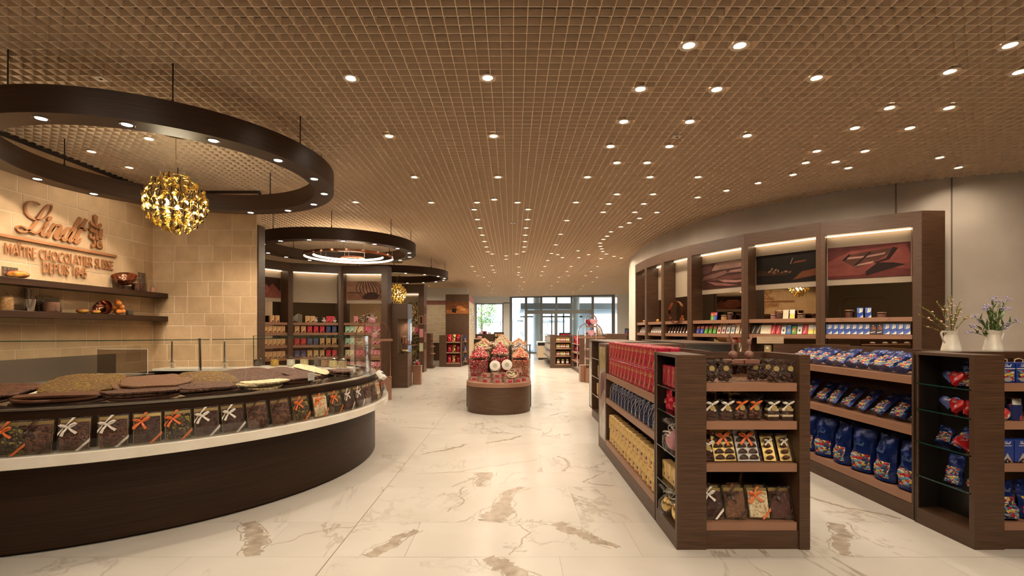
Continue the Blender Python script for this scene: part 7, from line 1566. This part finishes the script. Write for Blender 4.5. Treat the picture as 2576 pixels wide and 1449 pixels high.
# ------------------------------------------------------------------ bay with the glittering chocolate wall
SPK = cells('foil_ball_wall', [(.42, .30, .12), (.10, .05, .03), (.62, .52, .32), (.2, .12, .06), (.5, .35, .1), (.05, .03, .02)], 26, .25, 1, .01)
fw = Frame((-4.75, 17.8), (-3.24, 17.8))
t = thing('feature_bay', 'tall dark bay lined with glittering foil balls, beyond the display tower', 'display cabinet', (-4.75, 17.8, 0))
panel(t, 'side_panel', 1.31, 0, 0, 1.51, .55, 3.24); panel(t, 'side_panel', 0, 0, 0, .14, .55, 3.24); panel(t, 'lintel', .14, 0, 2.92, 1.31, .55, 3.24); panel(t, 'plinth', .14, .0, 0, 1.31, .5, .42)
panel(t, 'foil_ball_back', .14, .40, .42, 1.31, .44, 2.6, SPK); panel(t, 'header_board', .14, .38, 2.6, 1.31, .40, 2.9, BOARD); panel(t, 'light_strip', .16, .35, 2.88, 1.29, .37, 2.90, LED)
for z in (1.42, 1.02): panel(t, 'shelf', .14, .06, z - .03, 1.31, .40, z, LIP)
for i, z in enumerate((1.78, 1.30, .78)):
    b = MB(); b.box(1.34, -.012, z - .01, 1.48, -.001, z + .30, 0); b.box(1.355, -.014, z + .01, 1.465, -.012, z + .28, 1); b.build('framed_pack', [TAN, (CHOCD, pmat((.55, .2, .28)), pmat((.35, .45, .3)))[i]], t)
b = MB()
for i in range(6):
    b.box(1.511, .05 + .0, .5 + i * .33, 1.514, .45, .78 + i * .33, i % 2)
b.build('side_picture', [PM('brown_rose', (.16, .06, .045)), PM('umber', (.06, .022, .016))], t)
for i, (k_, x) in enumerate((('lmint', .95), ('lcream', 1.08), ('lpink', 1.21))): K[k_].put((-4.75 + x, 17.98, 1.423), 0, '%s on the shelf before the glittering foil-ball wall' % NMK[k_], 'packs on the foil-ball bay', scale=1.4)
b = MB(); lumps(b, .3, .1, .38, 200, 0, 99, .016); o = b.build('foil_ball_heap', islands('foil_balls', [(.5, .36, .12), (.6, .5, .3), (.12, .06, .03)], .25, .4), smooth=60); o.location = (-3.65, 17.98, .42); tag(o, 'heap of foil chocolate balls in the foil-ball bay', 'foil balls', kind='stuff')
b = MB(); b.box(0, 0, 0, .8, .5, .86); b.box(-.02, -.02, .86, .82, .52, .9, 1); o = b.build('till_counter', [WOOD, BLACK]); o.location = (-4.0, 24.6, 0); tag(o, 'dark counter before the far brick wall', 'counter')
t = thing('shelf_rack', 'narrow dark rack behind the foil-ball bay', 'rack', (-3.55, 19.6, 0)); panel(t, 'body', 0, 0, 0, .26, .5, 1.42)
for z in (1.2, .9, .6): panel(t, 'shelf', .26, 0, z - .03, .36, .5, z, LIP)
panel(t, 'base', .26, 0, 0, .36, .5, .12)

# ------------------------------------------------------------------ clad column and bag display
b = MB(); b.box(-2.95, 21.55, 0, -1.93, 24.4, 3.12, 2)
fs_ = Frame((-1.922, 21.6), (-1.922, 24.4))
brickwork(b, Frame((-1.926, 21.62), (-1.926, 24.4)), 2.78, 0, .3, mi=1); brickwork(b, Frame((-1.926, 21.62), (-1.926, 24.4)), 2.78, .3, 2.83, mi=0); brickwork(b, Frame((-1.926, 21.62), (-1.926, 24.4)), 2.78, 2.83, 3.12, mi=1)
struct(b.build('column_1', [BRICK, BRICKR, MORT]))
t = thing('column_cladding', 'dark wood panel with an orange and chocolate picture on the column', 'panel', (-2.95, 21.49, 0)); panel(t, 'panel_board', 0, 0, 0, 1.04, .05, 3.14)
poster(t, .03, 1.01, 2.28, 2.80, -.012, PM('orange_brown', (.20, .07, .025)), [(PM('orange_glow', (.42, .16, .05)), [(0, 0), (1, 0), (1, .45), (.6, .3), (0, .35)]), (PM('orange_flesh', (.62, .22, .06)), circ(.62, .52, .17, 1)), (PM('orange_bit', (.66, .30, .10)), [(.6, .3), (.85, .25), (.88, .5), (.75, .45)]), (PM('cube_dark', (.03, .012, .008)), [(.25, .12), (.44, .06), (.46, .42), (.34, .46), (.25, .36)])])
for i, (y, z, h) in enumerate(((21.9, 2.35, .28), (22.3, 2.2, .4), (22.0, 1.75, .35), (22.7, 1.9, .5), (23.1, 1.6, .34), (23.5, 1.9, .4), (22.4, 1.45, .26))):
    b = MB(); b.box(-1.915, y, z, -1.89, y + .22, z + h); b.box(-1.8899, y + .03, z + .03, -1.888, y + .19, z + h - .03, 1); tag(b.build('picture_frame', [WHITEG, PM('brown_rose', (.16, .06, .045))]), 'thin white frame on the brick side of the column, %s from the front' % ORD[i], 'picture frame', 'frames on the brick column')
t = thing('bag_display', 'low dark display of red and gold pouches against the column', 'display unit', (-3.07, 20.4, 0))
panel(t, 'left_side', 0, 0, 0, .30, 1.0, 1.34); panel(t, 'right_side', .88, 0, 0, .925, 1.0, 1.34); panel(t, 'back_panel', .30, .45, 0, .88, .5, 1.30); panel(t, 'plinth', .30, 0, 0, .88, .02, .13)
for i, z in enumerate((.18, .62, 1.06)):
    lipshelf_y(t, .305, .875, .02, .45, z, .05)
    for j, p in enumerate((REDB, GLDB, REDB)): p.put((-3.07 + .40 + j * .19, 20.62, z + .014), (R(-8), 0, rnd.uniform(-.1, .1)), '%s pouch, %s from the left on the %s shelf by the column' % (('red', 'gold', 'red')[j], ORD[j], ('bottom', 'middle', 'top')[i]), 'pouches by the column', scale=(.88, .9, 1.12))
t = thing('bag_display', 'side shelves of blue bags behind the red pouch display', 'display unit', (-2.13, 20.85, 0)); panel(t, 'side', 0, 0, 0, .02, .6, 1.3)
for i, z in enumerate((.2, .62, 1.06)):
    panel(t, 'shelf', .02, 0, z - .03, .14, .6, z, LIP); BAGS[i % 3].put((-2.05, 21.0, z + .003), (0, 0, pi / 2 - .4), 'blue bag on the side shelf by the column, %s from the floor' % ORD[i], 'blue bags by the column')

# ------------------------------------------------------------------ pick-and-mix island
t = thing('sweets_island', 'round-fronted dark island heaped with wrapped truffles in the aisle', 'display island', (-.256, 9.44, 0))
def dfront(k_, y1=3.5): return [(.629 * k_, y1), (.629 * k_, 0)] + [(.629 * k_ * cos(-pi * i / 24), -.62 * k_ * sin(pi * i / 24)) for i in range(1, 24)] + [(-.629 * k_, 0), (-.629 * k_, y1)]
b = MB(); b.prism(dfront(.97), .0, .05); b.prism(dfront(.98), .05, .50); b.build('drum_base', WOOD, t, smooth=35)
b = MB(); b.box(-.629, -.03, .07, -.60, 3.5, .5); b.box(.60, -.03, .07, .629, 3.5, .5); b.build('side_panel', WOOD, t)
b = MB(); b.prism(dfront(1.0), .50, .575); b.build('copper_rim', LIP, t, smooth=35, bev=.004)
cols = {'red': [(.50, .01, .03), (.60, .03, .05), (.55, .30, .26), (.70, .58, .46), (.42, .01, .03)], 'redgold': [(.55, .04, .04), (.72, .45, .22), (.72, .60, .45), (.62, .20, .12)], 'green': [(.35, .42, .12), (.70, .62, .35), (.55, .10, .2), (.70, .66, .5)],
        'peach': [(.70, .40, .22), (.72, .56, .40), (.60, .18, .12), (.7, .5, .3)], 'mix': [(.70, .62, .46), (.12, .10, .25), (.5, .3, .12), (.72, .64, .5)], 'pale': [(.68, .60, .40), (.50, .48, .22), (.70, .45, .30), (.74, .68, .55)]}
def blobs(b, pts, s, rr):
    for x, y, z in pts:
        M_ = Matrix.Translation((x, y, z)) @ Matrix.Rotation(rr.uniform(0, 6.28), 4, 'Z') @ Matrix.Rotation(rr.uniform(-1, 1), 4, 'X')
        a = s * rr.uniform(.85, 1.15); V = [(a, 0, 0), (0, a, 0), (-a, 0, 0), (0, -a, 0), (0, 0, a), (0, 0, -a), (1.55 * a, .5 * a, .3 * a), (1.55 * a, -.5 * a, -.2 * a), (-1.55 * a, .5 * a, -.3 * a), (-1.55 * a, -.5 * a, .2 * a)]
        b.add([tuple(M_ @ Vector(v)) for v in V], [(0, 1, 4), (1, 2, 4), (2, 3, 4), (3, 0, 4), (1, 0, 5), (2, 1, 5), (3, 2, 5), (0, 3, 5), (0, 6, 7), (2, 9, 8)])
def heap(cx_, y0, y1, w_, zb, zw, zp, key, label, seed, n=650):
    rr = random.Random(seed); b = MB(); pts = []; yc = (y0 + y1) / 2
    def H(x, y): return zw + (zp - zw) * max(0, 1 - max(abs(x - cx_) / (w_ / 2), abs(y - yc) / ((y1 - y0) / 2) * .9)) ** .85
    while len(pts) < n:
        x = cx_ + rr.uniform(-1, 1) * (w_ / 2 - .042); y = rr.uniform(y0 + .042, y1 - .042)
        if rr.random() < .5: pts.append((x, y, H(x, y) + rr.uniform(-.012, .008)))
        elif rr.random() < .75: pts.append((min(cx_ + (w_ / 2 - .042), max(cx_ - (w_ / 2 - .042), x)), y0 + .042, rr.uniform(zb + .03, zw)))
        else: pts.append((cx_ + rr.choice((-1, 1)) * (w_ / 2 - .042), min(y1 - .05, max(y0 + .05, y)), rr.uniform(zb + .03, zw)))
    blobs(b, pts, .0185, rr)
    nx_ = 8; g = []; q = 1 - .11 / w_
    V = [(cx_ + (i / nx_ - .5) * w_ * q, y0 + .055 + (j / nx_) * (y1 - y0 - .11), H(cx_ + (i / nx_ - .5) * w_ * q, y0 + .055 + (j / nx_) * (y1 - y0 - .11)) - .012) for j in range(nx_ + 1) for i in range(nx_ + 1)]
    W = nx_ + 1; b.add(V, [(j * W + i, j * W + i + 1, (j + 1) * W + i + 1, (j + 1) * W + i) for j in range(nx_) for i in range(nx_)], 1)
    b.box(cx_ - w_ / 2 * q, y0 + .055, zb + .002, cx_ + w_ / 2 * q, y1 - .055, zw - .005, 1)
    tag(b.build('truffle_heap', [islands('truffles_' + key, cols[key], .28, .15), mat('heap_core_' + key, tuple(v * .5 for v in cols[key][0]), .5)]), label, 'wrapped truffles', kind='stuff')
    a = MB(); e = .004
    for x0, ya, x1, yb in ((cx_ - w_ / 2, y0, cx_ + w_ / 2, y0 + e), (cx_ - w_ / 2, y1 - e, cx_ + w_ / 2, y1), (cx_ - w_ / 2, y0, cx_ - w_ / 2 + e, y1), (cx_ + w_ / 2 - e, y0, cx_ + w_ / 2, y1)): a.box(x0, ya, zb, x1, yb, zw + .02)
    tag(a.build('acrylic_bin', ACRYL), 'clear bin holding the ' + label, 'bin', 'clear bins on the sweets island')
XI = -.256
HEAPS = [(XI - .415, 9.62, 10.42, .40, .58, .95, 1.22, 'red', 'heap of red truffles, front left on the island'), (XI + .01, 9.70, 10.42, .40, .58, 1.00, 1.30, 'red', 'heap of red truffles in the front middle of the island'), (XI + .425, 9.62, 10.42, .40, .58, .95, 1.20, 'redgold', 'heap of red and gold truffles, front right on the island'),
         (XI - .415, 10.46, 11.26, .40, .58, 1.08, 1.30, 'green', 'heap of green and cream truffles, second on the left'), (XI + .01, 10.46, 11.26, .40, .58, 1.14, 1.42, 'pale', 'heap of pale truffles in the second middle bin'), (XI + .425, 10.46, 11.26, .40, .58, 1.08, 1.30, 'mix', 'heap of dark and cream truffles, second on the right'),
         (XI - .415, 11.30, 12.1, .40, .58, 1.15, 1.36, 'peach', 'heap of peach truffles, third on the left'), (XI + .01, 11.30, 12.1, .40, .58, 1.20, 1.46, 'peach', 'heap of peach truffles at the top middle'), (XI + .425, 11.30, 12.1, .40, .58, 1.15, 1.37, 'peach', 'heap of peach truffles, third on the right'),
         (XI + .01, 12.14, 12.85, 1.2, .58, 1.15, 1.30, 'mix', 'heap of mixed truffles at the far end of the island')]
for i, h_ in enumerate(HEAPS): heap(*h_, seed=200 + i, n=1500 if i < 3 else 900)
# round tins with clear lids
def tin(name, r, h_, open_=False):
    t = thing(name, 'x', 'sweet tin'); b = MB(); b.lathe([(r, 0), (r, h_), (r * .93, h_), (r * .93, h_ * .55 if not open_ else .01)] + ([(.0001, .01)] if open_ else []), 22); b.build('tin_body', noisy('tin_kraft', (.42, .26, .20), (.5, .33, .26), 6, rough=.35, metal=.2), t, smooth=40)
    b = MB(); n = 22; a0, a1 = -2.1, -1.2; b.add([((r + .001) * cos(a0 + (a1 - a0) * i / 6), (r + .001) * sin(a0 + (a1 - a0) * i / 6), z) for z in (h_ * .15, h_ * .75) for i in range(7)], [(i, i + 1, 7 + i + 1, 7 + i) for i in range(6)]); b.build('tin_label', mat('red_label', (.40, .03, .05), .4), t)
    b = MB(); lumps(b, r * 1.25, r * 1.25, h_ * (1.0 if open_ else .8), 46, 0, 9, .014); b.build('sweets', islands('truffles_pale', cols['pale']), t)
    if not open_: b = MB(); b.lathe([(r * 1.02, h_ * .86), (r * 1.02, h_ * 1.05), (.0001, h_ * 1.05)], 22, cap=False); b.build('clear_lid', ACRYL, t, smooth=40)
    return Proto(t)
TN = tin('sweet_tin', .088, .075); TO = tin('open_sweet_tin', .105, .07, True)
k_ = 0
for x, y, z in [(-.56, 9.32, 0), (-.47, 9.08, 0), (-.27, 8.98, 0), (-.06, 8.98, 0), (.10, 9.12, 0), (.26, 9.32, 0), (-.74, 9.42, 0), (-.36, 9.2, 0), (-.10, 9.22, 0), (-.60, 9.52, 0), (.14, 9.38, 0), (-.5, 9.3, .08), (-.28, 9.16, .08), (-.38, 9.42, 0), (-.16, 9.44, 0), (.05, 9.3, .08), (-.32, 9.4, .08), (-.14, 9.42, .08), (.0, 9.47, .0), (.1, 9.44, .16)]:
    if any(abs(x - a) < .165 and abs(y - c) < .165 and z == d and hypot(x - a, y - c) < .168 for a, c, d in [(-.47, 9.08, 0)] if (x, y) != (a, c)): continue
    TN.put((x, y, .577 + z), rnd.uniform(-.5, .5), 'round sweet tin with a clear lid, %s of the pile on the island front' % ORD[k_], 'lidded tins on the sweets island'); k_ += 1
TO.put((.0, 9.12, .70), (R(48), 0, 0), 'open round tin tilted forward to show its sweets', 'open tins on the sweets island')
def disc_lid(loc, rx, label):
    t = thing('tin_lid', label, 'tin lid', loc); t.rotation_euler = (R(rx), 0, 0)
    b = MB(); b.lathe([(.105, 0), (.105, .018), (.098, .02), (.0001, .02)], 26); b.build('lid_disc', mat('ivory_lid', (.72, .66, .58), .3), t, smooth=40)
    b = MB(); b.lathe([(.045, .0205), (.045, .0206), (.0001, .0207)], 18); logo = b.build('lid_print', mat('grey_green_print', (.42, .42, .34), .5), t)
disc_lid((-.335, 9.53, .855), 78, 'round ivory lid propped upright in front of the middle heap'); disc_lid((-.10, 9.55, .872), 82, 'second round ivory lid propped upright, right of the first')
TO.put((-.33, 9.61, .80), (R(72), 0, 0), 'open round tin standing behind the left ivory lid', 'open tins on the sweets island')

# ------------------------------------------------------------------ shelves and counters towards the entrance
t = thing('jar_gondola', 'dark shelf unit of small jars near the entrance', 'display unit', (1.56, 19.77, 0)); W = .91
panel(t, 'front_panel', 0, 0, 0, .22, .03, 1.365); panel(t, 'top_board', 0, .03, 1.34, .22, 4.4, 1.365, WOODT); panel(t, 'side_panel', W - .07, 0, 0, W, .6, 1.365); panel(t, 'back_panel', .22, .5, 0, W - .07, .53, 1.34); panel(t, 'plinth', .22, 0, 0, W - .07, .02, .12); panel(t, 'side_back', .2, .03, 0, .22, 4.4, 1.34)
for z in (1.09, .82, .51, .165): lipshelf_y(t, .225, W - .075, .02, .5, z, .05)
for z in (1.05, .72, .40, .1): panel(t, 'side_shelf', .005, .05, z - .03, .2, 4.4, z, BLACK)
pj = {}
for nm_, c1, r, h_ in (('green_jar', (.30, .24, .06), .036, .16), ('red_jar', (.30, .06, .05), .036, .16), ('big_jar', (.22, .11, .06), .06, .19)):
    o = thing('spread_jar', 'x', 'jar'); b = MB(); b.lathe([(r, 0), (r, h_ * .75), (r * .8, h_ * .82)], 12); b.build('jar_body', mat('fill_' + nm_, c1, .25), o, smooth=40); b = MB(); b.lathe([(r * .95, h_ * .82), (r * .95, h_), (.0001, h_)], 12); b.build('lid', GOLDC, o, smooth=40)
    b = MB(); b.lathe([(r * 1.02, h_ * .25), (r * 1.02, h_ * .55)], 12, cap=False); b.build('jar_label', WHP, o, smooth=40); pj[nm_] = Proto(o)
for ri, z in enumerate((1.092, .822, .512)):
    for i, (x, kk) in enumerate(zip((.29, .37, .46, .535, .61, .70, .77), ('green_jar', 'green_jar', 'red_jar', 'red_jar', 'red_jar', 'green_jar', 'green_jar') if ri < 2 else ('red_jar', 'red_jar', 'green_jar', 'green_jar', 'green_jar', 'red_jar', 'red_jar'))):
        pj[kk].put((1.56 + x, 19.87, z), 0, '%s, %s from the left on the %s shelf of the jar unit' % (kk.replace('_', ' lidded '), ORD[i], ORD[ri]), 'jars near the entrance')
for i, x in enumerate((.34, .53, .72)): pj['big_jar'].put((1.56 + x, 19.87, .167), 0, 'big jar at the bottom of the jar unit, %s from the left' % ORD[i], 'jars near the entrance')
for zi, z in enumerate((1.052, .722, .402)):
    for i in range(5):
        b = MB(); b.box(-.06, -.04, 0, .06, .04, .24); b.box(-.04, -.0415, .06, .04, -.0402, .14, 1); o = b.build('gift_carton', [WHP, TAN]); o.location = (1.64, 20.3 + i * .8, z); o.rotation_euler = (0, 0, LEFT); tag(o, 'pale carton on the side of the jar unit, %s row, %s from the front' % (ORD[zi], ORD[i]), 'gift carton', 'pale cartons on the jar unit')
def simple_unit(label, x, y, w_, d_, h_, zs, colr, grp, back=True):
    t = thing('display_unit', label, 'display unit', (x, y, 0)); panel(t, 'side_panel', 0, 0, 0, .03, d_, h_); panel(t, 'side_panel', w_ - .03, 0, 0, w_, d_, h_); panel(t, 'back_panel', .03, d_ - .02, 0, w_ - .03, d_, h_); panel(t, 'plinth', .03, 0, 0, w_ - .03, .02, .12)
    for zi, z in enumerate(zs):
        lipshelf_y(t, .035, w_ - .035, .02, d_ - .03, z, .05)
        n = int((w_ - .1) / .2)
        for i in range(n): colr[(i + zi) % len(colr)].put((x + .14 + i * .2, y + .16, z + .012), (R(-8), 0, 0), '%s pouch %s from the left, %s shelf, %s' % ('far', ORD[i], ORD[zi], grp), 'far pouches ' + grp)
simple_unit('dark unit of red pouches behind the jar unit', 2.62, 20.6, .62, .5, 1.36, (1.0, .6, .2), [REDB], 'behind the jars')
t = thing('display_unit', 'dark open-sided unit left of the rose-gold arched stand', 'display unit', (2.40, 17.2, 0)); panel(t, 'end_panel', 0, 0, 0, .9, .03, 1.37); panel(t, 'top_board', 0, .03, 1.34, .9, 2.3, 1.37, WOODT); panel(t, 'back_panel', .42, .03, 0, .45, 2.3, 1.34); panel(t, 'plinth', 0, .03, 0, .03, 2.3, .12)
for z in (1.03, .7, .38): panel(t, 'shelf', .01, .03, z - .03, .42, 2.3, z, LIP)
for i in range(7): REDS.put((2.52, 17.45 + i * .28, 1.033), LEFT, 'small red pouch on the open-sided unit, %s from the front' % ORD[i], 'red pouches on the open-sided unit')
t = thing('display_unit', 'long low dark unit behind the arched stand, before the white wall', 'display unit', (3.33, 17.0, 0)); panel(t, 'body', 0, 0, 0, .70, 2.4, 1.42)
t = thing('shelf_top_display', 'small black stepped display on the unit before the white wall', 'display stand', (4.05, 17.4, 0)); panel(t, 'body', 0, 0, 0, .62, .5, 1.36, BLACK)
b = MB(); b.box(0, .1, 1.361, .56, .14, 1.62)
o = b.build('back_board', BLACK, t); o.location = (.03, 0, 0)
for i in range(8): 
    b = MB(); b.box(-.03, -.02, 0, .03, .02, .09); o = b.build('sweet_carton', (REDP, BLUEP, WHP)[i % 3]); o.location = (4.13 + (i % 4) * .14, 17.47, 1.362 if i < 4 else 1.362 + .092); tag(o, 'tiny carton before the black board by the white wall, %s' % ('%s in the lower row' % ORD[i] if i < 4 else '%s in the upper row' % ORD[i - 4]), 'carton', 'tiny cartons by the white wall')
t = thing('white_counter', 'white and pale wood counter before the entrance door', 'counter', (1.36, 25.3, 0)); panel(t, 'body', 0, 0, .1, .62, 1.6, .74, noisy('pale_oak', (.56, .44, .30), (.64, .52, .37), 4, (1, 1, 14))); panel(t, 'band', -.01, -.01, .74, .63, 1.61, .90, BLACK); panel(t, 'top', -.02, -.02, .90, .64, 1.62, .93, WHITE); panel(t, 'plinth', .02, .02, 0, .6, 1.58, .1, BLACK)
b = MB(); arch(b, -.06, .06, .42, -.02, .02, .01); o = b.build('display_hoop', COPPER, smooth=40); o.location = (1.5, 25.5, .931); tag(o, 'small copper hoop on the white counter by the entrance', 'display hoop')
b = MB(); b.lathe([(.03, 0), (.03, .12), (.012, .15), (.012, .19)], 10); o = b.build('dark_bottle', BLACK, smooth=40); o.location = (1.8, 25.5, .931); tag(o, 'dark bottle on the white counter by the entrance', 'bottle')
# counter with the round cacao emblem
t = thing('till_counter', 'dark counter with a round gold cacao-plant emblem, left of the aisle', 'counter', (-2.05, 25.3, 0)); panel(t, 'body', 0, 0, 0, .62, .6, 1.07, BLACK); panel(t, 'top', -.01, -.01, 1.07, .63, .61, 1.11, TAN)
b = MB(); n = 28; cx_, cz = .31, .66
for r0, r1 in ((.27, .20),):
    b.add([(cx_ + r * cos(2 * pi * i / n), -.006, cz + r * sin(2 * pi * i / n)) for r in (r0, r1) for i in range(n)], [(i, (i + 1) % n, n + (i + 1) % n, n + i) for i in range(n)])
b.box(cx_ - .008, -.007, cz - .12, cx_ + .008, -.004, cz + .13)
for i in range(4):
    for s in (-1, 1): b.add([(cx_, -.007, cz - .07 + i * .05), (cx_ + s * .05, -.007, cz - .05 + i * .05), (cx_ + s * .085, -.007, cz + i * .05), (cx_ + s * .04, -.007, cz - .01 + i * .05)], [(0, 1, 2, 3)])
for s in (-1, 1): b.plate([(cx_ + s * .05 + .035 * cos(2 * pi * i / 10), cz - .10 + .05 * sin(2 * pi * i / 10)) for i in range(10)], -.008, -.004)
b.build('cacao_emblem', mat('emblem_gold', (.55, .36, .16), .4, .3), t)
b = MB(); b.ball((0, 0, .06), (.14, .1, .06), 12, 8); o = b.build('sweet_dish', islands('pink_red_sweets', [(.5, .02, .05)]), smooth=60); o.location = (-1.72, 25.6, 1.111); tag(o, 'dish of pink sweets on the emblem counter', 'dish')
t = thing('till_counter', 'taller dark counter behind the emblem counter, under the window', 'counter', (-2.1, 27.6, 0)); panel(t, 'body', 0, 0, 0, 1.22, .8, 1.33, WOOD)
for i, (x, m) in enumerate(((.3, WHP), (.55, REDP), (.8, WHP), (.42, mat('pink_carton', (.6, .2, .3), .5)))):
    b = MB(); b.box(-.1, -.06, 0, .1, .06, .10 + .06 * (i % 2)); o = b.build('gift_carton', m); o.location = (-2.1 + x, 27.8 + .14 * (i % 2), 1.331); tag(o, '%s gift carton from the left on the counter under the window' % ORD[i], 'gift carton', 'cartons under the window')
t = thing('display_unit', 'open black rack of gift boxes right of the window counter', 'display unit', (-.98, 26.0, 0)); panel(t, 'body', 0, .3, 0, .54, .34, 1.44, BLACK); panel(t, 'side_panel', 0, 0, 0, .03, .3, 1.44, BLACK); panel(t, 'side_panel', .51, 0, 0, .54, .3, 1.44, BLACK)
for z in (1.2, .95, .7, .45): panel(t, 'shelf', .03, 0, z - .02, .51, .3, z, BLACK)
for zi, z in enumerate((1.201, .951, .701)):
    for i in range(3):
        b = MB(); b.box(-.06, -.05, 0, .06, .05, .16); o = b.build('gift_carton', TAN); o.location = (-.86 + i * .15, 26.12, z); tag(o, 'tan gift box %s from the left, %s shelf of the black rack' % (ORD[i], ORD[zi]), 'gift carton', 'tan boxes on the black rack')
t = thing('arch_table', 'thin copper arched table display near the entrance', 'display stand', (.35, 26.5, 0)); b = MB(); arch(b, -.38, .38, 1.42, 0, .05, .012, .75); b.build('wide_arch', COPPER, t); b = MB(); arch(b, .12, .26, 1.45, .1, .16, .02, .75); b.build('leather_arch', BLACK, t)
b = MB(); b.box(-.7, -.15, .72, .7, .6, .76); b.box(-.66, -.1, 0, -.6, .5, .72); b.box(.6, -.1, 0, .66, .5, .72); b.build('table', BLACK, t)
for i, (x, m) in enumerate(((-.45, NAVY), (-.2, mat('pink_carton', (.6, .2, .3), .5)), (.05, TAN), (.4, TAN))):
    b = MB(); b.box(-.08, -.05, 0, .08, .05, .2); o = b.build('gift_carton', m); o.location = (.35 + x, 26.85, .762); tag(o, '%s gift carton from the left on the arched table near the entrance' % ORD[i], 'gift carton', 'cartons on the arched table')
for x, lab in ((2.35, 'left black topped rack behind the jar unit'), (3.6, 'right black topped rack behind the jar unit')):
    t = thing('display_rack', lab, 'rack', (x, 24.0, 0)); panel(t, 'body', 0, 0, 0, .56, .4, 1.42, BLACK); panel(t, 'red_front', .06, -.004, .5, .5, 0, 1.36, REDP)
# ------------------------------------------------------------------ outside: tree and parasols
def tree(x, y, h_, label):
    t = thing('tree', label, 'tree', (x, y, 0)); b = MB(); rr = random.Random(4)
    b.tube([(0, 0, 0), (.05, 0, h_ * .4), (0, .05, h_ * .8)], [.12, .09, .04], 8)
    for i in range(9): a = rr.uniform(0, 6.28); z = h_ * rr.uniform(.35, .75); b.tube([(0, 0, z), (cos(a) * .8, sin(a) * .8, z + .7)], [.035, .012], 5)
    b.build('trunk', mat('bark', (.30, .22, .15), .9), t)
    b = MB()
    for i in range(2600):
        u_ = Vector((rr.gauss(0, 1), rr.gauss(0, 1), rr.gauss(0, 1))).normalized() * rr.uniform(.35, 1) ** .5
        leaf(b, Vector((u_.x * 1.3, u_.y * 1.3, h_ * .66 + u_.z * h_ * .36)), Vector((rr.uniform(-1, 1), rr.uniform(-1, 1), rr.uniform(-1, .5))), rr.uniform(.12, .24), .05)
    b.build('foliage', noisy('fresh_leaves', (.22, .36, .07), (.36, .50, .12), 3, rough=.6), t)
tree(-2.5, 39, 5.2, 'young green tree outside the shop window')
def parasol(x, y, label):
    t = thing('parasol', label, 'parasol', (x, y, 0)); b = MB(); b.lathe([(2.0, 2.25), (1.98, 2.42), (1.0, 2.8), (.0001, 3.1)], 8, cap=False); b.build('canopy', mat('white_canvas', (.82, .80, .76), .8), t)
    b = MB(); b.tube([(0, 0, 0), (0, 0, 3.05)], .03, 8)
    for i in range(8): b.tube([(0, 0, 2.0), (1.2 * cos(pi * i / 4), 1.2 * sin(pi * i / 4), 2.66)], .012, 5)
    b.build('pole', mat('grey_pole', (.3, .28, .26), .5), t)
parasol(-1.0, 42, 'white parasol outside the shop window'); parasol(3.4, 46, 'white parasol outside, seen through the entrance glass')
parasol(-5.6, 48, 'farther white parasol behind the young tree')
sun = bpy.data.lights.new('sun', 'SUN'); sun.energy = 5; sun.angle = R(2); so = bpy.data.objects.new('sun', sun); so.rotation_euler = (R(48), 0, R(-25)); COL.objects.link(so)
drop_unused()
